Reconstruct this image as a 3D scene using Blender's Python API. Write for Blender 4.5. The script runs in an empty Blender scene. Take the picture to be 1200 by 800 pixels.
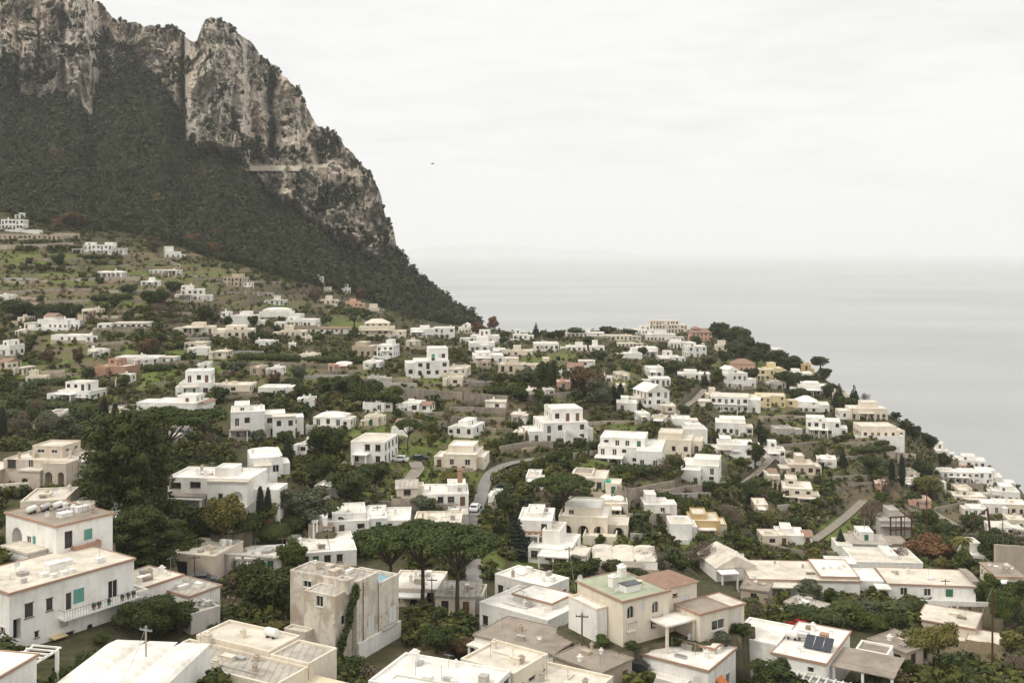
import bpy, math, random
import numpy as np
from mathutils import Vector, Matrix
from mathutils.bvhtree import BVHTree

random.seed(11)
RNG = np.random.default_rng(11)
SC = bpy.context.scene
COL = SC.collection
F = 1200.0          # focal length in photo pixels
HC = 140.0          # eye height above the sea
V0 = 294.0          # horizon row of the photo
R = math.radians

# ------------------------------------------------------------------ noise
def _hash(ix, iy, seed):
    h = (ix.astype(np.int64) * 374761393 + iy.astype(np.int64) * 668265263 + seed * 974711) & 0x7fffffff
    h = ((h ^ (h >> 13)) * 1274126177) & 0x7fffffff
    h = h ^ (h >> 16)
    return (h & 0xffff) / 65535.0

def vnoise(x, y, seed=0):
    x = np.asarray(x, float); y = np.asarray(y, float)
    ix = np.floor(x); iy = np.floor(y)
    fx = x - ix; fy = y - iy
    fx = fx * fx * (3 - 2 * fx); fy = fy * fy * (3 - 2 * fy)
    ix = ix.astype(np.int64); iy = iy.astype(np.int64)
    a = _hash(ix, iy, seed); b = _hash(ix + 1, iy, seed)
    c = _hash(ix, iy + 1, seed); d = _hash(ix + 1, iy + 1, seed)
    return (a * (1 - fx) + b * fx) * (1 - fy) + (c * (1 - fx) + d * fx) * fy

def fbm(x, y, seed=0, octv=4, gain=0.5):
    s = 0; amp = 1; tot = 0
    x = np.asarray(x, float); y = np.asarray(y, float)
    for k in range(octv):
        s = s + amp * vnoise(x * 2 ** k + 17.3 * k, y * 2 ** k + 9.1 * k, seed + k * 7)
        tot += amp; amp *= gain
    return s / tot

def poly(pts):
    xs = np.array([p[0] for p in pts], float); ys = np.array([p[1] for p in pts], float)
    return lambda u: np.interp(u, xs, ys)

# ------------------------------------------------------------------ mesh helpers
def np_mesh(name, verts, quads, mats=(), mat_idx=None, smooth=False):
    me = bpy.data.meshes.new(name)
    verts = np.ascontiguousarray(verts, dtype=np.float32); quads = np.ascontiguousarray(quads, dtype=np.int32)
    n = quads.shape[1]
    me.vertices.add(len(verts)); me.vertices.foreach_set('co', verts.ravel())
    me.loops.add(quads.size); me.loops.foreach_set('vertex_index', quads.ravel())
    me.polygons.add(len(quads))
    me.polygons.foreach_set('loop_start', np.arange(0, quads.size, n, dtype=np.int32))
    me.polygons.foreach_set('loop_total', np.full(len(quads), n, dtype=np.int32))
    for m in mats: me.materials.append(m)
    if mat_idx is not None: me.polygons.foreach_set('material_index', np.ascontiguousarray(mat_idx, dtype=np.int32))
    if smooth: me.polygons.foreach_set('use_smooth', np.ones(len(quads), dtype=bool))
    me.update(calc_edges=True); me.validate()
    return me

def link(name, me, parent=None, loc=None):
    o = bpy.data.objects.new(name, me); COL.objects.link(o)
    if parent is not None: o.parent = parent
    if loc is not None: o.location = loc
    return o

def tag(o, label=None, cat=None, group=None, kind=None):
    if label: o['label'] = label
    if cat: o['category'] = cat
    if group: o['group'] = group
    if kind: o['kind'] = kind
    return o

def empty(name, loc, rz=0.0):
    o = bpy.data.objects.new(name, None); COL.objects.link(o)
    o.empty_display_size = 0.5
    o.location = loc; o.rotation_euler = (0, 0, rz)
    return o

class MB:
    """collects faces, then links them as one mesh object"""
    def __init__(s): s.v = []; s.f = []; s.m = []
    def face(s, pts, m=0):
        i = len(s.v); s.v += [tuple(p) for p in pts]; s.f.append(tuple(range(i, i + len(pts)))); s.m.append(m)
    def box(s, x0, x1, y0, y1, z0, z1, m=0, mtop=None, skip=''):
        p = [(x0, y0, z0), (x1, y0, z0), (x1, y1, z0), (x0, y1, z0), (x0, y0, z1), (x1, y0, z1), (x1, y1, z1), (x0, y1, z1)]
        i = len(s.v); s.v += p
        for k, q in (('b', (3, 2, 1, 0)), ('t', (4, 5, 6, 7)), ('f', (0, 1, 5, 4)), ('r', (1, 2, 6, 5)), ('k', (2, 3, 7, 6)), ('l', (3, 0, 4, 7))):
            if k in skip: continue
            s.f.append(tuple(i + a for a in q)); s.m.append(mtop if (k == 't' and mtop is not None) else m)
    def tube(s, a, b, r0, r1=None, n=6, m=0, caps=True):
        r1 = r0 if r1 is None else r1
        a = Vector(a); b = Vector(b); d = (b - a)
        if d.length < 1e-6: return
        d.normalize()
        t = Vector((0, 0, 1)) if abs(d.z) < .9 else Vector((1, 0, 0))
        e1 = d.cross(t).normalized(); e2 = d.cross(e1)
        i = len(s.v)
        for c, r in ((a, r0), (b, r1)):
            for k in range(n):
                w = 2 * math.pi * k / n
                s.v.append(tuple(c + e1 * (r * math.cos(w)) + e2 * (r * math.sin(w))))
        for k in range(n):
            s.f.append((i + k, i + (k + 1) % n, i + n + (k + 1) % n, i + n + k)); s.m.append(m)
        if caps:
            s.f.append(tuple(i + n + k for k in range(n))); s.m.append(m)
            s.f.append(tuple(i + n - 1 - k for k in range(n))); s.m.append(m)
    def lathe(s, c, prof, n=10, m=0):
        i = len(s.v)
        for (r, z) in prof:
            for k in range(n):
                w = 2 * math.pi * k / n
                s.v.append((c[0] + r * math.cos(w), c[1] + r * math.sin(w), c[2] + z))
        for j in range(len(prof) - 1):
            for k in range(n):
                s.f.append((i + j * n + k, i + j * n + (k + 1) % n, i + (j + 1) * n + (k + 1) % n, i + (j + 1) * n + k)); s.m.append(m)
    def prism(s, outline, y0, y1, m=0):
        """outline in (x,z), extruded along y"""
        n = len(outline)
        s.face([(x, y0, z) for x, z in outline], m)
        s.face([(x, y1, z) for x, z in reversed(outline)], m)
        for k in range(n):
            a = outline[k]; b = outline[(k + 1) % n]
            s.face([(b[0], y0, b[1]), (a[0], y0, a[1]), (a[0], y1, a[1]), (b[0], y1, b[1])], m)
    def mesh(s, name, mats):
        me = bpy.data.meshes.new(name); me.from_pydata(s.v, [], s.f)
        for k in mats: me.materials.append(k)
        if len(mats) > 1: me.polygons.foreach_set('material_index', s.m)
        me.update(); return me
    def build(s, name, mats, parent=None, loc=None):
        if not isinstance(mats, (list, tuple)): mats = [mats]
        return link(name, s.mesh(name, mats), parent, loc)

# ------------------------------------------------------------------ materials
MAT = {}
def new_mat(name):
    m = bpy.data.materials.new(name); m.use_nodes = True
    nt = m.node_tree; nt.nodes.clear()
    out = nt.nodes.new('ShaderNodeOutputMaterial'); bs = nt.nodes.new('ShaderNodeBsdfPrincipled')
    nt.links.new(bs.outputs[0], out.inputs[0])
    bs.inputs['Roughness'].default_value = .85
    bs.inputs['Specular IOR Level'].default_value = .25
    MAT[name] = m
    return m, nt, bs

def nd(nt, t, **kw):
    n = nt.nodes.new(t)
    for k, v in kw.items():
        if k in n.inputs: n.inputs[k].default_value = v
        else: setattr(n, k, v)
    return n

def pos_noise(nt, scale, stretch=(1, 1, 1), detail=4.0, rough=.55, off=(0, 0, 0)):
    g = nd(nt, 'ShaderNodeNewGeometry')
    mp = nd(nt, 'ShaderNodeMapping'); mp.inputs['Scale'].default_value = stretch; mp.inputs['Location'].default_value = off
    nt.links.new(g.outputs['Position'], mp.inputs['Vector'])
    n = nd(nt, 'ShaderNodeTexNoise'); n.inputs['Scale'].default_value = scale
    n.inputs['Detail'].default_value = detail; n.inputs['Roughness'].default_value = rough
    nt.links.new(mp.outputs[0], n.inputs['Vector'])
    return n.outputs['Fac']

def rng(nt, sock, a, b, c=0., d=1.):
    m = nd(nt, 'ShaderNodeMapRange'); m.inputs[1].default_value = a; m.inputs[2].default_value = b
    m.inputs[3].default_value = c; m.inputs[4].default_value = d
    nt.links.new(sock, m.inputs[0]); return m.outputs[0]

def mix(nt, fac, a, b):
    m = nd(nt, 'ShaderNodeMix'); m.data_type = 'RGBA'
    for i, x in ((0, fac), (6, a), (7, b)):
        if isinstance(x, bpy.types.NodeSocket): nt.links.new(x, m.inputs[i])
        elif i == 0: m.inputs[0].default_value = x
        else: m.inputs[i].default_value = (*x, 1)
    return m.outputs[2]

def mth(nt, op, a, b=None):
    m = nd(nt, 'ShaderNodeMath'); m.operation = op
    for i, x in ((0, a), (1, b)):
        if x is None: continue
        if isinstance(x, bpy.types.NodeSocket): nt.links.new(x, m.inputs[i])
        else: m.inputs[i].default_value = x
    return m.outputs[0]

def bump(nt, bs, sock, dist, strength=.6):
    b = nd(nt, 'ShaderNodeBump'); b.inputs['Distance'].default_value = dist; b.inputs['Strength'].default_value = strength
    nt.links.new(sock, b.inputs['Height']); nt.links.new(b.outputs[0], bs.inputs['Normal'])

def plaster(name, col, stain, amt=.35, drip=.25, rough=.9, scale=.35):
    m, nt, bs = new_mat(name)
    n1 = pos_noise(nt, scale, detail=6, rough=.65)
    n2 = pos_noise(nt, 1.6, (1, 1, .16), detail=5, rough=.6, off=(5, 3, 1))
    n3 = pos_noise(nt, 6, detail=3)
    c = mix(nt, mth(nt, 'MULTIPLY', rng(nt, n1, .46, .72), amt), col, stain)
    c = mix(nt, mth(nt, 'MULTIPLY', rng(nt, n2, .5, .78), drip), c, tuple(x * .72 for x in stain))
    c = mix(nt, mth(nt, 'MULTIPLY', rng(nt, n3, .3, .7), .12), c, tuple(x * .85 for x in col))
    nt.links.new(c, bs.inputs['Base Color']); bs.inputs['Roughness'].default_value = rough
    bump(nt, bs, n3, .03, .4)
    return m

def roofing(name, col, stain, amt=.6, rough=.9, dirt=.5):
    m, nt, bs = new_mat(name)
    n1 = pos_noise(nt, .28, (1, 1, .4), detail=7, rough=.68)
    n2 = pos_noise(nt, 1.1, detail=6, rough=.7, off=(9, 2, 4))
    n3 = pos_noise(nt, 9, detail=3)
    c = mix(nt, mth(nt, 'MULTIPLY', rng(nt, n1, .42, .66), amt), col, stain)
    c = mix(nt, mth(nt, 'MULTIPLY', rng(nt, n2, .55, .75), dirt), c, tuple(x * .55 for x in stain))
    c = mix(nt, mth(nt, 'MULTIPLY', rng(nt, n3, .3, .7), .2), c, tuple(x * .8 for x in col))
    nt.links.new(c, bs.inputs['Base Color']); bs.inputs['Roughness'].default_value = rough
    bump(nt, bs, n3, .03, .4)
    return m

def plain(name, col, rough=.7, metal=0., var=.15, spec=.3):
    m, nt, bs = new_mat(name)
    n = pos_noise(nt, 2.5, detail=4)
    c = mix(nt, mth(nt, 'MULTIPLY', rng(nt, n, .35, .7), var), col, tuple(x * .5 for x in col))
    nt.links.new(c, bs.inputs['Base Color'])
    bs.inputs['Roughness'].default_value = rough; bs.inputs['Metallic'].default_value = metal
    bs.inputs['Specular IOR Level'].default_value = spec
    return m

plaster('wall_white', (.80, .78, .73), (.46, .40, .32), .5, .36)
plaster('wall_cream', (.70, .63, .51), (.45, .38, .29), .55, .38)
plaster('wall_beige', (.60, .52, .42), (.42, .35, .27), .5, .3)
plaster('wall_yellow', (.68, .56, .33), (.50, .41, .27), .5, .3)
plaster('wall_gold', (.52, .375, .18), (.40, .30, .18), .6, .35)
plaster('wall_pink', (.62, .38, .29), (.50, .33, .27), .5, .3)
plaster('wall_brick', (.40, .245, .17), (.33, .19, .13), .6, .3)
plaster('wall_tan', (.46, .38, .29), (.31, .26, .20), .6, .35)
plaster('wall_grey', (.46, .43, .39), (.30, .28, .25), .6, .4)
plaster('wall_old', (.66, .60, .51), (.34, .29, .23), .8, .7, scale=.30)
plaster('stone', (.33, .28, .22), (.17, .145, .115), .9, .4, scale=.8)
plaster('concrete', (.42, .39, .35), (.27, .25, .22), .6, .5)
roofing('roof_white', (.80, .76, .69), (.46, .41, .33), .75, dirt=.6)
roofing('roof_cream', (.66, .60, .50), (.40, .35, .28), .85, dirt=.65)
roofing('roof_grey', (.47, .43, .365), (.25, .225, .19), .9, dirt=.7)
roofing('roof_brown', (.35, .295, .235), (.20, .165, .13), .9, dirt=.65)
roofing('roof_green', (.37, .40, .28), (.27, .27, .20), .9)
roofing('roof_gold', (.62, .50, .28), (.45, .37, .24), .7)
roofing('trim', (.40, .25, .175), (.30, .225, .17), .8)
roofing('trim_tan', (.55, .40, .29), (.40, .31, .24), .6)

# clay tiles: rows of half-round pans
m, nt, bs = new_mat('tile')
g = nd(nt, 'ShaderNodeNewGeometry')
w1 = nd(nt, 'ShaderNodeTexWave'); w1.inputs['Scale'].default_value = 1.3; w1.inputs['Distortion'].default_value = .6
w1.bands_direction = 'DIAGONAL'
nt.links.new(g.outputs['Position'], w1.inputs['Vector'])
n1 = pos_noise(nt, .9, detail=6, rough=.7)
c = mix(nt, rng(nt, n1, .35, .68), (.37, .23, .16), (.24, .17, .125))
c = mix(nt, mth(nt, 'MULTIPLY', w1.outputs['Fac'], .45), c, (.20, .11, .08))
nt.links.new(c, bs.inputs['Base Color']); bump(nt, bs, w1.outputs['Fac'], .08, .8)

plain('pane', (.035, .038, .040), .12, 0, .3, .5)
plain('pane_pale', (.20, .21, .21), .15, 0, .3, .5)
plain('unlit_void', (.030, .026, .022), .9)
plain('frame_white', (.72, .69, .64), .6)
plain('frame_brown', (.12, .07, .045), .6)
plain('shutter_teal', (.13, .31, .265), .6)
plain('shutter_green', (.05, .15, .09), .6)
plain('shutter_white', (.66, .65, .62), .6)
plain('shutter_brown', (.17, .09, .055), .6)
plain('metal_grey', (.30, .30, .29), .5, .3)
plain('metal_dark', (.06, .055, .05), .5, .4)
plain('rust', (.10, .045, .03), .85, .1, .5)
plain('wood', (.13, .095, .07), .85, 0, .5)
plain('tank_white', (.74, .72, .68), .4)
plain('tank_metal', (.50, .49, .47), .35, .6)
plain('solar', (.022, .026, .036), .2, 0, .1, .5)
plain('awning', (.66, .57, .40), .85, 0, .25)
plain('awning_orange', (.62, .20, .07), .8)
plain('cloth_green', (.03, .32, .20), .85)
plain('net_green', (.05, .13, .09), .9)
plain('car_white', (.72, .72, .71), .25, 0, .03, .5)
plain('car_dark', (.035, .037, .04), .2, 0, .03, .5)
plain('car_red', (.42, .02, .03), .25, 0, .03, .5)
plain('car_grey', (.16, .17, .18), .25, .3, .03, .5)
plain('rubber', (.02, .02, .02), .9)
plain('pool', (.22, .36, .42), .3, 0, .3, .5)
plain('feather', (.34, .33, .31), .8)
plain('tarp_blue', (.22, .34, .42), .7)

def leafmat(name, dark, light, rnd=.6):
    m, nt, bs = new_mat(name)
    g = nd(nt, 'ShaderNodeNewGeometry'); oi = nd(nt, 'ShaderNodeObjectInfo')
    n = pos_noise(nt, .35, detail=3)
    f = mth(nt, 'ADD', mth(nt, 'MULTIPLY', g.outputs['Random Per Island'], rnd), mth(nt, 'MULTIPLY', rng(nt, n, .3, .7), 1 - rnd))
    c = mix(nt, f, dark, light)
    c = mix(nt, mth(nt, 'MULTIPLY', oi.outputs['Random'], .35), c, tuple(.5 * (a + b) * k for a, b, k in zip(dark, light, (1.25, 1.0, .75))))
    nt.links.new(c, bs.inputs['Base Color'])
    bs.inputs['Roughness'].default_value = .75; bs.inputs['Specular IOR Level'].default_value = .15
    return m
leafmat('leaf_dark', (.018, .029, .007), (.064, .082, .022))
leafmat('leaf_mid', (.030, .045, .009), (.095, .120, .025))
leafmat('leaf_pine', (.023, .036, .010), (.082, .108, .028))
leafmat('leaf_olive', (.055, .065, .038), (.130, .145, .088))
leafmat('leaf_yellow', (.085, .085, .024), (.180, .165, .048))
leafmat('leaf_cypress', (.014, .022, .012), (.038, .052, .026))
leafmat('leaf_brown', (.085, .045, .022), (.190, .110, .055))
leafmat('leaf_rust', (.070, .045, .022), (.140, .095, .050))
leafmat('twig', (.085, .065, .048), (.170, .135, .105))
leafmat('leaf_wood', (.011, .019, .007), (.062, .074, .030), .18)
# crowns of the wood differ from one to the next
_nt = MAT['leaf_wood'].node_tree
for _n in _nt.nodes:
    if _n.type == 'TEX_NOISE': _n.inputs['Scale'].default_value = .085; _n.inputs['Detail'].default_value = 5; _n.inputs['Roughness'].default_value = .75
leafmat('leaf_scrub', (.018, .027, .007), (.125, .132, .034), .30)
leafmat('leaf_ground', (.020, .032, .006), (.140, .135, .045), .40)
plain('bark', (.085, .062, .045), .95, 0, .5)
plain('bark_grey', (.16, .135, .11), .95, 0, .5)

# slatted reed mats over the brown roofs, worn tar seams over the grey ones
for _k, _sc, _am in (('roof_brown', 1.6, .45), ('roof_grey', .35, .30), ('awning', 1.2, .25)):
    _m = MAT[_k]; _nt = _m.node_tree; _bs = [n for n in _nt.nodes if n.type == 'BSDF_PRINCIPLED'][0]
    _g = nd(_nt, 'ShaderNodeNewGeometry'); _w = nd(_nt, 'ShaderNodeTexWave'); _w.bands_direction = 'X'; _w.inputs['Scale'].default_value = _sc; _w.inputs['Distortion'].default_value = 1.2; _w.inputs['Detail'].default_value = 3
    _nt.links.new(_g.outputs['Position'], _w.inputs['Vector'])
    _old = _bs.inputs['Base Color'].links[0].from_socket
    _nt.links.new(mix(_nt, mth(_nt, 'MULTIPLY', rng(_nt, _w.outputs['Fac'], .0, .35, 1, 0), _am), _old, (.10, .085, .068)), _bs.inputs['Base Color'])
# the old house: plaster lost in patches with the tan stone showing
_m = MAT['wall_old']; _nt = _m.node_tree; _bs = [n for n in _nt.nodes if n.type == 'BSDF_PRINCIPLED'][0]
_n = pos_noise(_nt, .42, (1, 1, .6), detail=9, rough=.72, off=(2, 5, 9)); _old = _bs.inputs['Base Color'].links[0].from_socket
_c = mix(_nt, rng(_nt, _n, .50, .56), _old, (.45, .375, .28)); _n2 = pos_noise(_nt, .9, detail=8, rough=.7, off=(8, 1, 3))
_c = mix(_nt, mth(_nt, 'MULTIPLY', rng(_nt, _n2, .56, .62), .8), _c, (.72, .67, .58)); _nt.links.new(_c, _bs.inputs['Base Color'])
# ------------------------------------------------------------------ camera, sky, light
cam = bpy.data.objects.new('camera', bpy.data.cameras.new('camera')); COL.objects.link(cam)
cam.location = (0, 0, HC); cam.rotation_euler = (R(90), 0, 0)
cam.data.sensor_width = 36; cam.data.lens = 36 * F / 1200
cam.data.shift_y = -(400 - V0) / 1200.0
cam.data.clip_start = 1; cam.data.clip_end = 120000
SC.camera = cam
SC.view_settings.view_transform = 'Standard'; SC.view_settings.look = 'None'
SC.view_settings.exposure = 0.10; SC.view_settings.gamma = 1
SC.cycles.max_bounces = 5; SC.cycles.diffuse_bounces = 3; SC.cycles.volume_bounces = 1
SC.cycles.use_denoising = True

SUN_EL, SUN_AZ = R(48), R(-115)       # from the left and a little behind the camera
wd = bpy.data.worlds.new('World'); SC.world = wd; wd.use_nodes = True
nt = wd.node_tree; nt.nodes.clear()
out = nd(nt, 'ShaderNodeOutputWorld'); bg = nd(nt, 'ShaderNodeBackground'); bg.inputs['Strength'].default_value = .1
nt.links.new(bg.outputs[0], out.inputs[0])
sky = nd(nt, 'ShaderNodeTexSky'); sky.sky_type = 'NISHITA'; sky.sun_disc = False
sky.sun_elevation = SUN_EL; sky.sun_rotation = SUN_AZ; sky.dust_density = 3
tc = nd(nt, 'ShaderNodeTexCoord'); sp = nd(nt, 'ShaderNodeSeparateXYZ'); nt.links.new(tc.outputs['Generated'], sp.inputs[0])
# an overcast deck: brighter overhead than at the horizon, with faint torn layers
el = sp.outputs['Z']
lay = rng(nt, el, .0, .12); zen = rng(nt, el, .30, 1.0)
mp = nd(nt, 'ShaderNodeMapping'); mp.inputs['Scale'].default_value = (1, 1, 5.5); nt.links.new(tc.outputs['Generated'], mp.inputs[0])
cn = nd(nt, 'ShaderNodeTexNoise'); cn.inputs['Scale'].default_value = 2.6; cn.inputs['Detail'].default_value = 7; cn.inputs['Roughness'].default_value = .58
cn.inputs['Distortion'].default_value = .5
nt.links.new(mp.outputs[0], cn.inputs['Vector'])
cn2 = nd(nt, 'ShaderNodeTexNoise'); cn2.inputs['Scale'].default_value = 14; cn2.inputs['Detail'].default_value = 6
nt.links.new(mp.outputs[0], cn2.inputs['Vector'])
base = mix(nt, lay, (9.1, 9.05, 8.85), (9.45, 9.43, 9.3))
base = mix(nt, zen, base, (18.5, 18.4, 18.1))
cf = mth(nt, 'ADD', mth(nt, 'MULTIPLY', rng(nt, cn.outputs['Fac'], .46, .70), .75), mth(nt, 'MULTIPLY', rng(nt, cn2.outputs['Fac'], .45, .7), .25))
grey = mix(nt, lay, (8.4, 8.25, 8.05), (7.9, 7.86, 7.78))
grey = mix(nt, zen, grey, (14, 14, 14))
cl = mix(nt, mth(nt, 'MULTIPLY', cf, .85), base, grey)
nt.links.new(mix(nt, .96, sky.outputs[0], cl), bg.inputs['Color'])

sl = bpy.data.lights.new('sun', 'SUN'); sl.energy = 1.5; sl.angle = R(11); sl.color = (1, .92, .80)
so = bpy.data.objects.new('sun', sl); COL.objects.link(so)
d = Vector((math.sin(SUN_AZ) * math.cos(SUN_EL), math.cos(SUN_AZ) * math.cos(SUN_EL), math.sin(SUN_EL)))
so.rotation_euler = d.to_track_quat('Z', 'Y').to_euler()

# ------------------------------------------------------------------ sea
m, nt, bs = new_mat('sea')
a = pos_noise(nt, .0011, (1, 2.0, 1), detail=9, rough=.66)
b = pos_noise(nt, .05, (1, 2.2, 1), detail=8, rough=.65, off=(3, 8, 0))
k = pos_noise(nt, .00028, (1, 3.5, 1), detail=4, off=(1, 4, 0))
c = mix(nt, rng(nt, a, .35, .68), (.29, .295, .285), (.385, .385, .37))
c = mix(nt, mth(nt, 'MULTIPLY', rng(nt, k, .4, .65), .3), c, (.22, .225, .22))
c = mix(nt, mth(nt, 'MULTIPLY', rng(nt, b, .5, .8), .25), c, (.42, .42, .40))
nt.links.new(c, bs.inputs['Base Color']); bs.inputs['Roughness'].default_value = .42
bs.inputs['IOR'].default_value = 1.33; bs.inputs['Specular IOR Level'].default_value = .5
bump(nt, bs, b, 1.2, .5)
rad = [0, 300, 900, 2500, 7000, 20000, 45000]
vs = [(0, 0, 0)]; n = 96
for r_ in rad[1:]:
    vs += [(r_ * math.cos(2 * math.pi * q / n), r_ * math.sin(2 * math.pi * q / n), 0) for q in range(n)]
fs = [(0, 1 + q, 1 + (q + 1) % n) for q in range(n)]
for j in range(len(rad) - 2):
    o1 = 1 + j * n; o2 = o1 + n
    fs += [(o1 + q, o2 + q, o2 + (q + 1) % n, o1 + (q + 1) % n) for q in range(n)]
me = bpy.data.meshes.new('sea'); me.from_pydata(vs, [], fs); me.materials.append(MAT['sea'])
tag(link('sea', me), kind='structure')

# distant islands, all but lost in the haze
plain('far_rock', (.30, .30, .29), .95)
def island(u0, u1, Y, prof, name='distant_island'):
    n = len(prof); vs = []; fs = []
    for i, hpx in enumerate(prof):
        u = u0 + (u1 - u0) * i / (n - 1); h = max(2, hpx / F * Y)
        x = (u - 600) / F * Y
        vs += [(x, Y - h * 2.2 - 60, -3), (x, Y, HC * 0 + h), (x, Y + h * 2.2 + 60, -3)]
    for i in range(n - 1):
        for q in range(2):
            fs.append((3 * i + q, 3 * i + 3 + q, 3 * i + 4 + q, 3 * i + 1 + q))
    me = bpy.data.meshes.new(name); me.from_pydata(vs, [], fs); me.materials.append(MAT['far_rock'])
    tag(link(name, me), kind='structure')
island(470, 745, 30000, [1, 8, 10, 12, 12.5, 12, 13, 12.5, 11.5, 10, 9, 7, 6.5, 8, 6.5, 5, 1])
island(1030, 1080, 34000, [1, 5, 6, 6.5, 5, 1])
island(850, 1000, 36000, [1, 4.5, 5, 5.4, 4.8, 5, 4.6, 1])

# ------------------------------------------------------------------ land: how far each part of the hillside lies
CTRL = [
(-200,1000,75),(200,1000,78),(600,1000,80),(1000,1000,88),(1400,1000,95),
(0,800,103),(0,745,124),(66,655,142),(50,567,190),(145,602,172),(85,475,300),(225,467,290),(60,390,400),(220,354,430),
(110,299,520),(20,270,560),(195,304,560),(130,326,480),(270,338,520),(370,331,640),(320,376,470),(435,396,450),
(505,398,480),(500,444,310),(435,421,380),(560,421,395),(435,546,225),(545,513,275),(540,556,230),(655,523,268),
(740,551,248),(825,569,264),(750,433,425),(770,393,680),(640,413,450),(860,453,450),(860,484,385),(860,511,335),
(860,537,308),(905,476,425),(950,489,418),(970,511,375),(1030,516,350),(940,594,290),(1110,573,385),(1185,612,345),
(830,637,226),(690,630,208),(630,634,200),(735,674,185),(860,682,200),(920,702,193),(1050,656,238),(1090,707,192),
(1120,767,168),(950,805,125),(1040,805,134),(800,805,126),(740,762,138),(600,727,150),(410,777,131),(520,717,150),
(380,667,172),(300,810,112),(225,677,163),(270,598,178),(290,517,262),(570,562,224),(1180,670,212),(1180,795,150),
(500,835,112),(650,825,118),(700,466,340),(640,380,640),(600,388,620),(700,384,700),(860,390,640),(900,405,570),(950,432,520),
(1000,463,450),(1050,488,410),(1100,523,440),(1200,578,430),(1400,700,330),(1400,850,200),
(-200,850,95),(-200,600,190),(-200,450,330),(-200,300,560),(-200,240,640),(0,242,610),(100,268,600),(200,283,610),(300,311,640),
(400,341,680),(450,361,690),(500,375,720),(575,385,800),(300,420,360),(350,520,255),(420,600,195),(700,500,295),(300,350,560),
(980,640,250),(1000,560,320),(640,700,168),(1300,620,360)]
def sv(v): return np.log(np.maximum(np.asarray(v, float) - 195.0, 12.0)) * 620.0
def tps_fit(P, y, lam):
    n = len(P); d2 = ((P[:, None] - P[None]) ** 2).sum(-1)
    K = .5 * d2 * np.log(d2 + 1e-9) + np.eye(n) * lam
    A = np.zeros((n + 3, n + 3)); A[:n, :n] = K; A[:n, n] = 1; A[:n, n + 1:] = P; A[n, :n] = 1; A[n + 1:, :n] = P.T
    return np.linalg.solve(A, np.r_[y, 0, 0, 0])
_C = np.array(CTRL, float)
_P = np.c_[_C[:, 0] / 300, sv(_C[:, 1]) / 300]
_W = tps_fit(_P, np.log(_C[:, 2]), .02)
def D0(u, v):
    u = np.asarray(u, float); v = np.broadcast_to(np.asarray(v, float), u.shape); sh = u.shape
    Q = np.c_[u.ravel() / 300, sv(v).ravel() / 300]; res = np.empty(len(Q))
    for i in range(0, len(Q), 40000):
        q = Q[i:i + 40000]; d2 = ((q[:, None] - _P[None]) ** 2).sum(-1)
        res[i:i + 40000] = (.5 * d2 * np.log(d2 + 1e-9)) @ _W[:-3] + _W[-3] + q @ _W[-2:]
    return np.exp(res).reshape(sh)

v_foot = poly([(-260,232),(0,243),(50,262),(100,270),(150,272),(200,285),(240,300),(290,312),(330,325),(380,336),(420,347),(450,361),(480,372),(520,379),(560,383),(575,385),
 (600,389),(640,391),(660,388),(700,387),(750,385),(770,384),(800,386),(830,390),(860,393),(880,400),(900,408),(930,421),(955,436),(975,450),(1000,465),(1030,478),(1050,491),(1070,503),(1100,526),(1130,541),(1160,556),(1200,581),(1300,640),(1460,730)])

# land cover: where grass, bare soil or paved ground shows (u, v, half widths, cover)
PATCH = [(60,330,75,9,'g'),(40,352,60,7,'s'),(150,345,40,8,'s'),(35,305,60,8,'g'),(150,355,45,6,'g'),(240,322,35,6,'g'),(275,352,45,12,'s'),
(110,395,60,5,'g'),(340,358,22,8,'g'),(470,350,30,10,'s'),(380,430,90,5,'s'),(370,445,85,6,'g'),(480,455,70,7,'g'),(560,462,90,8,'s'),(560,478,60,3,'g'),
(60,440,60,12,'g'),(175,440,40,14,'g'),(240,415,70,6,'g'),(440,497,30,14,'g'),(480,525,55,32,'g'),(490,505,30,7,'s'),(585,485,60,20,'s'),(575,500,35,4,'g'),
(505,488,35,7,'g'),(370,515,25,9,'g'),(330,570,30,14,'g'),(460,545,70,12,'g'),(500,560,60,12,'g'),(450,580,60,16,'g'),(470,615,30,8,'g'),(330,600,60,10,'g'),
(640,420,40,9,'g'),(735,445,22,14,'g'),(730,500,45,8,'g'),(680,510,50,12,'s'),(690,545,35,7,'g'),(780,520,14,12,'g'),(870,430,40,8,'g'),
(730,570,40,8,'g'),(760,580,70,16,'s'),(700,640,45,14,'g'),(730,650,60,14,'g'),(800,640,50,8,'g'),(860,570,25,10,'g'),(930,500,45,12,'g'),
(1060,530,50,12,'g'),(1000,575,40,16,'s'),(985,555,30,10,'g'),(1110,585,35,11,'g'),(1040,590,50,12,'s'),(990,620,30,18,'g'),(960,650,50,8,'g'),(1035,640,20,14,'g'),
(920,712,50,14,'g'),(1140,765,80,35,'s'),(1085,790,30,14,'s'),(960,715,20,9,'g'),(1150,600,50,12,'s'),(500,762,50,14,'s'),(720,548,10,4,'p'),
(20,430,50,10,'g'),(230,690,30,10,'s'),(280,710,30,10,'s'),(620,650,20,14,'g'),(575,655,15,14,'g'),(1095,655,30,7,'g'),(900,600,30,10,'s'),(180,300,70,6,'s'),(330,340,50,8,'s')]
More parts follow.
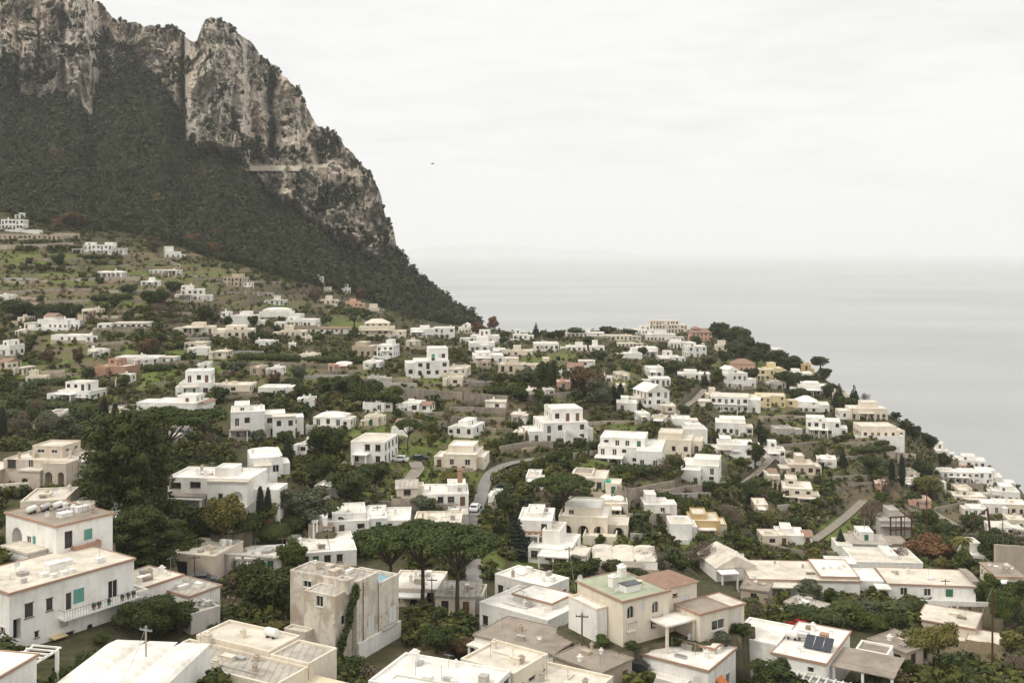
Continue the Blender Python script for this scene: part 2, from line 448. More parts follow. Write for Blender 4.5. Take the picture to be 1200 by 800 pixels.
# terraces worked in long level strips, turf above tilled soil above turf
STRIPS = [(560, 40, 479, 522, 6.5), (480, 95, 444, 476, 7), (200, 110, 312, 352, 7), (55, 60, 322, 366, 7), (360, 80, 424, 450, 7), (300, 60, 330, 360, 6), (690, 30, 505, 522, 6), (930, 50, 494, 512, 6), (1030, 45, 520, 545, 7), (90, 45, 405, 440, 8), (770, 40, 565, 600, 7)]
for (u_, r_, a_, b_, s_) in STRIPS:
    k_ = 0; v_ = a_
    while v_ < b_:
        PATCH.append((u_ + (k_ * 37 % 21 - 10), v_, r_ * (.8 + .25 * (k_ % 3) / 2), s_ * .42, 'gs'[k_ % 2])); v_ += s_ / 2 + .6; k_ += 1
def in_strips(u, v): return any(abs(u - a) < b and c - 3 < v < d + 2 for a, b, c, d, e in STRIPS)
TERR = [(130,335,210,52,3.0),(560,478,110,40,2.6),(370,440,150,34,2.6),(900,505,110,40,2.2),(720,600,110,40,2.2),(1030,555,110,45,2.2),(60,430,110,45,2.6),(470,540,70,40,1.8),(360,360,110,30,3.0),(690,430,80,30,2.6)]

def terr_mesh():
    us = np.arange(-260, 1461, 2.5); nr = 330
    s = np.linspace(0, 1, nr) ** 1.12
    vt = v_foot(us)
    V = vt[None] + (1010 - vt[None]) * s[:, None]; U = np.broadcast_to(us[None], V.shape)
    Y = D0(U, V)
    Y = np.maximum.accumulate(Y[::-1], 0)[::-1]        # always farther with every row up
    Y = Y + (nr - np.arange(nr))[:, None] * 1e-3
    X = (U - 600) / F * Y; Z = HC - (V - V0) / F * Y
    edge = np.clip((V - vt[None]) / 6, 0, 1)
    Z = Z + edge * ((fbm(X / 18, Y / 18, 3) - .5) * 1.8 + (fbm(X / 4, Y / 4, 5) - .5) * .5)
    TSTEP = np.zeros_like(Z); TW = np.zeros_like(Z)
    for (u, v, ru, rv, st) in TERR:
        w = np.exp(-(((U - u) / ru) ** 4 + ((V - v) / rv) ** 4)) * edge
        q = (Z + (fbm(X / 30, Y / 30, 8) - .5) * 2.5) / st
        fr = q - np.floor(q); step = np.floor(q) + np.clip((fr - .62) / .3, 0, 1)
        Z = Z + w * .95 * (step - q + .2) * st
        TSTEP = np.where(w > .45, np.floor(q), TSTEP); TW = np.maximum(TW, np.where(w > .45, 1, 0))
    # rows behind the crest falling to the sea
    vis = us > 500
    extra = []
    x0, y0, z0 = X[0], Y[0], Z[0]
    for k, (dy, fz) in enumerate(((12, .9), (60, .45), (130, -.04))):
        yy = y0 + dy; zz = np.where(vis, z0 * fz - (.08 if fz < 0 else 0), z0 - 4 - 6 * k)
        extra.append((x0 / y0 * yy, yy, zz))
    X = np.vstack([np.array([e[0] for e in extra[::-1]]), X]); Y = np.vstack([np.array([e[1] for e in extra[::-1]]), Y]); Z = np.vstack([np.array([e[2] for e in extra[::-1]]), Z])
    U = np.vstack([np.broadcast_to(us, (3, len(us))), U]); V = np.vstack([np.broadcast_to(vt, (3, len(us))), V])
    # a last row going down to the water in front, out of sight
    nr2, nc = X.shape
    idx = np.arange(nr2 * nc).reshape(nr2, nc)
    q = np.stack([idx[1:, :-1], idx[1:, 1:], idx[:-1, 1:], idx[:-1, :-1]], -1).reshape(-1, 4)
    cov = np.zeros((nr2, nc, 4)); cov[..., 3] = 1
    # every terrace is worked in its own way: turf, tilled soil or left to scrub
    hh = vnoise(TSTEP * 3.7 + .5, np.floor(U[3:] / 45 + TSTEP * .37) * 1.9 + .5, 77); lim = np.clip(fbm(U[3:] / 26, V[3:] / 18, 66) * 2.2 - .6, 0, 1)
    cov[3:, :, 0] = TW * (hh < .42) * lim; cov[3:, :, 1] = TW * ((hh >= .42) & (hh < .68)) * lim
    wob = (fbm(X / 7, Y / 7, 21) - .5) * 1.5 + (fbm(X / 22, Y / 22, 4) - .5) * 1.1
    for (u, v, ru, rv, t) in PATCH:
        dd = np.sqrt(((U - u) / ru) ** 2 + ((V - v) / rv) ** 2)
        w = np.clip((1.12 + wob * (.6 if rv > 3.5 else .35) - dd) * 3, 0, 1)
        k = 'gsp'.index(t); cov[..., k] = np.maximum(cov[..., k], w)
        for j in range(3):
            if j != k: cov[..., j] *= (1 - w * .8)
    me = np_mesh('hillside', np.stack([X, Y, Z], -1).reshape(-1, 3), q, smooth=True)
    at = me.color_attributes.new('cover', 'FLOAT_COLOR', 'POINT'); at.data.foreach_set('color', cov.reshape(-1, 4).astype(np.float32).ravel())
    return me, cov, us, V
m, nt, bs = new_mat('ground')
at = nd(nt, 'ShaderNodeVertexColor'); at.layer_name = 'cover'
sr = nd(nt, 'ShaderNodeSeparateColor'); nt.links.new(at.outputs[0], sr.inputs[0])
n1 = pos_noise(nt, .12, detail=8, rough=.72); n2 = pos_noise(nt, .7, detail=7, rough=.75, off=(7, 1, 2)); n3 = pos_noise(nt, 5, detail=3)
scr = mix(nt, rng(nt, n1, .35, .65), (.034, .042, .015), (.095, .080, .042))
scr = mix(nt, mth(nt, 'MULTIPLY', rng(nt, n2, .45, .7), .6), scr, (.15, .125, .075))
gr = mix(nt, rng(nt, n1, .35, .65), (.088, .125, .026), (.155, .178, .045))
gr = mix(nt, mth(nt, 'MULTIPLY', rng(nt, n2, .5, .75), .6), gr, (.17, .145, .07))
so_ = mix(nt, rng(nt, n2, .35, .7), (.21, .155, .095), (.12, .095, .055))
so_ = mix(nt, mth(nt, 'MULTIPLY', rng(nt, n1, .5, .7), .5), so_, (.10, .11, .04))
c = mix(nt, sr.outputs[0], scr, gr); c = mix(nt, sr.outputs[1], c, so_)
c = mix(nt, sr.outputs[2], c, (.40, .36, .30))
g = nd(nt, 'ShaderNodeNewGeometry'); sx = nd(nt, 'ShaderNodeSeparateXYZ'); nt.links.new(g.outputs['True Normal'], sx.inputs[0])
steep = rng(nt, sx.outputs['Z'], .86, .70)
rk = mix(nt, rng(nt, n2, .35, .7), (.20, .165, .115), (.085, .075, .048))
c = mix(nt, mth(nt, 'MULTIPLY', steep, .8), c, rk)
c = mix(nt, mth(nt, 'MULTIPLY', rng(nt, n3, .3, .7), .3), c, (.045, .045, .022))
nt.links.new(c, bs.inputs['Base Color']); bs.inputs['Roughness'].default_value = .95; bs.inputs['Specular IOR Level'].default_value = .1
bump(nt, bs, n2, .5, .7)
gm, COVER, CU, CV = terr_mesh(); gm.materials.append(MAT['ground'])
ground = tag(link('hillside', gm), kind='structure')

# ------------------------------------------------------------------ the mountain
v_top0 = poly([(-260,-150),(-100,-120),(0,-75),(60,-48),(95,-22),(106,-4),(110,2),(116,1),(120,3),(124,10),(128,15),(133,22),(140,25),(150,26),(160,27),(168,31),(178,30),(190,33),(203,33),(210,38),(218,43),(226,48),(230,50),(232,43),(236,32),(241,24),(248,21),(256,24),(265,26),(272,32),(280,39),(290,46),(298,53),(301,58),(306,66),(310,72),(320,76),(328,80),(330,88),(340,95),(350,105),(355,115),(358,123),(363,132),(366,139),(371,146),(378,151),(386,152),(392,156),(398,161),(402,169),(410,175),(416,183),(424,193),(432,201),(437,208),(443,219),(447,231),(449,243),(452,254),(457,261),(461,268),(463,279),(466,297),(472,307),(485,318),(500,333),(515,345),(530,357),(545,367),(557,376),(566,381),(576,386)])
v_cb0 = poly([(-260,80),(-100,110),(0,117),(25,124),(50,118),(60,116),(75,119),(92,124),(100,140),(108,154),(111,120),(116,104),(124,103),(136,92),(160,95),(182,93),(190,104),(200,122),(207,136),(212,140),(217,168),(222,172),(240,178),(270,184),(285,196),(300,216),(320,240),(345,252),(370,268),(385,278),(400,290),(415,300),(428,309),(440,312),(452,303),(460,296),(468,302),(576,386)])
Y_cb = poly([(-260,830),(0,800),(100,826),(109,834),(112,856),(150,930),(195,920),(215,900),(218.5,806),(221,800),(300,815),(380,800),(430,790),(465,790),(576,805)])
def mountain():
    us = np.arange(-260, 577, 1.0); nc = len(us)
    vt = v_top0(us) + (fbm(us / 5, us * 0 + 1, 31, 4) - .5) * 5 * np.clip((470 - us) / 20, .3, 1)
    vc = v_cb0(us) + (fbm(us / 9, us * 0 + 3, 33, 4) - .5) * 16 * np.clip((470 - us) / 20, 0, 1)
    vf = v_foot(us)
    vc = np.minimum(np.maximum(vc, vt + .5), vf - .5)
    Yf = D0(us, vf); Yc = np.maximum(Y_cb(us), Yf + 4)
    nf, nk = 110, 230
    tf = np.linspace(0, 1, nf); tk = np.linspace(0, 1, nk)[1:]
    Vf = vf[None] + (vc - vf)[None] * tf[:, None]; Ys = np.maximum(np.interp(us, [-260, 0, 250, 430, 576], [830, 815, 815, 790, 805]), Yf + 4)
    Yff = Yf[None] + (Ys - Yf)[None] * tf[:, None] ** .92 + (Yc - Ys)[None] * tf[:, None] ** 5
    Yff = Yff + (fbm(Yff / 22, (us[None] / 17) + 0 * Yff, 45) - .5) * 46 * (tf * (1 - tf))[:, None] * 2 + (fbm(Yff / 40, (us[None] / 30) + 0 * Yff, 44) - .5) * 85 * (tf * (1 - tf))[:, None] * 2
    Vk = vc[None] + (vt - vc)[None] * tk[:, None]
    Uk = np.broadcast_to(us[None], Vk.shape)
    hgt = vc[None] - Vk
    wu = Uk + (fbm(Uk / 22, Vk / 30, 51) - .5) * 16; wv = Vk + (fbm(Uk / 25, Vk / 25, 52) - .5) * 20
    r1 = np.abs(fbm(wu / 26, wv / 70, 53, 3) * 2 - 1); r2 = np.abs(fbm(wu / 9, wv / 26, 54, 3) * 2 - 1)
    r3 = fbm(wu / 3.0, wv / 4.5, 55, 4) - .5; r4 = fbm(wu / 14, wv / 6.5, 56, 3) - .5
    rel = -r1 * 40 - r2 * 15 + r3 * 17 + r4 * 14 + (fbm(Uk / 60, Vk / 60, 57, 2) - .5) * 40
    gul = lambda u0, w, a: a * np.exp(-((Uk - u0) / w) ** 2)
    rgh = .55 + .9 * fbm(Uk / 7, Vk / 12, 61, 3)
    rel = rel + gul(216, 3.5, 45) + gul(318 + (Vk - 100) * .03 + (fbm(Vk / 14, Vk * 0, 62) - .5) * 9, 4, 46) * (Vk < 185) * rgh + gul(120, 9, 35) + gul(74, 4, 18) + gul(20, 3, 12) + gul(296, 5, 14)
    rel = rel - gul(262, 38, 22) - gul(348, 22, 20) - gul(85, 14, 16)
    # the shelf that carries the road across the face
    shelf = np.clip((193 - Vk) / 3, 0, 1) * np.clip((Uk - 285) / 5, 0, 1) * np.clip((386 - Uk) / 5, 0, 1) * 14
    ramp = np.clip(hgt / 14, 0, 1)
    Ykk = Yc[None] + hgt * .30 + rel * ramp * np.clip((vc - vt)[None] / 30, 0, 1) + shelf
    V = np.vstack([Vf, Vk]); Y = np.vstack([Yff, Ykk]); U = np.broadcast_to(us[None], V.shape)
    Y = np.maximum(Y, 300)
    X = (U - 600) / F * Y; Z = HC - (V - V0) / F * Y
    # skirt in front of the foot, plateau and back behind the crest
    yb = Y[-1]; zb = Z[-1]; fx = (us - 600) / F
    rows = [(X[0] * .997, Y[0] * .997, Z[0] - 7)]
    back = []
    for dy, dz in ((18, -1), (120, -12), (420, -60), (800, None)):
        yy = np.maximum(yb, Y.max(0) * .5) + dy
        zz = zb + dz if dz is not None else zb * 0 - 5
        zz = np.minimum(zz, HC - (vt + 2 - V0) / F * yy)
        back.append((fx * yy, yy, zz))
    X = np.vstack([rows[0][0], X] + [b[0] for b in back]); Y = np.vstack([rows[0][1], Y] + [b[1] for b in back]); Z = np.vstack([rows[0][2], Z] + [b[2] for b in back])
    nr2 = X.shape[0]; idx = np.arange(nr2 * nc).reshape(nr2, nc)
    q = np.stack([idx[:-1, :-1], idx[:-1, 1:], idx[1:, 1:], idx[1:, :-1]], -1).reshape(-1, 4)
    me = np_mesh('mountain', np.stack([X, Y, Z], -1).reshape(-1, 3), q)
    rock = np.zeros((nr2, nc)); rock[1 + nf:] = np.clip((vc[None] - np.vstack([Vk] + [Vk[-1:]] * 4)) / 5, 0, 1)[: nr2 - 1 - nf]
    a = me.attributes.new('rock', 'FLOAT', 'POINT'); a.data.foreach_set('value', rock.ravel().astype(np.float32))
    return me, (us, U, V, X[1:1 + nf + nk - 1], Y[1:1 + nf + nk - 1], Z[1:1 + nf + nk - 1], nf, vt, vc)
m, nt, bs = new_mat('cliff')
at = nd(nt, 'ShaderNodeAttribute'); at.attribute_name = 'rock'
n1 = pos_noise(nt, .018, (1, 1, .75), detail=8, rough=.62); n2 = pos_noise(nt, .06, (1, 1, .42), detail=8, rough=.68, off=(3, 1, 7))
n3 = pos_noise(nt, .16, detail=6, rough=.7); n4 = pos_noise(nt, .030, (1, 1, .7), detail=9, rough=.66, off=(11, 2, 5))
c = mix(nt, rng(nt, n1, .35, .65), (.52, .475, .415), (.53, .43, .33))
c = mix(nt, mth(nt, 'MULTIPLY', rng(nt, n2, .50, .68), .36), c, (.20, .18, .155))
c = mix(nt, mth(nt, 'MULTIPLY', rng(nt, n3, .50, .68), .32), c, (.53, .49, .43))
c = mix(nt, mth(nt, 'MULTIPLY', rng(nt, n3, .47, .34), .36), c, (.17, .155, .125))
n5 = pos_noise(nt, .34, (1, 1, .8), detail=6, rough=.72, off=(1, 7, 3)); n6 = pos_noise(nt, .085, (1, 1, .9), detail=5, rough=.75, off=(4, 4, 9))
c = mix(nt, mth(nt, 'MULTIPLY', rng(nt, n5, .53, .63), .32), c, (.21, .19, .165))
c = mix(nt, mth(nt, 'MULTIPLY', rng(nt, n5, .46, .38), .25), c, (.54, .50, .45))
c = mix(nt, mth(nt, 'MULTIPLY', rng(nt, n6, .64, .69), .6), c, (.065, .068, .045))  # dark spots painted into the rock for small shrubs and shaded hollows
g = nd(nt, 'ShaderNodeNewGeometry'); sx = nd(nt, 'ShaderNodeSeparateXYZ'); nt.links.new(g.outputs['True Normal'], sx.inputs[0])
veg = mth(nt, 'ADD', rng(nt, sx.outputs['Z'], .1, .75, -.10, .20), n4)
vg = rng(nt, veg, 0.63, .68)
gc = mix(nt, rng(nt, n3, .35, .65), (.030, .038, .020), (.075, .080, .042))
c = mix(nt, vg, c, gc)
soil = mix(nt, rng(nt, n3, .4, .7), (.020, .026, .012), (.045, .045, .024))
c = mix(nt, at.outputs['Fac'], soil, c)
nt.links.new(c, bs.inputs['Base Color']); bs.inputs['Roughness'].default_value = .95; bs.inputs['Specular IOR Level'].default_value = .1
bump(nt, bs, n3, 3.0, .8)
mm, MT = mountain(); mm.materials.append(MAT['cliff'])
mount = tag(link('mountain', mm), kind='structure')

def bvh_of(me):
    n = len(me.vertices); co = np.empty(n * 3, np.float32); me.vertices.foreach_get('co', co)
    k = len(me.polygons); fi = np.empty(k * 4, np.int32); me.loops.foreach_get('vertex_index', fi)
    return BVHTree.FromPolygons(co.reshape(-1, 3).tolist(), fi.reshape(-1, 4).tolist())
BG = bvh_of(gm); BM = bvh_of(mm)
EYE = Vector((0, 0, HC))
def ray(u, v): return Vector(((u - 600) / F, 1, -(v - V0) / F))
def hit(u, v):
    """the point of the land seen at photo position (u, v)"""
    dr = ray(u, v); best = None
    for t in (BG, BM):
        h = t.ray_cast(EYE, dr.normalized())
        if h[0] is not None and (best is None or h[0].y < best.y): best = h[0]
    if best is None:
        y = float(D0(np.array([float(u)]), v)[0]); best = EYE + dr * y
    return best
def down(x, y):
    h = BG.ray_cast(Vector((x, y, 900)), Vector((0, 0, -1)))
    h2 = BM.ray_cast(Vector((x, y, 900)), Vector((0, 0, -1)))
    z = [k[0].z for k in (h, h2) if k[0] is not None]
    return max(z) if z else 0.
def pix(p): return 600 + F * p[0] / p[1], V0 + F * (HC - p[2]) / p[1]
def cover_at(u, v):
    i = int(np.clip(np.searchsorted(CU, u), 0, len(CU) - 1)); j = int(np.argmin(np.abs(CV[:, i] - v)))
    return COVER[j, i]

# ------------------------------------------------------------------ air
hz = MB(); hz.box(-46500, 46500, -46500, 46500, -8, 620)
m = bpy.data.materials.new('haze'); m.use_nodes = True; nt = m.node_tree; nt.nodes.clear()
out = nd(nt, 'ShaderNodeOutputMaterial'); pv = nd(nt, 'ShaderNodeVolumePrincipled')
pv.inputs['Color'].default_value = (.955, .965, .965, 1); pv.inputs['Density'].default_value = HAZE = 0.000085
pv.inputs['Anisotropy'].default_value = .2
nt.links.new(pv.outputs[0], out.inputs['Volume'])
hzo = tag(hz.build('haze', m), kind='stuff')
# ------------------------------------------------------------------ foliage
def unit(v): return v / np.maximum(np.linalg.norm(v, axis=-1, keepdims=True), 1e-9)
def leaf_quads(lobes, n, size, rg, flat=.5, up=.25, inner=.35, droop=0.):
    """lobes: rows of cx,cy,cz,rx,ry,rz -> n little quads spread through their shells"""
    L = np.asarray(lobes, float); area = L[:, 3] * L[:, 4] + L[:, 3] * L[:, 5]
    k = rg.choice(len(L), n, p=area / area.sum())
    d = unit(rg.normal(size=(n, 3)) + np.array([0, 0, up]))
    r = 1 - inner * rg.random(n) ** 1.5 + .08 * rg.normal(size=n)
    P = L[k, :3] + d * L[k, 3:] * r[:, None]
    nrm = unit(d / np.maximum(L[k, 3:] / L[k, 3:].max(1, keepdims=True), .3) * .9 + rg.normal(size=(n, 3)) * flat + np.array([0, 0, .15]))
    t = unit(np.cross(nrm, rg.normal(size=(n, 3)))); b = np.cross(nrm, t)
    s = size * (.6 + .8 * rg.random(n))[:, None]; e = (.55 + .5 * rg.random(n))[:, None]
    q = np.stack([P - t * s - b * s * e, P + t * s - b * s * e * .7, P + t * s * .8 + b * s * e, P - t * s * .9 + b * s * e], 1)
    q[:, 2:, 2] -= droop
    return q
_oct = np.array([[1, 0, 0], [0, 1, 0], [-1, 0, 0], [0, -1, 0], [0, 0, 1], [0, 0, -1]], float)
def core_quads(lobes, k=.66):
    out = []
    for l in lobes:
        c = np.array(l[:3]); r = np.array(l[3:6]) * k
        a = np.arange(8) / 8 * 2 * np.pi
        rings = [(.0, -1), (.75, -.65), (1, 0), (.75, .65), (.0, 1)]
        pts = np.array([[[np.cos(t) * w, np.sin(t) * w, z] for t in a] for w, z in rings]) * r + c
        for i in range(4):
            for j in range(8):
                out.append([pts[i, j], pts[i, (j + 1) % 8], pts[i + 1, (j + 1) % 8], pts[i + 1, j]])
    return np.array(out)
def quads_mesh(name, Q, mats, mi=None):
    n = len(Q); return np_mesh(name, Q.reshape(-1, 3), np.arange(n * 4).reshape(n, 4), mats, mi)

def lobes_round(rg, n=13, zlo=.30, spread=.34):
    out = [(0, 0, .55, .33, .33, .34)]
    for i in range(n):
        a = rg.random() * 6.283; z = zlo + (1 - zlo - .14) * rg.random(); w = math.sin(math.pi * min(1, (z - zlo * .5) / (1.12 - zlo * .5))) * spread * (.75 + .35 * rg.random())
        r = .12 + .10 * rg.random(); out.append((w * math.cos(a), w * math.sin(a), z, r, r, r * .85))
    return out
def lobes_umbrella(rg, n=30):
    out = []
    for i in range(n):
        a = i * 2.399 + rg.random() * .8; q = math.sqrt((i + .5) / n) * .42
        z = .925 - .62 * q * q + (rg.random() - .5) * .045; r = .075 + .055 * rg.random()
        out.append((q * math.cos(a), q * math.sin(a), z, r, r, r * .56))
    return out
def lobes_pine(rg, n=40):
    out = []
    for i in range(n):
        z = .08 + .84 * (i / n); w = .44 * math.sin(math.pi * (.22 + .70 * z)) * (.65 + .4 * rg.random()); a = i * 2.399 + rg.random()
        r = .085 + .075 * rg.random(); out.append((w * math.cos(a), w * math.sin(a), z, r * 1.15, r * 1.15, r * .62))
        out.append((w * .45 * math.cos(a + 1), w * .45 * math.sin(a + 1), z + .02, r, r, r * .75))
    return out
def lobes_cypress(rg, n=22):
    return [(.10 * (rg.random() - .5), .10 * (rg.random() - .5), .06 + .88 * i / n, *(2 * [.46 * math.sin(math.pi * (.14 + .80 * (i / n)) ** .9) ** .7 + .03]), .07) for i in range(n)]
def lobes_conifer(rg, n=12):
    out = []
    for i in range(n):
        z = .14 + .80 * i / n; w = .42 * (1 - i / n) ** .9 + .03; k = max(3, int(7 * (1 - i / n)) + 2)
        for j in range(k):
            a = 6.283 * j / k + i; out.append((w * .6 * math.cos(a), w * .6 * math.sin(a), z - .02, w * .45, w * .45, .028))
    return out
def lobes_bush(rg, n=7):
    out = [(0, 0, .4, .36, .36, .42)]
    for i in range(n):
        a = rg.random() * 6.283; w = .30 * (.5 + .6 * rg.random()); r = .16 + .1 * rg.random()
        out.append((w * math.cos(a), w * math.sin(a), .22 + .5 * rg.random(), r, r, r * 1.1))
    return out

KIND = {  # lobes, trunk (base radius, fork height), leaf material, bark, names
 'round':    (lobes_round, .040, .30, 'leaf_mid', 'bark', 'broadleaf_tree'),
 'dark':     (lobes_round, .040, .26, 'leaf_dark', 'bark', 'evergreen_oak'),
 'olive':    (lobes_round, .050, .26, 'leaf_olive', 'bark_grey', 'olive_tree'),
 'yellow':   (lobes_round, .040, .24, 'leaf_yellow', 'bark', 'citrus_tree'),
 'rust':     (lobes_round, .040, .26, 'leaf_rust', 'bark', 'autumn_tree'),
 'brown':    (lobes_round, .040, .26, 'leaf_brown', 'bark', 'autumn_tree'),
 'bare':     (lobes_round, .040, .26, 'twig', 'bark_grey', 'bare_tree'),
 'umbrella': (lobes_umbrella, .028, .52, 'leaf_pine', 'bark', 'stone_pine'),
 'pine':     (lobes_pine, .030, .60, 'leaf_dark', 'bark', 'aleppo_pine'),
 'cypress':  (lobes_cypress, .050, .5, 'leaf_cypress', 'bark', 'cypress'),
 'conifer':  (lobes_conifer, .028, .7, 'leaf_cypress', 'bark', 'conifer'),
 'bush':     (lobes_bush, .030, .3, 'leaf_mid', 'bark', 'shrub'),
 'dbush':    (lobes_bush, .030, .3, 'leaf_dark', 'bark', 'shrub'),
 'obush':    (lobes_bush, .030, .3, 'leaf_olive', 'bark', 'shrub'),
 'ybush':    (lobes_bush, .030, .3, 'leaf_yellow', 'bark', 'shrub'),
 'bbush':    (lobes_bush, .030, .3, 'twig', 'bark_grey', 'dry_shrub'),
}
_T = {}
def trunk_mesh(kind, lobes, r, fork, rg, aspect):
    """tapered stem with limbs running up into the crown (unit tree, x and y stretched by the aspect later)"""
    mb = MB(); bend = [(rg.random() - .5) * .05 for _ in range(4)]
    zs = [-.06, fork * .5, fork]; pts = [(bend[0] * 0, 0, zs[0]), (bend[0], bend[1], zs[1]), (bend[2], bend[3], zs[2])]
    if kind in ('cypress', 'conifer', 'pine'): pts.append((0, 0, .93))
    rr = r
    for a, b in zip(pts[:-1], pts[1:]):
        r2 = rr * (.82 if kind != 'pine' else .7); mb.tube(a, b, rr, r2, 7); rr = r2
    if kind not in ('cypress', 'conifer'):
        top = pts[2]; L = sorted(lobes, key=lambda l: -(l[3]))[: (15 if kind == 'umbrella' else 9)]
        for l in L:
            e = (l[0] * .92, l[1] * .92, l[2] - l[5] * .3)
            mid = (top[0] + (e[0] - top[0]) * .45, top[1] + (e[1] - top[1]) * .45, top[2] + (e[2] - top[2]) * (.40 if kind == 'umbrella' else .55))
            mb.tube(top, mid, r * .42, r * .30, 5, caps=False); mb.tube(mid, e, r * .30, r * .12, 5, caps=False)
    return mb
def tree_parts(kind, lod, var):
    key = (kind, lod, var)
    if key in _T: return _T[key]
    rg = np.random.default_rng(abs(hash((kind == 'x', len(kind), sum(map(ord, kind)), lod, var))) % 99991)
    fn, r, fork, leaf, bark, nm = KIND[kind]
    lobes = fn(rg)
    n = {0: 700, 1: 1900, 2: 5200, 3: 15000}[lod]; sz = {0: .050, 1: .032, 2: .0200, 3: .0115}[lod]
    if kind in ('bare', 'bbush'): n = int(n * .55); sz *= .6
    if kind in ('cypress',): sz *= 1.3
    if kind == 'umbrella': n = int(n * .8); sz *= .9
    Q = leaf_quads(lobes, n, sz, rg, flat=.55, up=.3)
    if kind not in ('bare', 'bbush'):
        Q = np.concatenate([Q, core_quads(lobes, .60 if kind != 'umbrella' else .42)])
    cm = quads_mesh('crown', Q, [MAT[leaf]])
    tm = trunk_mesh(kind, lobes, r, fork, rg, 1).mesh('trunk', [MAT[bark]])
    _T[key] = (cm, tm); return _T[key]

def make_tree(kind, p, hm, wm, label, cat='tree', group=None, name=None, lodpx=None, rz=None):
    hp = hm * F / max(p[1], 1) if lodpx is None else lodpx
    lod = 0 if hp < 13 else 1 if hp < 34 else 2 if hp < 75 else 3
    cm, tm = tree_parts(kind, lod, random.randrange(3 if lod < 3 else 4))
    nm = name or KIND[kind][5]
    e = empty(nm, p, random.random() * 6.28 if rz is None else rz); e.scale = (wm, wm, hm)
    stem = 'stem' if 'shrub' in nm else 'trunk'
    cr = link('crown' if stem == 'trunk' else 'foliage', cm, e); link(stem, tm, e)
    tag(e, label, cat, group)
    return e

# ------------------------------------------------------------------ the wood on the mountain side
def scatter(name, pts, sizes, tmpl, mat, hsq=.85):
    """one object of many clumps: pts (n,3), sizes (n,), tmpl list of quad arrays"""
    out = []
    k = RNG.integers(0, len(tmpl), len(pts)); a = RNG.random(len(pts)) * 6.283
    hs = hsq * (.8 + .45 * RNG.random(len(pts)))
    for t in range(len(tmpl)):
        i = np.where(k == t)[0]
        if not len(i): continue
        T = tmpl[t]; c = np.cos(a[i])[:, None, None]; s = np.sin(a[i])[:, None, None]; S = sizes[i][:, None, None]
        x = (T[None, ..., 0] * c - T[None, ..., 1] * s) * S; y = (T[None, ..., 0] * s + T[None, ..., 1] * c) * S; z = T[None, ..., 2] * S * hs[i][:, None, None]
        out.append((np.stack([x, y, z], -1) + pts[i][:, None, None, :]).reshape(-1, 4, 3))
    Q = np.concatenate(out)
    return tag(link(name, quads_mesh(name, Q, [MAT[mat]])), kind='stuff')
def clump_templates(nv, n, size, seed, fn=lobes_bush, core=True):
    res = []
    for i in range(nv):
        rg = np.random.default_rng(seed + i); lobes = fn(rg)
        q = leaf_quads(lobes, n, size, rg, flat=.4, up=.5)
        res.append(np.concatenate([q, core_quads(lobes[:1], .8)]) if core else q)
    return res
WOODT = clump_templates(6, 110, .085, 400)
(us_, MU, MV, MX, MY, MZ, NF, MVT, MVC) = MT
def mount_points(n, cond, rows):
    r = RNG.integers(rows[0], rows[1], n); c = RNG.integers(0, MX.shape[1], n)
    # weight by height of a pixel row so that the spread is even as seen
    hh = np.abs(np.diff(MV, axis=0, append=MV[-1:] - .3))[r, c]
    keep = RNG.random(n) < np.clip(hh / 1.6, 0, 1)
    r, c = r[keep], c[keep]
    k = cond(MU[r, c], MV[r, c], r, c); return r[k], c[k]
r, c = mount_points(26000, lambda u, v, r, c: (u > -120) & (v > -10), (0, NF + 2))
P = np.stack([MX[r, c], MY[r, c], MZ[r, c]], -1) - np.array([0, 0, 1.0])
sz = (4.0 + 9.0 * RNG.random(len(P)) ** 2.4) * (MY[r, c] / 850)
scatter('woodland', P, sz, WOODT, 'leaf_wood', .85)
# taller trees standing out of the wood, thicker towards its lower edge, some of them turned brown
r, c = mount_points(5200, lambda u, v, r, c: (u > -60) & (v > 60) & (RNG.random(len(u)) < np.clip((v - 130) / 150, .06, 1) * (u < 330) + .18), (0, int(NF * .8)))
P = np.stack([MX[r, c], MY[r, c], MZ[r, c]], -1) - np.array([0, 0, .5])
sz = (6.0 + 6.5 * RNG.random(len(P))) * (MY[r, c] / 800); br = RNG.random(len(P)) < .035
BIGT = clump_templates(6, 240, .062, 420)
scatter('tall_woodland', P[~br], sz[~br], BIGT, 'leaf_wood', 1.0); scatter('autumn_woodland', P[br], sz[br], BIGT, 'leaf_rust', .9)
# shrubs holding on to ledges and gullies of the cliff
def cl(u, v, r, c):
    f = fbm(u / 16, v / 15, 71, 4); g = fbm(u / 5, v / 5, 72, 3)
    led = np.exp(-((u - 125) / 22) ** 2 - ((v - 62) / 16) ** 2) * .16 + np.exp(-((u - 205) / 7) ** 2 - ((v - 85) / 24) ** 2) * .16 + np.exp(-((u - 218) / 3.5) ** 2 - ((v - 130) / 45) ** 2) * .2
    led = led + np.exp(-((u - 318) / 5) ** 2 - ((v - 140) / 45) ** 2) * .2 + np.exp(-((u - 380) / 24) ** 2 - ((v - 172) / 16) ** 2) * .17 + np.exp(-((u - 350) / 60) ** 2 - ((v - 235) / 30) ** 2) * .07
    led = led + .10 * np.exp(-((v - MVT[c]) / 5) ** 2) + np.exp(-((u - 288) / 15) ** 2 - ((v - 178) / 12) ** 2) * .15 + np.exp(-((u - 20) / 35) ** 2 - ((v - 95) / 16) ** 2) * .08 - np.exp(-((u - 262) / 38) ** 2 - ((v - 90) / 60) ** 2) * .07 - .5 * ((u > 284) & (u < 388) & (v > 188) & (v < 201))
    return (f * .7 + g * .3 + led > .60) & (v > -10) & (u > -80)
r, c = mount_points(60000, cl, (NF, NF + 228))
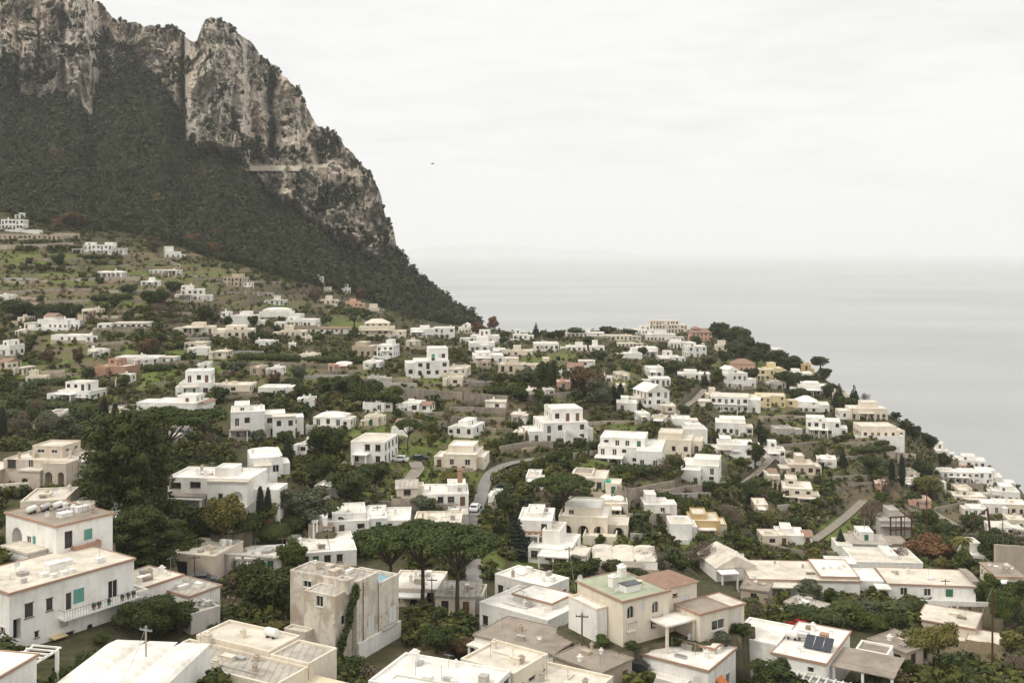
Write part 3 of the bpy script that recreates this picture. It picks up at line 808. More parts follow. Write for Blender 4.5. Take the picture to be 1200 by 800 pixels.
P = np.stack([MX[r, c], MY[r, c], MZ[r, c]], -1) - np.array([0, 0, .8])
sz = 2.2 + 3.6 * RNG.random(len(P)) ** 2
CLT = clump_templates(5, 46, .13, 440)
scatter('cliff_undergrowth', P, sz, CLT, 'leaf_wood', .9)
# ------------------------------------------------------------------ houses
WALL = dict(W='wall_white', C='wall_cream', B='wall_beige', Y='wall_yellow', G='wall_gold', P='wall_pink', K='wall_brick', T='wall_tan', X='wall_grey', O='wall_old', S='stone')
ROOF = dict(w='roof_white', c='roof_cream', g='roof_grey', b='roof_brown', n='roof_green', o='roof_gold', h='tile', p='pool')
_OP = {}
def op_mesh(kind, w, h, far):
    key = (kind, round(w, 1), round(h, 1), far)
    if key in _OP: return _OP[key]
    w, h = key[1], key[2]; base = kind.split(':')[0]
    col = kind.split(':')[1] if ':' in kind else None
    rec = .16
    fr = MB(); pn = MB()
    if base == 'shut':
        fr.box(-w / 2, w / 2, .06, .10, 0, h)
        for k in range(1, 5): fr.box(-w / 2 + .05, w / 2 - .05, .03, .06, h * k / 5 - .03, h * k / 5 + .03)
        fr.box(-.02, .02, .025, .06, 0, h)
        res = ('shutter', fr.mesh('shutter', [MAT['shutter_' + (col or 'white')]]), None)
    elif base == 'door':
        fr.box(-w / 2, w / 2, rec, rec + .05, 0, h); fr.box(-w / 2 + .1, w / 2 - .1, rec - .03, rec, .15, h * .45); fr.box(-w / 2 + .1, w / 2 - .1, rec - .03, rec, h * .52, h - .12)
        res = ('door', fr.mesh('door', [MAT['shutter_' + (col or 'brown')]]), None)
    elif base == 'dark':      # an open doorway or unglazed opening, its unlit inside painted as a near-black sheet
        fr.box(-w / 2, w / 2, .9, .95, 0, h)
        res = ('doorway', fr.mesh('doorway', [MAT['unlit_void']]), None)
    else:
        fm = MAT['frame_' + (col or 'white')]; t = .07 if not far else .1
        y0, y1 = rec - .05, rec
        fr.box(-w / 2, -w / 2 + t, y0, y1, 0, h); fr.box(w / 2 - t, w / 2, y0, y1, 0, h); fr.box(-w / 2 + t, w / 2 - t, y0, y1, h - t, h); fr.box(-w / 2 + t, w / 2 - t, y0, y1, 0, t)
        if w > .8: fr.box(-t / 2, t / 2, y0, y1, t, h - t)
        if base != 'french' and not far: fr.box(-w / 2 - .1, w / 2 + .1, -.10, .0, -.09, 0); fr.box(-w / 2 - .08, w / 2 + .08, -.07, -.002, h, h + .08)
        if far:
            fr.box(-w / 2 + t, w / 2 - t, rec - .02, rec - .01, t, h - t, 1)
            res = ('window', fr.mesh('window', [fm, MAT['pane']]), None)
        else:
            pn.box(-w / 2 + t, w / 2 - t, rec - .02, rec - .01, t, h - t)
            res = ('french_window' if base == 'french' else 'window', fr.mesh('window', [fm]), pn.mesh('pane', [MAT['pane']]))
    _OP[key] = res; return res

class House:
    def __init__(s, loc, yaw, label, wall='W', name='house', cat='house', group=None, far=False):
        s.e = empty(name, loc, yaw); tag(s.e, label, cat, group); s.far = far
        s.loc = Vector(loc); s.yaw = yaw; s.wall = wall; s.walls = {}; s.ex = Vector((math.cos(yaw), math.sin(yaw), 0)); s.ey = Vector((-math.sin(yaw), math.cos(yaw), 0))
        s.nb = 0; s.foot = []
    def world(s, x, y, z): return s.loc + s.ex * x + s.ey * y + Vector((0, 0, z))
    def local(s, u, v, y=0.):
        """where the line of sight through photo position (u, v) meets the wall at local depth y -> x, z"""
        dr = ray(u, v); n = s.ey; o = s.loc + s.ey * y
        t = (o - EYE).dot(n) / dr.dot(n); p = EYE + dr * t
        return (p - s.loc).dot(s.ex), p.z - s.loc.z
    def local_side(s, u, v, x=0.):
        dr = ray(u, v); n = s.ex; o = s.loc + s.ex * x
        t = (o - EYE).dot(n) / dr.dot(n); p = EYE + dr * t
        return (p - s.loc).dot(s.ey), p.z - s.loc.z
    def part(s, name, mb, mats): return mb.build(name, mats, s.e)
    def op(s, o, ex, sc, zb, w, h, kind):
        if kind.startswith('loggia') or kind == 'hole': return
        k2 = kind.replace('frencharch', 'french').replace('winarch', 'win').replace('arch', '')
        nm, me, pane = op_mesh(k2, w, h, s.far)
        ob = link(nm, me, s.e, o + ex * sc + Vector((0, 0, zb))); ob.rotation_euler = (0, 0, math.atan2(ex.y, ex.x))
        if pane is not None: link('pane', pane, ob)
    def face(s, mb, o, ex, W, z0, z1, ops):
        """a wall face with real openings cut in it: o is the face's foot at s=0"""
        n = Vector((ex.y, -ex.x, 0)); P = lambda a, z, dpt=0.: o + ex * a + Vector((0, 0, z)) - n * dpt
        good = []
        for (sc, zb, w, h, kind) in ops:
            w = round(w, 1); h = round(h, 1)
            if sc - w / 2 < .12 or sc + w / 2 > W - .12 or zb < z0 + .02 or zb + h > z1 - .1: continue
            if any(abs(sc - g[0]) < (w + g[2]) / 2 + .1 and zb < g[1] + g[3] + .1 and g[1] < zb + h + .1 for g in good): continue
            good.append((sc, zb, w, h, kind))
        xs = sorted({0., W, *[g[0] - g[2] / 2 for g in good], *[g[0] + g[2] / 2 for g in good]})
        zs = sorted({z0, z1, *[g[1] for g in good], *[g[1] + g[3] for g in good]})
        for i in range(len(xs) - 1):
            for j in range(len(zs) - 1):
                cx = (xs[i] + xs[i + 1]) / 2; cz = (zs[j] + zs[j + 1]) / 2
                if any(abs(cx - g[0]) < g[2] / 2 and g[1] < cz < g[1] + g[3] for g in good): continue
                mb.face([P(xs[i], zs[j]), P(xs[i + 1], zs[j]), P(xs[i + 1], zs[j + 1]), P(xs[i], zs[j + 1])])
        for (sc, zb, w, h, kind) in good:
            a, b, c, d = sc - w / 2, sc + w / 2, zb, zb + h
            dp = 1.5 if kind.startswith('loggia') else .95 if kind in ('dark',) else .2
            mb.face([P(a, c), P(a, d), P(a, d, dp), P(a, c, dp)]); mb.face([P(b, d), P(b, c), P(b, c, dp), P(b, d, dp)])
            mb.face([P(a, d), P(b, d), P(b, d, dp), P(a, d, dp)]); mb.face([P(b, c), P(a, c), P(a, c, dp), P(b, c, dp)])
            if dp > 1:
                mb.face([P(a, c, dp), P(b, c, dp), P(b, d, dp), P(a, d, dp)])
                s.op(P(0, 0, dp - .17), ex, sc, zb + .02, min(1.2, w * .55), min(2.1, h * .8), 'win:brown' if not s.far else 'win')
            if 'arch' in kind or kind.startswith('loggia'):
                r = w / 2; k = 7
                for sg in (-1, 1):
                    arc = [(sc + sg * r * math.cos(t * math.pi / 2 / k), d - r + r * math.sin(t * math.pi / 2 / k)) for t in range(k + 1)]
                    for q in range(k):
                        (x1, y1), (x2, y2) = arc[q], arc[q + 1]
                        pts = [P(sc + sg * r, y1, .002), P(x1, y1, .002), P(x2, y2, .002), P(sc + sg * r, y2, .002)]
                        mb.face(pts if sg < 0 else pts[::-1])
                        sf = [P(x1, y1, .002), P(x2, y2, .002), P(x2, y2, min(dp, .3)), P(x1, y1, min(dp, .3))]
                        mb.face(sf)
            s.op(P(0, 0), ex, sc, zb, w, h, kind)
    def autoops(s, W, z0, z1, style, rg):
        """style: windows per storey row; kinds picked to look like the plain Capri fronts"""
        H = z1 - z0; ns = max(1, round(H / 2.75)); sh = H / ns; res = []
        n = max(0, int((W - .6) / (1.75 + rg.random() * .7)))
        if n == 0 and W > 1.6: n = 1
        pal = style
        for st in range(ns):
            zf = z0 + st * sh
            for i in range(n):
                sc = W * (i + .5) / n + (rg.random() - .5) * .4; q = rg.random()
                if st == 0 and 'a' in pal and W / n > 1.8: res.append((sc, zf + .05, min(2.2, W / n - .5), min(2.4, sh - .35), 'loggia')); continue
                if q < .12: continue
                col = 'white' if 'w' in pal else 'brown' if 'b' in pal else 'white'
                if st == 0 and q < .34: res.append((sc, zf + .06, 1.0, min(2.1, sh - .4), 'door:' + random.choice(['brown', 'green', 'brown', 'teal' if 't' in pal else 'brown'])))
                elif q < .52: res.append((sc, zf + .08, 1.1, min(2.1, sh - .4), 'french:' + col))
                elif q < .60 and 's' in pal: res.append((sc, zf + .9, 1.0, min(1.3, sh - 1.25), 'shut:' + random.choice(['green', 'white', 'brown'])))
                else: res.append((sc, zf + .85, 1.0 + .4 * rg.random(), min(1.4, sh - 1.2), 'win:' + (col if not s.far else 'brown')))
        return [o for o in res if o[3] > .5]
    def block(s, x, y, w, d, h, z0=-4., wall=None, roof='w', ops=None, auto='', rise=None, par=.32, seed=0):
        s.nb += 1; j = s.nb * .004
        x -= j; y += j * .5; w += j; h += j
        rg = random.Random(seed * 31 + s.nb * 7 + int(s.loc.x * 3))
        wc = wall or s.wall; mb = s.walls.setdefault(wc, MB()); ops = dict(ops or {})
        F_ = {'f': (Vector((x, y, 0)), Vector((1, 0, 0)), w), 'r': (Vector((x + w, y, 0)), Vector((0, 1, 0)), d), 'k': (Vector((x + w, y + d, 0)), Vector((-1, 0, 0)), w), 'l': (Vector((x, y + d, 0)), Vector((0, -1, 0)), d)}
        for k, (o, ex, W) in F_.items():
            lst = ops.get(k)
            if lst is None: lst = s.autoops(W, max(0., z0), h, auto, rg) if auto and k in 'frl' else []
            s.face(mb, o, ex, W, z0, h, lst)
        s.foot.append((x, y, w, d)); s.roof(x, y, w, d, h, roof, rise, par)
        return s
    def roof(s, x, y, w, d, h, code, rise=None, par=.32):
        mb = MB(); r = MAT[ROOF[code[-1]]]; kind = code[:-1]; wallm = MAT[WALL[s.wall]]
        if kind == '':        # flat behind a low parapet
            t = .22; q = .03
            for (a, b, c, e) in ((x - q, x + w + q, y - q, y + t), (x - q, x + w + q, y + d - t, y + d + q), (x - q, x + t, y + t, y + d - t), (x + w - t, x + w + q, y + t, y + d - t)):
                mb.box(a, b, c, e, h, h + par, 1)
            mb.face([(x + t, y + t, h + .05), (x + w - t, y + t, h + .05), (x + w - t, y + d - t, h + .05), (x + t, y + d - t, h + .05)])
            s.part('roof', mb, [r, wallm])
        elif kind in ('t', 's'):   # flat slab standing out, with clay or plain edge
            o = .2; mb.box(x - o, x + w + o, y - o, y + d + o, h, h + .2, 1, 0)
            q = .16
            for (a, b, c, e) in ((x - o, x + w + o, y - o, y - o + q), (x - o, x + w + o, y + d + o - q, y + d + o), (x - o, x - o + q, y - o + q, y + d + o - q), (x + w + o - q, x + w + o, y - o + q, y + d + o - q)):
                mb.box(a, b, c, e, h + .202, h + .29, 1)
            s.part('roof', mb, [r, MAT['trim'] if kind == 't' else r])
        elif kind in ('v', 'v3', 'v2'):
            nv = int(kind[1]) if len(kind) > 1 else 1; rs = rise or min(1.0, (.11 if nv == 1 else .06) * min(w, d)); n = 8
            for q in range(nv):
                xa = x - .05 + (w + .1) * q / nv; ww = (w + .1) / nv
                for i in range(n):
                    for k in range(n):
                        def pt(a, b):
                            p = 2 * a / n - 1; t = 2 * b / n - 1
                            return (xa + ww * a / n, y - .05 + (d + .1) * b / n, h + .03 + rs * (1 - abs(p) ** 2.4) ** .7 * (1 - abs(t) ** (2.4 if nv == 1 else 6)) ** .7)
                        mb.face([pt(i, k), pt(i + 1, k), pt(i + 1, k + 1), pt(i, k + 1)])
            mb.box(x - .05, x + w + .05, y - .05, y + d + .05, h - .02, h + .03)
            o = s.part('roof', mb, [r]); 
            for p in o.data.polygons: p.use_smooth = False
        else:
            o = .3; rs = rise or .28 * min(w, d); a, b, c, e = x - o, x + w + o, y - o, y + d + o; z = h - .05
            mb.box(a, b, c, e, z - .06, z)
            if kind == 'k':    # gable, ridge along x
                yc = (c + e) / 2; A, B = (a, yc, z + rs), (b, yc, z + rs)
                mb.face([(a, c, z), (b, c, z), B, A]); mb.face([(b, e, z), (a, e, z), A, B]); mb.face([(a, e, z), (a, c, z), A]); mb.face([(b, c, z), (b, e, z), B])
            elif kind == 'j':  # gable, ridge along y
                xc = (a + b) / 2; A, B = (xc, c, z + rs), (xc, e, z + rs)
                mb.face([(a, e, z), (a, c, z), A, B]); mb.face([(b, c, z), (b, e, z), B, A]); mb.face([(a, c, z), (b, c, z), A]); mb.face([(b, e, z), (a, e, z), B])
            elif kind == 'i':  # hipped
                m_ = min(w, d) / 2
                if w >= d: A, B = (a + m_, (c + e) / 2, z + rs), (b - m_ - .001, (c + e) / 2, z + rs)
                else: A, B = ((a + b) / 2, c + m_, z + rs), ((a + b) / 2, e - m_ - .001, z + rs)
                if w >= d: fs = [[(a, c, z), (b, c, z), B, A], [(b, e, z), (a, e, z), A, B], [(a, e, z), (a, c, z), A], [(b, c, z), (b, e, z), B]]
                else: fs = [[(b, c, z), (b, e, z), B, A], [(a, e, z), (a, c, z), A, B], [(a, c, z), (b, c, z), A], [(b, e, z), (a, e, z), B]]
                for f in fs: mb.face(f)
            else:              # shed, low side in front
                mb.face([(a, c, z), (b, c, z), (b, e, z + rs), (a, e, z + rs)]); mb.face([(b, c, z), (b, e, z), (b, e, z + rs)]); mb.face([(a, e, z), (a, c, z), (a, e, z + rs)]); mb.face([(b, e, z), (a, e, z), (a, e, z + rs), (b, e, z + rs)])
            s.part('roof', mb, [r])
    def chimney(s, x, y, z, h=1.2, w=.5, mat=None):
        mb = MB(); mb.box(x - w / 2, x + w / 2, y - w / 2, y + w / 2, z - .3, z + h); mb.box(x - w / 2 - .08, x + w / 2 + .08, y - w / 2 - .08, y + w / 2 + .08, z + h, z + h + .1)
        mb.box(x - w * .3, x + w * .3, y - w * .3, y + w * .3, z + h + .1, z + h + .32)
        s.part('chimney', mb, MAT[mat or WALL[s.wall]])
    def hatch(s, x, y, z, w=1.2, d=.9, h=.5, mat=None):
        mb = MB(); mb.box(x, x + w, y, y + d, z - .2, z + h); mb.box(x - .06, x + w + .06, y - .06, y + d + .06, z + h, z + h + .07)
        s.part('roof_hatch', mb, MAT[mat or WALL[s.wall]])
    def dish(s, x, y, z, r=.45):
        mb = MB(); mb.tube((x, y, z - .2), (x, y, z + .8), .04)
        prof = [(r * q, .22 * q * q) for q in (.02, .4, .75, 1)]
        n = 10; i = len(mb.v)
        for (rr, zz) in prof:
            for k in range(n):
                w = 6.2832 * k / n; mb.v.append((x + rr * math.cos(w), y - .1 - zz, z + .8 + rr * math.sin(w)))
        for jn in range(3):
            for k in range(n): mb.f.append((i + jn * n + k, i + jn * n + (k + 1) % n, i + (jn + 1) * n + (k + 1) % n, i + (jn + 1) * n + k)); mb.m.append(0)
        s.part('satellite_dish', mb, MAT['tank_white'])
    def balcony(s, x0, x1, z, out=1.2, y=0, rail='metal_grey', slab=None, solid=False):
        mb = MB(); mb.box(x0, x1, y - out, y - .003, z - .18, z); b = s.part('balcony', mb, MAT[slab or WALL[s.wall]])
        rl = MB()
        if solid:
            rl.box(x0, x1, y - out, y - out + .12, z + .002, z + .9); rl.box(x0, x0 + .12, y - out + .12, y, z + .002, z + .9); rl.box(x1 - .12, x1, y - out + .12, y, z + .002, z + .9)
            rl.build('railing', MAT[rail], b)
        else:
            for k in range(int((x1 - x0) / .35) + 1):
                xx = min(x1 - .03, x0 + .35 * k); rl.box(xx, xx + .035, y - out + .02, y - out + .055, z, z + .95)
            rl.box(x0, x1, y - out + .01, y - out + .07, z + .95, z + 1.0); rl.box(x0, x0 + .05, y - out + .07, y, z + .95, z + 1.0); rl.box(x1 - .05, x1, y - out + .07, y, z + .95, z + 1.0)
            rl.build('railing', MAT[rail], b)
    def porch(s, x0, x1, z, out, y=0., n=None, mat='wall_white', slab='roof_white', th=.22, zb=-4., open_=False, slope=0.):
        mb = MB()
        if open_:
            k = max(3, int((x1 - x0) / .9))
            for q in range(k + 1):
                xx = x0 + (x1 - x0) * q / k; mb.box(xx - .07, xx + .07, y - out - .2, y, z, z + .16)
            mb.box(x0, x1, y - out, y - out + .18, z - .2, z - .003); mb.box(x0, x1, y - .2, y - .02, z - .2, z - .003)
            nm = 'pergola'
        else:
            i = len(mb.v); mb.box(x0 - .15, x1 + .15, y - out - .15, y - .004, z, z + th)
            if slope:
                for a in (0, 1, 4, 5):
                    vv = mb.v[i + a]; mb.v[i + a] = (vv[0], vv[1], vv[2] - slope)
            nm = 'porch_roof'
        p = s.part(nm, mb, MAT[slab]); n = n or max(2, int((x1 - x0) / 2.6) + 1)
        for q in range(n):
            xx = x0 + .15 + (x1 - x0 - .3) * q / (n - 1); c = MB(); c.box(xx - .15, xx + .15, y - out, y - out + .3, zb, z - slope - (.202 if open_ else .002)); c.build('column', MAT[mat], p)
    def steps(s, x0, x1, y, z, run=-1, width=1.3, wall=None):
        """an outside stair along the front, rising from x0 to x1"""
        n = max(4, int(z / .19)); o = [(x0, -2.)]
        for k in range(n):
            a = x0 + (x1 - x0) * k / n; zz = z * (k + 1) / n; b = x0 + (x1 - x0) * (k + 1) / n; o += [(a, zz), (b, zz)]
        o += [(x1, -2.)]
        if x1 < x0: o = o[::-1]
        mb = MB(); mb.prism(o, y - width, y - .005); st = s.part('staircase', mb, MAT[WALL[wall or s.wall]])
        r = MB(); o2 = [(x0, .1), (x0, 1.0), (x1, z + .95), (x1, z - .1)]
        if x1 < x0: o2 = o2[::-1]
        r.prism(o2, y - width - .14, y - width - .004); r.build('parapet', MAT[WALL[wall or s.wall]], st)
    def done(s):
        for k, mb in s.walls.items(): s.part('wall', mb, MAT[WALL[k]])
        s.walls = {}
        if s not in HOUSES: HOUSES.append(s)
        return s
    def covers(s, x, y, m=.8):
        p = Vector((x, y, 0)) - s.loc; a = p.dot(s.ex); b = p.dot(s.ey)
        return any(fx - m < a < fx + w + m and fy - m < b < fy + d + m for fx, fy, w, d in s.foot)
HOUSES = []
BOXES = []          # photo rectangles kept clear of scattered plants

def front(A, B, YA, h, label, wall='W', name='house', cat='house', far=False):
    """a house whose eaves line runs from photo point A (at distance YA) to B, and h metres high"""
    a = EYE + ray(*A) * YA; YB = YA * (A[1] - V0) / (B[1] - V0); b = EYE + ray(*B) * YB
    dv = b - a; H = House((a.x, a.y, a.z - h), math.atan2(dv.y, dv.x), label, wall, name, cat, far=far)
    H.w = math.hypot(dv.x, dv.y); H.h = h; return H

def row(u, vb, w, h, d, yaw, wall, roof, label, *ex, auto='wb', name='house', cat='house', Y=None, z0=-5., group=None):
    p = hit(u, vb)
    if Y: p = EYE + ray(u, vb) * Y
    k = p.y / F; t = R(yaw)
    wm = max((w * k - d * abs(math.sin(t))) / math.cos(t), w * k * .45); hm = max(2.2, h * k * .88)
    c, s_ = math.cos(t), math.sin(t)
    # the corner nearest the eye stands at the picked distance; the whole is centred on u
    cs = [(x * c - y * s_, x * s_ + y * c) for x in (0, wm) for y in (0, d)]
    dx = -(min(q[0] for q in cs) + max(q[0] for q in cs)) / 2; dy = -min(q[1] for q in cs)
    H = House((p.x + dx, p.y + dy, p.z), t, label, wall, name, cat, far=p.y > 235, group=group)
    H.w = wm; H.h = hm; H.k = k
    up = [e for e in ex if e[0] == 'U']
    sd = int(abs(u * 7 + vb * 3))
    H.block(0, 0, wm, d, hm, z0=z0, roof=roof, auto=auto, seed=sd)
    for e in ex:
        q = e[0]
        if q == 'U':    # an upper storey between fractions, set back
            _, a, b, hp, sb = e[:5]; rf = e[5] if len(e) > 5 else roof
            H.block(wm * a + .02, sb, wm * (b - a) - .04, max(2.5, d - sb - .1), hm + hp * k, z0=hm + .02, roof=rf, auto=auto.replace('a', ''), seed=sd + 1, wall=e[6] if len(e) > 6 else None)
        elif q == 'S':  # a side wing
            _, sg, wp, hp, sb = e[:5]; rf = e[5] if len(e) > 5 else roof; ww = wp * k
            H.block(wm + .01 if sg > 0 else -ww - .01, sb, ww, max(3, d * .75), max(2.2, hp * k), z0=z0, roof=rf, auto=auto, seed=sd + 2, wall=e[6] if len(e) > 6 else None)
        elif q == 'F':  # a wing standing forward
            _, a, b, hp, o = e[:5]; rf = e[5] if len(e) > 5 else roof
            H.block(wm * a, -o - .01, wm * (b - a), o, max(2.2, hp * k), z0=z0, roof=rf, auto=auto, seed=sd + 3, wall=e[6] if len(e) > 6 else None)
        elif q == 'P': H.porch(wm * e[1], wm * e[2], max(2.1, e[3] * k), e[4], slab=e[5] if len(e) > 5 else 'roof_white', mat=WALL[wall], zb=-4)
        elif q == 'L': H.porch(wm * e[1], wm * e[2], max(2.1, e[3] * k), e[4], slab='wall_white', open_=True, zb=-4)
        elif q == 'C': H.chimney(wm * e[1], d * e[2], hm + (e[3] * k if len(e) > 3 else 0), 1.1)
        elif q == 'B': H.balcony(wm * e[1], wm * e[2], e[3] * k, 1.2, rail=e[4] if len(e) > 4 else 'metal_grey', solid=len(e) > 5)
        elif q == 'T':  # a walled terrace in front
            _, a, b, hp, o = e[:5]; mb = MB(); z = hp * k
            mb.box(wm * a, wm * b, -o, -.01, -4, z); mb.box(wm * a, wm * b, -o, -o + .2, z + .002, z + .8); mb.box(wm * a, wm * a + .2, -o + .2, -.02, z + .002, z + .8); mb.box(wm * b - .2, wm * b, -o + .2, -.02, z + .002, z + .8)
            H.part('terrace', mb, MAT[e[5] if len(e) > 5 else WALL[wall]])
        elif q == 'X': H.steps(wm * e[1], wm * e[2], 0, e[3] * k, width=1.4)
        elif q == 'D': H.dish(wm * e[1], d * e[2], hm + .2)
    rr = random.Random(sd + 5); big = p.y < 520
    if rr.random() < .75 and p.y > 175:     # lean-tos and additions that most of these houses have grown
        sg = rr.choice((-1, 1)); ww = wm * rr.uniform(.22, .42); sb = rr.uniform(.4, 2.2) if rr.random() < .6 else -rr.uniform(.8, 2.0); hh_ = hm * rr.uniform(.45, .72)
        if not any(e[0] == 'S' and e[1] == sg for e in ex): H.block(wm + .012 if sg > 0 else -ww - .012, sb, ww, d * rr.uniform(.45, .8), max(2.1, hh_), z0=z0, roof=rr.choice(['w', 'c', roof, 'sc', 'w']), auto=auto, seed=sd + 9)
    if rr.random() < .5 and p.y > 175 and not up and wm > 5.5 and roof[0] not in 'vkij':
        a = rr.uniform(.05, .5); b = min(.97, a + rr.uniform(.3, .45)); H.block(wm * a, d * .35, wm * (b - a), d * .6, hm + rr.uniform(1.2, 2.6), z0=hm + .03, roof=rr.choice(['w', 'c', roof]), auto='w' if rr.random() < .5 else '', seed=sd + 11)
    if rr.random() < .6 and p.y > 175 and not any(e[0] in 'TXF' for e in ex):
        mb = MB(); o_ = rr.uniform(1.6, 3.2); a, b = -wm * rr.uniform(0, .25), wm * (1 + rr.uniform(-.3, .2)); z_ = rr.uniform(-.2, .5)
        mb.box(a, b, -o_, -.012, -4, z_); mb.box(a, b, -o_, -o_ + .2, z_ + .002, z_ + .8); mb.box(a, a + .2, -o_ + .2, -.03, z_ + .002, z_ + .8); H.part('terrace', mb, MAT[rr.choice(['stone', WALL[wall], 'wall_tan', 'stone'])])
    if big and not any(e[0] == 'C' for e in ex) and rr.random() < .7 and roof[0] not in 'vk' and not up: H.chimney(wm * rr.uniform(.15, .85), d * rr.uniform(.3, .8), hm + .1, .5 + rr.random() * .6, .35 + rr.random() * .3)
    if big and rr.random() < .65 and len(roof) == 1 and not up: H.hatch(wm * rr.uniform(.15, .6), d * rr.uniform(.3, .6), hm + .1, .8 + rr.random() * 1.4, .9, .3 + rr.random() * .5)
    if big and rr.random() < .5 and not any(e[0] in 'TPFX' for e in ex):
        a = rr.uniform(-.1, .3); H.porch(wm * a, wm * (a + rr.uniform(.4, .6)), min(2.6, hm * .8), rr.uniform(1.8, 3), slab=rr.choice(['wall_white', 'roof_brown', 'roof_cream', 'roof_white']), mat=WALL[wall], open_=rr.random() < .4)
    if big and rr.random() < .3: H.dish(wm * rr.uniform(.1, .9), d * .4, hm + .3, .4)
    H.done(); BOXES.append((u - w / 2, u + w / 2, vb - h - d * .25 / k * .6, vb - (4 if p.y > 175 else 0)))
    return H
# ------------------------------------------------------------------ the houses of the slope, far ones first
#    u   base  w   h   depth yaw wall roof  label
row(12,269,27,13,9,8,'W','w','white villa highest on the slope above a white balustrade',('T',-.1,1.9,-2,5),('C',.2,.5),auto='w')
row(28,256,17,7,7,10,'W','w','tiny white pavilion above the highest villa',auto='w')
row(22,281,52,7,7,4,'T','b','long brown outbuilding below the balustraded villa',auto='b')
row(75,279,26,6,6,4,'T','c','small tan outbuilding beside the long brown one',auto='')
row(113,298,34,12,9,6,'W','w','white two storey villa with an arcaded front high on the slope',('U',0,.28,3,2),('U',.7,1,3,2),('L',-.35,-.02,6,3),auto='wa')
row(198,303,24,9,9,22,'W','w','white stepped house under the edge of the wood',('U',.0,.55,6,2),auto='w')
row(127,325,28,7,8,0,'W','v2w','low white vaulted house on the grassy terraces',auto='wa')
row(191,322,34,5,8,-6,'W','sw','long low white house with a flat overhanging roof',('P',.55,1.1,4.4,3),auto='w')
row(274,336,28,12,8,-14,'T','c','tan unfinished stone house with square openings',('S',1,7,5,1,'w','W'),auto='b')
row(222,353,30,15,9,12,'W','w','white house with a big arch and stepped roof',('U',.0,.5,4,1),('S',1,9,5,2),('C',.4,.5,4),auto='wa')
row(106,370,20,8,6,0,'C','c','small cream house with dark doorways in the bushes',auto='b')
row(62,387,44,13,8,-12,'W','w','white two part house beside dark pines',('S',1,14,11,1),('U',.1,.45,4,2,'k'+'h'),('C',.7,.5),auto='w')
row(151,386,42,6,8,5,'W','sc','long low pale house with a wavy flat roof',auto='w')
row(25,393,9,7,3,0,'C','vc','tiny cream arched hut at the field edge',auto='')
row(92,401,49,7,8,-5,'W','w','low white house under the field with three windows',auto='w')
row(229,392,38,9,9,6,'C','c','cream bungalow with a shady roofed porch',('P',.05,.7,8,2.4,'roof_cream'),auto='wb')
row(270,397,50,11,10,8,'C','w','wide cream house with a glazed front',('U',.3,.8,4,2),('F',.0,.3,7,3),auto='w')
row(285,382,28,13,9,0,'W','w','bright white cube house between two dark trees',('U',.3,.7,4,2),auto='')
row(4,352,12,6,6,0,'W','w','small white house cut by the photo edge in the terraces',auto='')
row(367,329,14,7,6,10,'W','w','small white house alone in the wood edge',auto='w')
row(404,344,13,7,6,10,'W','w','small white cube house by the rust coloured tree',auto='w')
row(382,341,10,4,5,0,'C','c','tiny pale hut under the wood edge',auto='')
row(385,357,20,6,7,-8,'C','c','pale low house among rust coloured bushes',auto='b')
row(413,360,16,7,6,-4,'P','c','pinkish cottage under the wood',auto='b')
row(432,366,24,4,7,10,'C','sc','pale flat roofed cottage behind the lone stone pine',auto='')
row(322,374,38,9,9,-4,'W','w','long bright white villa with a rounded roof',('U',.1,.9,3,1,'vw'),auto='')
row(353,384,36,10,9,-3,'W','w','white house with a blank cubic front on the green terrace',('U',.0,.3,3,2),auto='w')
row(384,391,52,6,8,-3,'W','th','long white house with red edged roof',('F',.3,.5,5,2),auto='wb')
row(342,396,32,8,8,4,'C','c','cream house with a shuttered front below the white cube',auto='ws')
row(440,394,43,11,10,4,'C','c','cream villa with a colonnade behind the lone stone pine',('U',.15,.85,5,3,'ic'),('P',.1,.9,7,2,'roof_cream'),auto='wb')
row(494,395,28,10,9,2,'W','w','white west half of the pair of joined houses',('U',.4,.8,3,3),auto='')
row(520,397,25,14,9,2,'W','w','white two storey house with an arched loggia door',('C',.8,.5),auto='wa')
row(548,391,22,8,8,-10,'W','w','white house with a gable beside the rust tree',('U',.2,.6,3,2,'jw'),auto='w')
row(568,402,34,9,9,-5,'W','w','low white house at the tip of the wood',('S',1,9,5,1),auto='w')
# around the middle
row(7,418,20,14,8,-14,'W','w','white house at the photo edge with stepped roof',('U',0,.5,5,2),auto='w')
row(5,433,18,10,7,-12,'C','kh','cream house with a red tiled roof at the photo edge',auto='w')
row(160,427,52,8,7,-2,'W','w','low white house with a long open white pergola',('L',.55,1.0,7,4),auto='w')
row(132,441,46,12,8,-16,'K','c','unfinished house of orange brick',('F',.1,.45,9,2),('C',.6,.4),auto='')
row(88,472,50,14,8,-14,'W','c','white two storey house wrapped in scaffolding and green cloth',('U',.1,.75,9,2),('B',.05,.95,7,'frame_white'),auto='b')
row(225,464,40,16,9,8,'W','w','white cube house with a projecting ground floor',('U',.15,1,13,2),('S',-1,5,7,1),('C',.7,.4,12),auto='wb')
row(203,483,60,8,10,-5,'W','w','wide low white house behind the dark pine',('S',1,8,6,2,'jh','W'),auto='')
row(273,461,40,8,8,0,'C','c','low cream house under climbing plants',auto='b')
row(318,464,32,7,8,-3,'W','w','low white flat roofed house on the shelf above',('S',1,9,5,1),auto='')
H=row(283,516,50,36,11,14,'W','w','large white three storey villa with arched ground floor',('U',.1,.55,6,3),('S',1,24,26,2,'w'),('C',.9,.5),auto='wba')
H.block(H.w+24*H.k+.1,3,4.6,6,4.5,roof='w',auto='wb'); H.block(H.w+2,-4.5,5.5,4.4,6,roof='sc',auto='wb'); H.done()
row(435,546,50,30,11,-10,'W','c','derelict white two storey house with square dark windows',auto='b')
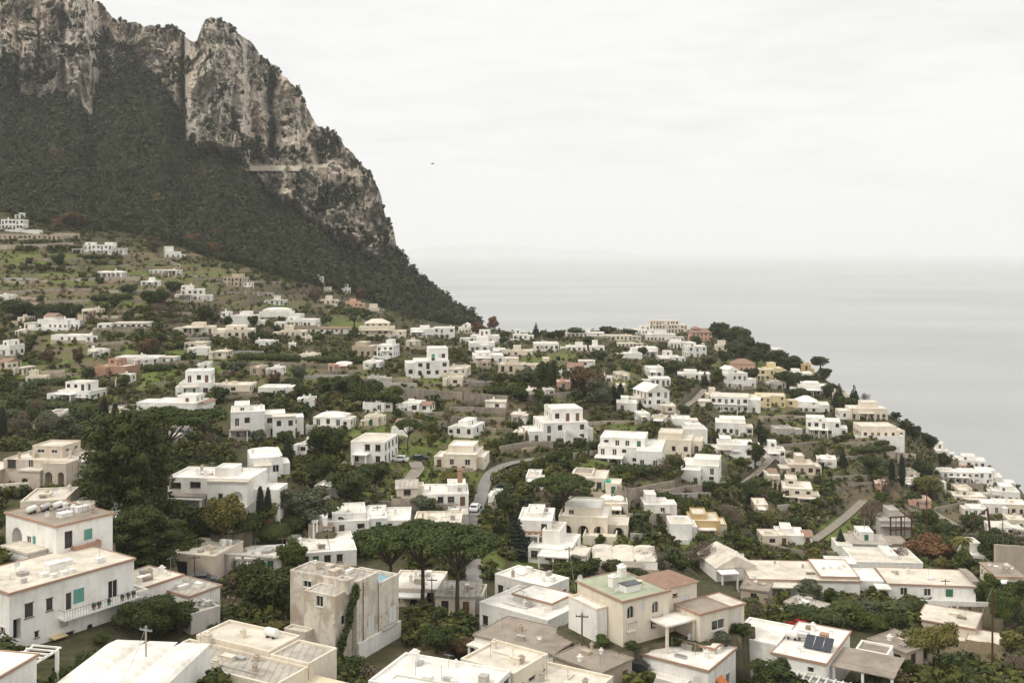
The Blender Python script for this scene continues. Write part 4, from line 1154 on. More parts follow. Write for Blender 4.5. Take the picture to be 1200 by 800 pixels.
row(386,501,40,13,8,-8,'W','vw','low white vaulted house split by a dark cypress',auto='w')
row(484,484,26,12,6,-14,'W','w','little white house with an orange tiled annex',('S',1,12,7,1,'kh'),auto='w')
row(440,452,22,7,5,4,'X','g','grey concrete hut on the green terrace',auto='')
row(362,424,20,8,7,-10,'C','c','small cream house with a stepped wall on the terrace',auto='b')
row(308,407,18,7,6,0,'W','w','small white house at the foot of the far terraces',auto='w')
row(426,419,28,14,9,-8,'T','c','tan stone half of the double house',('U',.1,.6,4,2),auto='b')
row(453,419,24,15,9,-8,'W','w','white half of the double house',auto='wb')
H=row(503,442,46,20,11,10,'W','w','big white villa with pale green shutters and a tall middle block',('U',.42,1,14,3),('S',-1,10,15,2),auto='tb')
for q in (.55,.75): H.op(Vector((0,2.95,0)),Vector((1,0,0)),H.w*q,H.h+.9,1.2,1.3,'shut:teal')
row(538,442,25,11,9,-6,'C','c','cream house with a walled terrace beside the big villa',('T',-.2,1,4,4),auto='wb')
row(564,413,32,12,9,6,'W','w','white house with an arched window on the upper shelf',('F',.4,.75,9,2,'vw'),auto='wa')
row(571,427,38,11,10,6,'W','w','broad white house with rounded cornices',('U',.1,.6,3,2),auto='w')
row(600,436,32,9,9,-4,'B','c','beige house with a terrace over the hedge',('T',0,1,-2,4),auto='b')
row(549,513,36,13,9,-18,'W','w','white stepped house beside the soil terraces',('U',.1,.6,6,2,'vw'),auto='w')
H=row(542,550,46,18,10,-8,'C','w','cream house with stacked flat terraces above the road',('U',.08,.85,7,3),('S',1,8,10,2),auto='wb')
row(475,585,28,12,6,6,'C','kg','cream shed with a grey pitched roof',auto='b')
H=row(520,594,58,15,9,4,'W','w','white cluster house with a brown brick chimney',('S',-1,14,10,1),('U',.55,.95,6,3),auto='b')
H.chimney(H.w*.82,3,H.h+2.2,2.2,1.0,'wall_brick')
# the middle right
row(640,411,30,9,9,4,'W','w','white house with a long flat roof near the ridge',auto='w')
row(640,437,26,9,9,0,'B','c','beige house with a white terrace wall',('T',-.2,1.2,2,4,'wall_white'),auto='b')
row(700,413,17,7,7,0,'W','w','small white house below the ridge field',auto='w')
row(759,418,25,11,9,5,'W','w','white house with a shadowed gallery under the ridge',('P',.1,.9,6,2),auto='w')
row(742,421,22,7,7,5,'W','w','small white flat house beside the gallery house',auto='')
row(816,419,26,14,9,10,'W','w','pinkish white house with a stepped roof near the dark trees',('U',.1,.5,4,2),auto='w')
row(768,443,20,13,8,4,'W','w','white square house with a dark shrub at its front',auto='w')
row(774,452,24,9,7,0,'W','w','small white house under the square one',auto='w')
row(815,446,40,8,8,-8,'W','w','long low white house with a stepped roof line',('U',.2,.6,3,2),auto='w')
H=row(861,456,34,20,10,18,'W','w','white two storey house with a small gable and round window',('U',.2,.7,4,3,'jw'),auto='wb')
row(872,436,26,11,8,0,'P','ih','pinkish red house among dark trees',auto='w')
row(897,446,22,14,8,0,'Y','c','yellow house behind the white gable house',auto='w')
row(766,477,40,20,10,20,'W','jw','white house with a large gabled end wall',auto='wb')
row(736,483,26,11,8,-5,'W','w','white cube house beside two cypresses',auto='w')
row(661,457,16,10,6,0,'P','c','small pink house in the autumn trees',auto='w')
H=row(860,484,50,20,11,-14,'W','c','white apartment house with balconies on two floors',('S',1,14,14,2,'w'),('B',.05,.95,10),('B',.1,.9,2),auto='wbb')
row(893,478,22,14,8,0,'Y','c','small yellow house beside the apartment house',auto='w')
row(860,511,40,16,10,-10,'W','w','white house with a set back upper floor and pale shutters',('U',.15,1,3,3),auto='wb')
row(866,537,46,16,10,-8,'W','w','white house with a long covered balcony',('B',.1,.6,9),('S',1,9,11,2),auto='w')
H=row(827,567,54,22,10,-16,'W','w','white two storey house with a smaller wing in front',('U',.3,1,5,3),('F',.0,.55,17,4),auto='wb')
H=row(796,533,48,18,10,-14,'C','c','cream house with a large blank side wall',('U',.0,.7,6,2),('S',1,12,14,2),auto='b')
row(816,512,26,8,8,0,'W','w','low white house between the gardens',('U',.1,.8,4,2),auto='')
H=row(745,546,86,22,12,-12,'W','w','large white two storey villa with many square windows and dark porch',('U',.02,.72,9,2),('P',-.02,.4,8,4,'roof_white'),('F',.62,1.0,19,4),auto='wb')
H=row(658,520,64,26,12,12,'W','w','great white villa on a bastion with an outside stair',('U',.25,.95,14,3),('S',-1,16,13,1),('S',1,10,12,3),('X',.95,.45,14),('C',.2,.5,14),auto='wb')
H=row(693,577,50,17,9,-10,'C','c','unfinished cream house with green cloth on one corner',('U',.05,.6,2,3,'b'),auto='b')
g=MB(); g.box(H.w-.3,H.w+.9,-.5,2.6,.4,H.h-.3); H.part('green_cloth',g,MAT['cloth_green'])
# towards the sea
row(908,441,20,10,8,0,'Y','w','yellow house on the brow under a stone pine',auto='b')
row(946,440,13,14,6,-8,'G','c','narrow ochre tower house by the outermost stone pine',auto='b')
row(941,446,28,9,8,-8,'W','w','low white house below the ochre tower',auto='w')
row(957,464,38,12,10,-10,'W','w','broad white villa with arched openings on the brow',('U',.1,.7,3,2),auto='wa')
row(906,477,38,14,9,-10,'Y','c','pale yellow house with square windows on the brow',auto='w')
row(950,485,56,11,10,-12,'W','w','wide white villa with a low hipped roof',('U',.25,.75,3,2,'iw'),auto='w')
row(970,512,44,19,9,-14,'W','w','white two storey house with a ramped garden wall',('U',.0,.55,3,2),('S',1,8,9,1),auto='wb')
H=row(1020,492,44,14,9,-4,'C','w','cream villa with one green shutter at the headland',('S',-1,12,9,1,'w','W'),auto='w')
H=row(1031,514,42,15,10,-2,'C','c','square cream house on a white terrace at the headland',('T',-.25,1.1,3,4,'wall_white'),auto='b')
row(942,557,34,13,9,-6,'B','c','tan house with a cream side wing and white chimney',('S',1,8,7,1),('C',.1,.5),auto='b')
row(908,567,17,9,8,-4,'C','w','small cream house with terracotta shed behind',('U',.3,.9,3,3,'kh'),auto='b')
H=row(940,592,42,20,10,-12,'C','w','cream two storey house with a dark ground floor porch',('B',.0,.9,10),('P',.5,1.1,9,2.2,'roof_cream'),auto='b')
H=row(1126,567,52,14,9,-8,'W','w','white row house with a big arched loggia near the shore',('S',1,16,13,1,'vw'),('C',.2,.5),auto='wa')
row(1106,537,24,9,8,-16,'W','w','white house at the coast path bend',auto='w')
row(1142,549,42,9,9,-18,'W','w','long low white building along the shore edge',('U',.3,.7,4,2),auto='w')
row(1122,552,30,6,7,-16,'P','c','orange terraced house behind the white row',auto='b')
row(1162,573,40,15,9,-16,'W','w','white house with a gallery above the harbour',('U',.2,.8,6,2),auto='wba')
row(1185,590,36,14,9,-16,'W','w','white house lowest on the shore edge',('U',.3,.8,5,2),auto='wb')
row(1192,604,40,13,9,-8,'C','w','cream harbour house cut by the photo edge',auto='b')
row(1140,590,40,8,8,-8,'C','w','low cream house under the shore row',auto='w')
H=row(1051,630,38,21,9,-2,'X','g','grey concrete building under construction with bare slabs',('B',.0,1,15,'rust'),auto='')
row(828,633,38,24,8,-4,'G','c','ochre house with a pale roof terrace on the gully side',('U',.1,.6,5,2),('S',1,8,16,1,'w','C'),auto='w')
row(799,633,27,20,7,-2,'W','c','white two storey house beside the ochre one',auto='wb')
row(689,631,68,26,11,-10,'C','w','cream villa with arched loggias and a curved outside stair',('U',.1,.85,8,2),('T',.55,1.2,6,5),auto='wba')
H=row(630,640,46,32,10,-6,'W','w','white two storey house with an orange brick balcony',('U',.2,.7,4,3),auto='b')
H.balcony(0,H.w*.98,H.h*.5,1.4,rail='wall_brick',solid=True)
row(770,604,30,8,7,0,'W','w','low white house on the terrace over the arched villa',auto='w')
row(720,604,38,14,9,-4,'C','w','cream row house with rounded gables above the arched villa',('U',.1,.9,3,2,'v2w'),auto='wb')
row(652,662,66,18,11,-14,'W','w','white low house with a long white porch on columns',('P',.35,1.05,15,4,'roof_white'),('C',.3,.6),auto='b')
row(735,672,80,14,10,-4,'W','v3c','white house with wavy vaulted roof and two chimneys',('C',.06,.4),('C',.12,.4),auto='')
row(858,681,58,18,10,10,'W','jc','white house with a broad cream gable roof',auto='')
row(905,640,22,5,6,0,'C','c','small cream shelter by the garden path',auto='b')
row(930,640,38,12,8,-10,'W','w','small white house with an orange awning',('U',.2,.6,5,2),('S',1,10,8,1,'kh'),auto='b')
row(1024,650,50,10,9,-6,'W','sg','low white house with a grey overhanging roof',('S',1,20,8,1,'tb','B'),auto='')
row(1045,673,82,12,11,-4,'W','c','wide tan roofed house with skylights behind the long row',('U',.55,.7,3,3,'w'),auto='')
H=row(947,698,132,18,12,-4,'W','tc','long white row house with terracotta edged roofs',('U',.66,1.0,3,1,'tw'),('P',.02,.42,10,3,'roof_cream'),('C',.8,.5),('C',.88,.5),('C',.94,.6),auto='')
H=row(1098,706,106,20,10,-7,'W','tc','long white house with two windows and a brown lean-to roof',('S',1,6,22,2,'k'+'b'),('P',-.16,-.01,17,3,'roof_white'),auto='')
for q,kk in ((.18,'win:white'),(.45,'win:white'),(.70,'shut:green')): H.op(Vector((0,-.17,0)),Vector((1,0,0)),H.w*q,1.0,1.3,1.4,kk)
row(1188,695,38,20,9,-6,'C','tb','cream house with a tan roof at the east edge',auto='w')
row(1006+150,664,36,6,8,-4,'W','w','white flat roof house behind the round trees',auto='')
for (u, v, w, h, c, rf, lb) in [(1152,561,24,8,'W','vw','small white vaulted house in the shore cluster'),(1172,586,24,11,'W','w','white terraced house in the middle of the shore cluster'),(1180,578,20,8,'W','w','white house topmost at the harbour edge'),(1118,543,18,7,'W','w','little white house above the coast bend'),(1166,602,26,12,'W','w','white stepped house low in the shore cluster'),
 (1196,622,24,13,'C','c','cream house lowest by the photo edge'),(1150,606,22,10,'W','w','white cube house before the shore cluster'),(1132,580,20,8,'C','c','cream annex under the arched shore row'),(1178,628,28,10,'W','c','white house with a pale terrace above the retaining wall'),(1100,573,18,8,'W','w','small white house west of the shore row')]:
    row(u, v, w, h, 7, random.uniform(-18, -6), c, rf, lb, auto='wb')
# on the ridge against the sea
row(610,398,18,6,7,0,'W','w','small white ridge house nearest the lone conifer',auto='w')
row(686,395,44,5,8,0,'W','sw','long white ridge house with a flat roof',auto='w')
row(722,399,40,6,8,-3,'C','c','cream ridge house under green netting',auto='w')
row(752,392,30,6,8,0,'W','w','white ridge house beside the hotel',auto='w')
row(782,390,48,10,10,-3,'C','w','large cream ridge hotel with roof pillars',('U',.1,.8,5,3),('L',.2,.7,14,1),auto='w')
row(775,400,34,9,8,0,'W','w','white house below the ridge hotel',auto='w')
row(822,400,26,12,8,6,'P','ih','pink ridge house beside the dark tree',('U',.1,.5,4,2,'ih'),auto='w')
row(800,408,30,7,8,0,'W','w','low white house below the pink ridge house',auto='w')
row(905,414,22,5,7,-6,'W','w','white house at the seaward end of the ridge',auto='w')
row(850,412,20,8,7,0,'C','c','cream house hidden under the ridge trees',auto='w')
row(676,412,24,6,7,0,'W','w','white bungalow on the ridge field',auto='w')
row(785,425,26,7,8,4,'W','w','flat white house between ridge and gable house',auto='w')
row(735,408,22,6,7,0,'C','c','low cream house by the green netting',auto='b')
row(612,418,24,6,7,0,'C','c','cream bungalow below the ridge path',auto='w')
row(585,416,14,6,6,0,'W','w','tiny white house beside the beige one',auto='w')
row(838,470,20,8,7,-6,'C','c','small cream house under the pine by the apartment house',auto='b')
row(800,500,24,8,7,-6,'W','w','small white house uphill of the cream one',auto='w')
row(920,510,22,6,7,0,'X','g','low grey shed roof in the seaward garden',auto='')
row(1010,640,18,5,5,0,'T','b','small brown hut by the dark conifer',auto='')

row(47,202,22,6,7,4,'P','kh','pink house half hidden high in the wood',auto='')
row(389,205,9,4,5,0,'W','w','tiny white house on the cliff beside the road shelf',auto='')

# outbuildings and small houses that fill the gaps
_used = {h.e['label'] for h in HOUSES}
def small_label(u, v, what):
    for h in sorted(HOUSES, key=lambda h: abs(pix(h.loc)[0] - u) + 2 * abs(pix(h.loc)[1] - v))[:8]:
        hu, hv = pix(h.loc); rel = ('behind', 'below')[hv < v - 2] if abs(hv - v) > abs(hu - u) * .4 else ('west of', 'east of')[u > hu]
        L = f'{what} {rel} the ' + h.e['label']
        if len(L.split()) <= 15 and L not in _used: _used.add(L); return L
_n0 = len(HOUSES); _base = list(HOUSES); _k = 0; _t = 0
while _k < 74 and _t < 5000:
    _t += 1
    u = random.uniform(4, 1150); v = random.uniform(335, 640) if random.random() < .8 else random.uniform(395, 520)
    if u < 560 and random.random() < .35: continue
    if v < v_foot(u) + 10: continue
    w = random.uniform(11, 24) * (.8 + (v - 330) / 500); h = random.uniform(5.5, 8.5) * (.8 + (v - 330) / 400)
    if any(a - w * .55 < u < b + w * .55 and c - 2 < v < e_ + h + 2 for a, b, c, e_ in BOXES): continue
    if abs(u - 555) < 26 and v > 545 or (540 < u < 680 and 525 < v < 560): continue
    wl = random.choices('WCXTBPK', [46, 26, 5, 10, 8, 3, 2])[0]; rf = random.choices(['w', 'c', 'g', 'sc', 'vw', 'kh', 'b'], [34, 26, 10, 12, 6, 7, 5])[0]
    colr = dict(W='white', C='cream', X='grey', T='tan', B='beige', P='pinkish', K='brick brown')[wl]; ty = {'vw': 'vaulted cottage', 'kh': 'red tiled cottage', 'sc': 'flat roofed annex', 'g': 'outbuilding', 'b': 'shed'}.get(rf, random.choice(['cottage', 'house', 'outbuilding']))
    HOUSES_ALL = HOUSES[:]; HOUSES[:] = _base; L = small_label(u, v, f'small {colr} {ty}'); HOUSES[:] = HOUSES_ALL
    if not L: continue
    row(u, v, w, h, random.uniform(4.5, 8), random.uniform(-16, 14), wl, rf, L, auto='wb'); _k += 1
# ------------------------------------------------------------------ the houses close to the eye, built corner by corner
def ops_px(H, lst, y=0., xo=0.):
    """openings given by photo rectangles (u, v centre, width, height) on the front wall"""
    res = []
    for (u, v, w, h, kind) in lst:
        x0, _ = H.local(u - w / 2, v, y); x1, z = H.local(u + w / 2, v, y); xc = (x0 + x1) / 2
        _, zt = H.local(u, v - h / 2, y); _, zb = H.local(u, v + h / 2, y)
        res.append((xc - xo, zb, max(.5, abs(x1 - x0)), zt - zb, kind))
    return res
def ops_side(H, lst, x, d, side, yo=0.):
    res = []
    for (u, v, w, h, kind) in lst:
        y0, _ = H.local_side(u - w / 2, v, x); y1, _ = H.local_side(u + w / 2, v, x); yc = (y0 + y1) / 2
        _, zt = H.local_side(u, v - h / 2, x); _, zb = H.local_side(u, v + h / 2, x)
        res.append(((yo + d - yc) if side == 'l' else yc - yo, zb, max(.5, abs(y1 - y0)), zt - zb, kind))
    return res

# upper left villa with the brown roof
H = front((66, 618), (132, 602.5), 130, 4.4, 'white villa with brown flat roof and arched porch behind the long white house')
H.block(0, 0, H.w, 12, 4.4, roof='tb', ops={'f': ops_px(H, [(80.5, 632, 9, 20, 'french:brown'), (103.5, 625.5, 10, 13, 'shut:teal')]), 'l': ops_side(H, [(20, 629, 12, 22, 'loggia'), (34, 633, 5, 11, 'win:white'), (40, 636, 4, 16, 'shut:teal')], 0, 12, 'l')})
H.balcony(.25 * H.w, .72 * H.w, .75, .9, rail='wall_brick', solid=True)
H.hatch(2.5, 3, 4.6, 1.6, 1.2, .5); H.chimney(5.5, 7, 4.5, .8)
H.block(-2.6, 2.0, 2.5, 6.0, 1.2, roof='sc', ops={})
H.done(); BOXES.append((0, 135, 585, 652))
# the long white house with teal shutters
H = front((11, 697), (157, 656), 115, 6.6, 'long white house with teal shutters, corner balcony and clay edged roof')
H.block(0, 0, H.w, 10.5, 6.6, roof='tc', ops={'f': ops_px(H, [(34, 715, 10, 16, 'win:brown'), (58, 708, 8, 14, 'win:brown'), (80.5, 704, 6.5, 20, 'french:brown'), (92.5, 697.5, 13, 17, 'shut:teal'), (132.5, 690, 11, 21, 'french:white'), (20, 737, 9, 25, 'dark'), (43, 743, 4, 7, 'win:brown'), (82, 743, 9, 6, 'win:brown'), (105.5, 735, 7, 9, 'winarch')]), 'l': ops_side(H, [(3, 739, 6, 9, 'winarch')], 0, 10.5, 'l'), 'r': []})
bx0, bz = H.local(68, 724); bx1, _ = H.local(150, 700)
H.balcony(bx0, H.w + .0, bz, 1.3)
H.block(H.w + .02, .3, 2.2, 7, bz - .25, roof='c', ops={})
for k, q in enumerate((.36, .44, .51)): H.hatch(H.w * q, 1.0, 6.85, .55, .5, .32)
H.hatch(6.8, 3.5, 6.85, 1.9, 1.3, .75); H.hatch(9.2, 4.4, 6.85, 1.2, .9, .4)
aw = MB(); ax, az = H.local(65, 744); aw.box(ax - .8, ax + .9, -1.1, -.01, az - .1, az + .05); H.part('awning', aw, MAT['roof_gold'])
ac = MB(); ax, az = H.local(74, 730); ac.box(ax - .4, ax + .4, -.42, -.01, az - .3, az + .3); H.part('air_conditioner', ac, MAT['tank_metal'])
H.chimney(1.0, 6, 6.8, .9, .7); H.done(); BOXES.append((0, 176, 640, 760)); LONG = H
# low terraces east of it
H = front((168, 690), (214, 675), 132, 3.2, 'low white flat roofed annex with a cluttered grey terrace')
H.block(0, 0, H.w, 7, 3.2, roof='tc', ops={'f': []}); H.hatch(1, 2, 3.4, .9, .8, .6); H.chimney(H.w - 1, 3, 3.4, .7, .6); H.done()
H = front((222, 700), (258, 687), 133, 3.0, 'low white house with a grey terrace roof and clay edging among shrubs')
H.block(0, 0, H.w, 8.5, 3.0, roof='tg', ops={'f': [], 'r': []}); H.hatch(1.0, 3, 3.3, 1.5, .7, .25); H.chimney(3.2, 6, 3.2, .6, .5); H.done(); BOXES.append((158, 258, 666, 716))
H = front((224, 722), (258, 712), 126, 2.2, 'low grey concrete shed roof under the terrace house', 'X')
H.block(0, 0, H.w, 4, 2.2, roof='g', ops={}); H.done(); BOXES.append((224, 262, 700, 728))
# vaulted house
H = front((62, 800), (188, 806), 100, 3.6, 'bright white house with three scalloped vaults on its roof')
H.block(0, 0, H.w, 12.0, 3.3, roof='v3w', rise=.5, ops={}); H.done(); BOXES.append((45, 196, 738, 800))
# bottom left corner
H = front((-30, 812), (43, 769), 92, 4.0, 'white house in the bottom corner with a scalloped clay tile edge')
H.block(0, 0, H.w, 9, 4.0, roof='tw', ops={'f': []}); H.block(2.0, 3.5, 3.5, 4, 5.0, z0=4.0, roof='tw', ops={})
H.porch(H.w + .1, H.w + 4.6, 3.0, 3.2, 4.0, slab='wall_white', open_=True); H.done(); BOXES.append((0, 46, 742, 800))
# bottom: grey roofed house with awnings
H = front((180, 770), (322, 806), 116, 4.6, 'weathered cream house with patched grey roofs and tan awnings on columns', 'C')
H.block(0, 0, H.w, 5.5, 4.6, roof='g', ops={'f': ops_px(H, [(216, 790, 14, 10, 'win:white'), (240, 800, 16, 12, 'loggia')])})
H.block(1.0, 5.6, H.w * .62, 5.5, 5.2, roof='c', ops={}); H.block(H.w * .62 + 1.2, 5.6, 5.5, 5, 4.9, roof='g', ops={})
H.chimney(3.0, 5.3, 4.8, 1.2, .8); H.chimney(6.0, 8, 5.3, .8, .5); H.hatch(7.2, 3, 4.7, 1.6, .8, .4)
H.porch(H.w + .3, H.w + 5.6, 3.7, -1.0, 1.6, n=3, slab='awning', th=.10); 
aw = MB(); i = 0
aw.box(H.w - 3.5, H.w + 5.2, 2.8, 6.8, 3.4, 3.52); vv = aw.v
for k in (0, 1, 4, 5): vv[k] = (vv[k][0], vv[k][1], vv[k][2] - .5)
H.part('awning', aw, MAT['awning'])
for (a, b) in ((H.w + 1.5, 3.0), (H.w + 4.9, 3.0), (H.w + 4.9, 6.5)):
    c = MB(); c.lathe((a, b, -4), [(.24, 0), (.22, 7.0), (.28, 7.05), (.28, 7.2)], 10); H.part('column', c, MAT['wall_white'])
H.done(); BOXES.append((178, 388, 738, 800)); BOTTOM = H
# the old ruin-like house
H = front((418, 684), (443, 672), 133, 10.0, 'weathered three storey house with peeling plaster and ivy on one corner', 'O')
d = 11.0
H.block(0, 0, H.w, d, 10.0, roof='g', par=.28, ops={'f': ops_px(H, [(435.5, 730, 8, 20, 'shut:white'), (436, 757, 6, 10, 'shut:white')]), 'l': ops_side(H, [(360, 684, 9, 8, 'win:white')], 0, d, 'l')})
w2 = 5.2; H.block(H.w + .02, .2, w2, 6.5, 8.0, roof='p', par=.55, ops={'f': ops_px(H, [(460.5, 718.5, 9, 20, 'shut:white'), (458.5, 755.5, 5, 12, 'door:brown'), (448, 752, 4, 8, 'win:white')], .2, H.w + .02)})
H.block(-3.6, .7, 3.5, 5.0, 9.2, roof='g', par=.2, ops={'l': ops_side(H, [(374.5, 704, 8, 13, 'win:white')], -3.6, 5.0, 'l', .7), 'f': [(1.7, 5.2, .8, 1.3, 'win:white')]})
H.block(-5.2, 4.2, 1.6, 3.4, 4.4, roof='c', ops={}); H.block(-1.5, .3, 1.4, 1.9, 10.5, z0=9.0, roof='g', ops={}); H.chimney(2.2, 8.5, 10.1, .9, .7); H.hatch(1.2, 4.5, 10.1, 1.6, 1.0, .5); H.hatch(3.2, 9.3, 10.1, .8, .6, .3)
wl = MB(); wl.box(.1, H.w + w2 - .1, -.28, -.02, -3, 2.2); H.part('rendered_base', wl, MAT['wall_white'])
pp = MB(); pp.tube((1.3, -.10, -1), (1.3, -.10, 9.9), .05, n=6); pp.tube((4.7, -.10, 0), (4.7, -.10, 9.0), .04, n=6); H.part('drain_pipe', pp, MAT['metal_dark'])
cd = MB(); cd.box(H.w + .6, H.w + 3.9, -.55, -.01, 2.15, 2.3); H.part('door_canopy', cd, MAT['concrete'])
rg = np.random.default_rng(5)
iv = [(-.5 - (9 - z) * .42, -.1 + max(0, (4 - z)) * .25 + .15 * math.sin(z * 2), z, .5 + .2 * math.sin(z * 2.3), .45, .6) for z in np.arange(-.5, 9.6, .5)] + [(-4.6 - q * .5, 1.4 + q * .5, .6 - q * .1, .9, .8, .9) for q in range(5)]
ivm = quads_mesh('ivy', leaf_quads(iv, 2600, .13, rg, flat=.5), [MAT['leaf_dark']]); link('ivy', ivm, H.e)
H.done(); BOXES.append((342, 480, 655, 776)); RUIN = H
# houses behind the stone pines
row(487, 712, 66, 22, 9, -6, 'C', 'w', 'white roofed house behind the three stone pines', auto='b', Y=158)
H = row(536, 722, 52, 24, 7, -6, 'C', 'sg', 'cream house with a slanting grey roof beside the pine trunks', ('S', 1, 8, 20, 1, 'g', 'X'), auto='b', Y=152)
row(366, 668, 98, 19, 12, 14, 'W', 'w', 'broad white flat roofed house north of the weathered one', ('C', .2, .5), auto='b', Y=172)
row(395, 628, 72, 16, 10, 10, 'W', 'w', 'white house with a tan screened porch among bright roofs', ('U', .3, .95, 6, 2), ('F', .05, .3, 11, 3, 'tb'), auto='b', Y=186)
row(447, 626, 66, 14, 10, 4, 'W', 'w', 'white vaulted house at the foot of the road', ('U', .1, .5, 5, 2, 'vw'), ('C', .7, .5), auto='b', Y=190)
row(512, 628, 56, 10, 8, 0, 'C', 'c', 'low cream roof beside the road', auto='b', Y=186)
row(536, 618, 26, 15, 6, 4, 'X', 'c', 'open fronted garage beside the road', auto='', Y=196)
H = row(232, 680, 72, 30, 9, -14, 'B', 'c', 'tan garage with a dark arched gateway and pale roof', auto='', Y=163)
H.op(Vector((0, -.95, 0)), Vector((1, 0, 0)), H.w * .2, .05, 2.6, 2.6, 'dark'); H.porch(H.w + .1, H.w + 9, 3.2, 1, 4, slab='roof_grey', mat='concrete')
row(298, 672, 60, 16, 7, 10, 'W', 'sw', 'pale flat roof house under the autumn shrubs', auto='b', Y=168)
# left middle ground
H = row(46, 572, 96, 34, 10, -8, 'B', 'c', 'beige villa with arched windows and stepped terraces', auto='', Y=186)
for (a, z, w_, h_, k) in ((.12, 3.4, 1.6, 1.5, 'win:brown'), (.40, 3.4, 1.0, 1.6, 'win:white'), (.62, 3.0, .1, .1, 'x')):
    if k != 'x': H.op(Vector((0, -.17, 0)), Vector((1, 0, 0)), H.w * a, z, w_, h_, k)
H.block(H.w * .35, -2.6, H.w * .3, 2.5, 3.4, roof='sc', ops={'f': [(1.2, .6, 1.3, 1.5, 'winarch:brown'), (3.6, .3, 1.4, 2.4, 'loggia')]}, wall='B')
H.block(H.w * .66, -2.0, H.w * .34, 1.9, 4.6, roof='w', ops={'f': [(1.2, .3, 1.4, 3.0, 'loggia'), (3.6, .3, 1.2, 3.0, 'loggia')]}, wall='B')
H.porch(H.w + .1, H.w + 4, 4.4, 1, 3, slab='roof_white', n=2); H.chimney(H.w * .3, 3, H.h, .9); H.done()
row(42, 606, 60, 14, 9, 10, 'C', 'c', 'low cream outbuilding under the beige villa', auto='', Y=160)
H = row(246, 600, 106, 42, 9, -6, 'W', 'w', 'white villa with two wide dark windows and an arched loggia', auto='', Y=180)
for (a, z, w_, h_, k) in ((.10, 3.9, 1.9, 1.0, 'win:brown'), (.34, 4.1, 1.9, 1.0, 'win:brown')): H.op(Vector((0, -.17, 0)), Vector((1, 0, 0)), H.w * a, z, w_, h_, k)
H.block(H.w * .52, -1.3, H.w * .48, 1.2, 5.4, roof='sc', ops={'f': [(H.w * .36, 1.9, 2.0, 2.0, 'loggia'), (H.w * .16, 2.2, .8, 1.2, 'win:brown')]})
H.porch(H.w * .05, H.w * .5, 2.9, 2.4, slab='roof_brown', mat='wall_brick'); H.chimney(H.w * .28, 3, H.h + .2, .9, .5); H.block(H.w * .5, 3, 3.4, 4, H.h + 1.2, z0=H.h, roof='w', ops={}); H.done()
H = row(302, 560, 54, 26, 10, 18, 'W', 'vw', 'white house with a domed roof behind the arched villa', ('C', .1, .3), auto='w', Y=196)
# lower middle: yellow house with the green roof
H = front((730, 706), (784, 693), 128, 5.5, 'big pale yellow house with a mossy green roof terrace', 'C')
H.block(0, 0, H.w, 9.5, 5.5, roof='tn', ops={'f': ops_px(H, [(739, 717, 8, 15, 'frencharch:white'), (752, 711, 5, 7, 'shut:white'), (768, 711, 8, 14, 'frencharch:white'), (766, 731, 6, 12, 'french:white')]), 'l': []})
H.block(-1.8, 3, 1.7, 6, 3.9, roof='w', ops={}, wall='W')
H.block(H.w + .02, .6, 5.4, 5.5, 5.8, roof='ih', rise=.9, ops={'f': ops_px(H, [(791, 697, 5, 3, 'win:brown'), (803.5, 701, 8, 9, 'shut:white')], .6, H.w + .02)})
H.block(H.w + 1.6, -4.0, 5.0, 4.4, 3.3, roof='tb', ops={'f': [(3.2, .9, 2.2, 1.3, 'win:white')]}); H.block(H.w + 6.7, -3.2, 3.6, 4.6, 2.8, roof='tc', ops={'f': [(2.3, .9, .9, 1.2, 'shut:white')]})
H.porch(H.w - 3.2, H.w + 1.5, 2.5, 3.2, slab='roof_white', mat='wall_cream'); H.balcony(.6, 2.0, 1.9, .4); H.balcony(4.8, 6.4, 1.9, .4)
H.chimney(2.5, 5, 5.7, 1.3, 1.0, 'wall_white'); H.chimney(6.0, 7.6, 5.7, 1.4, .9, 'wall_white'); H.hatch(2.2, 2.0, 5.7, 2.4, 1.4, .9, 'wall_white'); H.dish(1.2, 3.0, 5.7, .5); H.dish(-.5, 8.6, 5.7, .45); H.hatch(5.6, 3.5, 5.7, .6, .5, .5)
sk = MB(); sk.box(2.1, 4.7, 1.85, 3.5, 6.62, 6.7); H.part('skylight', sk, MAT['solar'])
H.done(); BOXES.append((672, 872, 668, 760)); YELLOW = H
# bottom right house with solar panels
H = front((905, 766), (968, 779), 130, 5.0, 'white bottom house with solar panels and a brown terrace canopy')
H.block(0, 0, H.w, 12.5, 5.0, roof='tw', ops={'f': ops_px(H, [(918, 783, 8, 7, 'win:white'), (950, 784, 8, 7, 'win:white')]), 'r': []})
H.block(-6.2, 2, 6.1, 8, 5.2, roof='w', ops={})
H.porch(H.w + .4, H.w + 7.6, 4.4, 1.6, 3.2, n=3, slab='roof_brown', th=.12); 
cv = MB(); cv.box(H.w + .2, H.w + 7.7, 3.21, 8.5, 4.44, 4.55); H.part('canopy', cv, MAT['roof_brown'])
H.porch(-.2, H.w + 3, 3.4, 2.4, 0, n=4, slab='wall_white', open_=True)
H.block(H.w + 1.5, 9.2, 4, 3.5, 4.0, roof='b', ops={}); H.hatch(4.0, 7.5, 5.2, 1.0, .9, .7, 'wall_brick'); H.chimney(2.5, 10, 5.2, .9)
H.done(); BOXES.append((860, 1050, 736, 800)); SOLAR = H
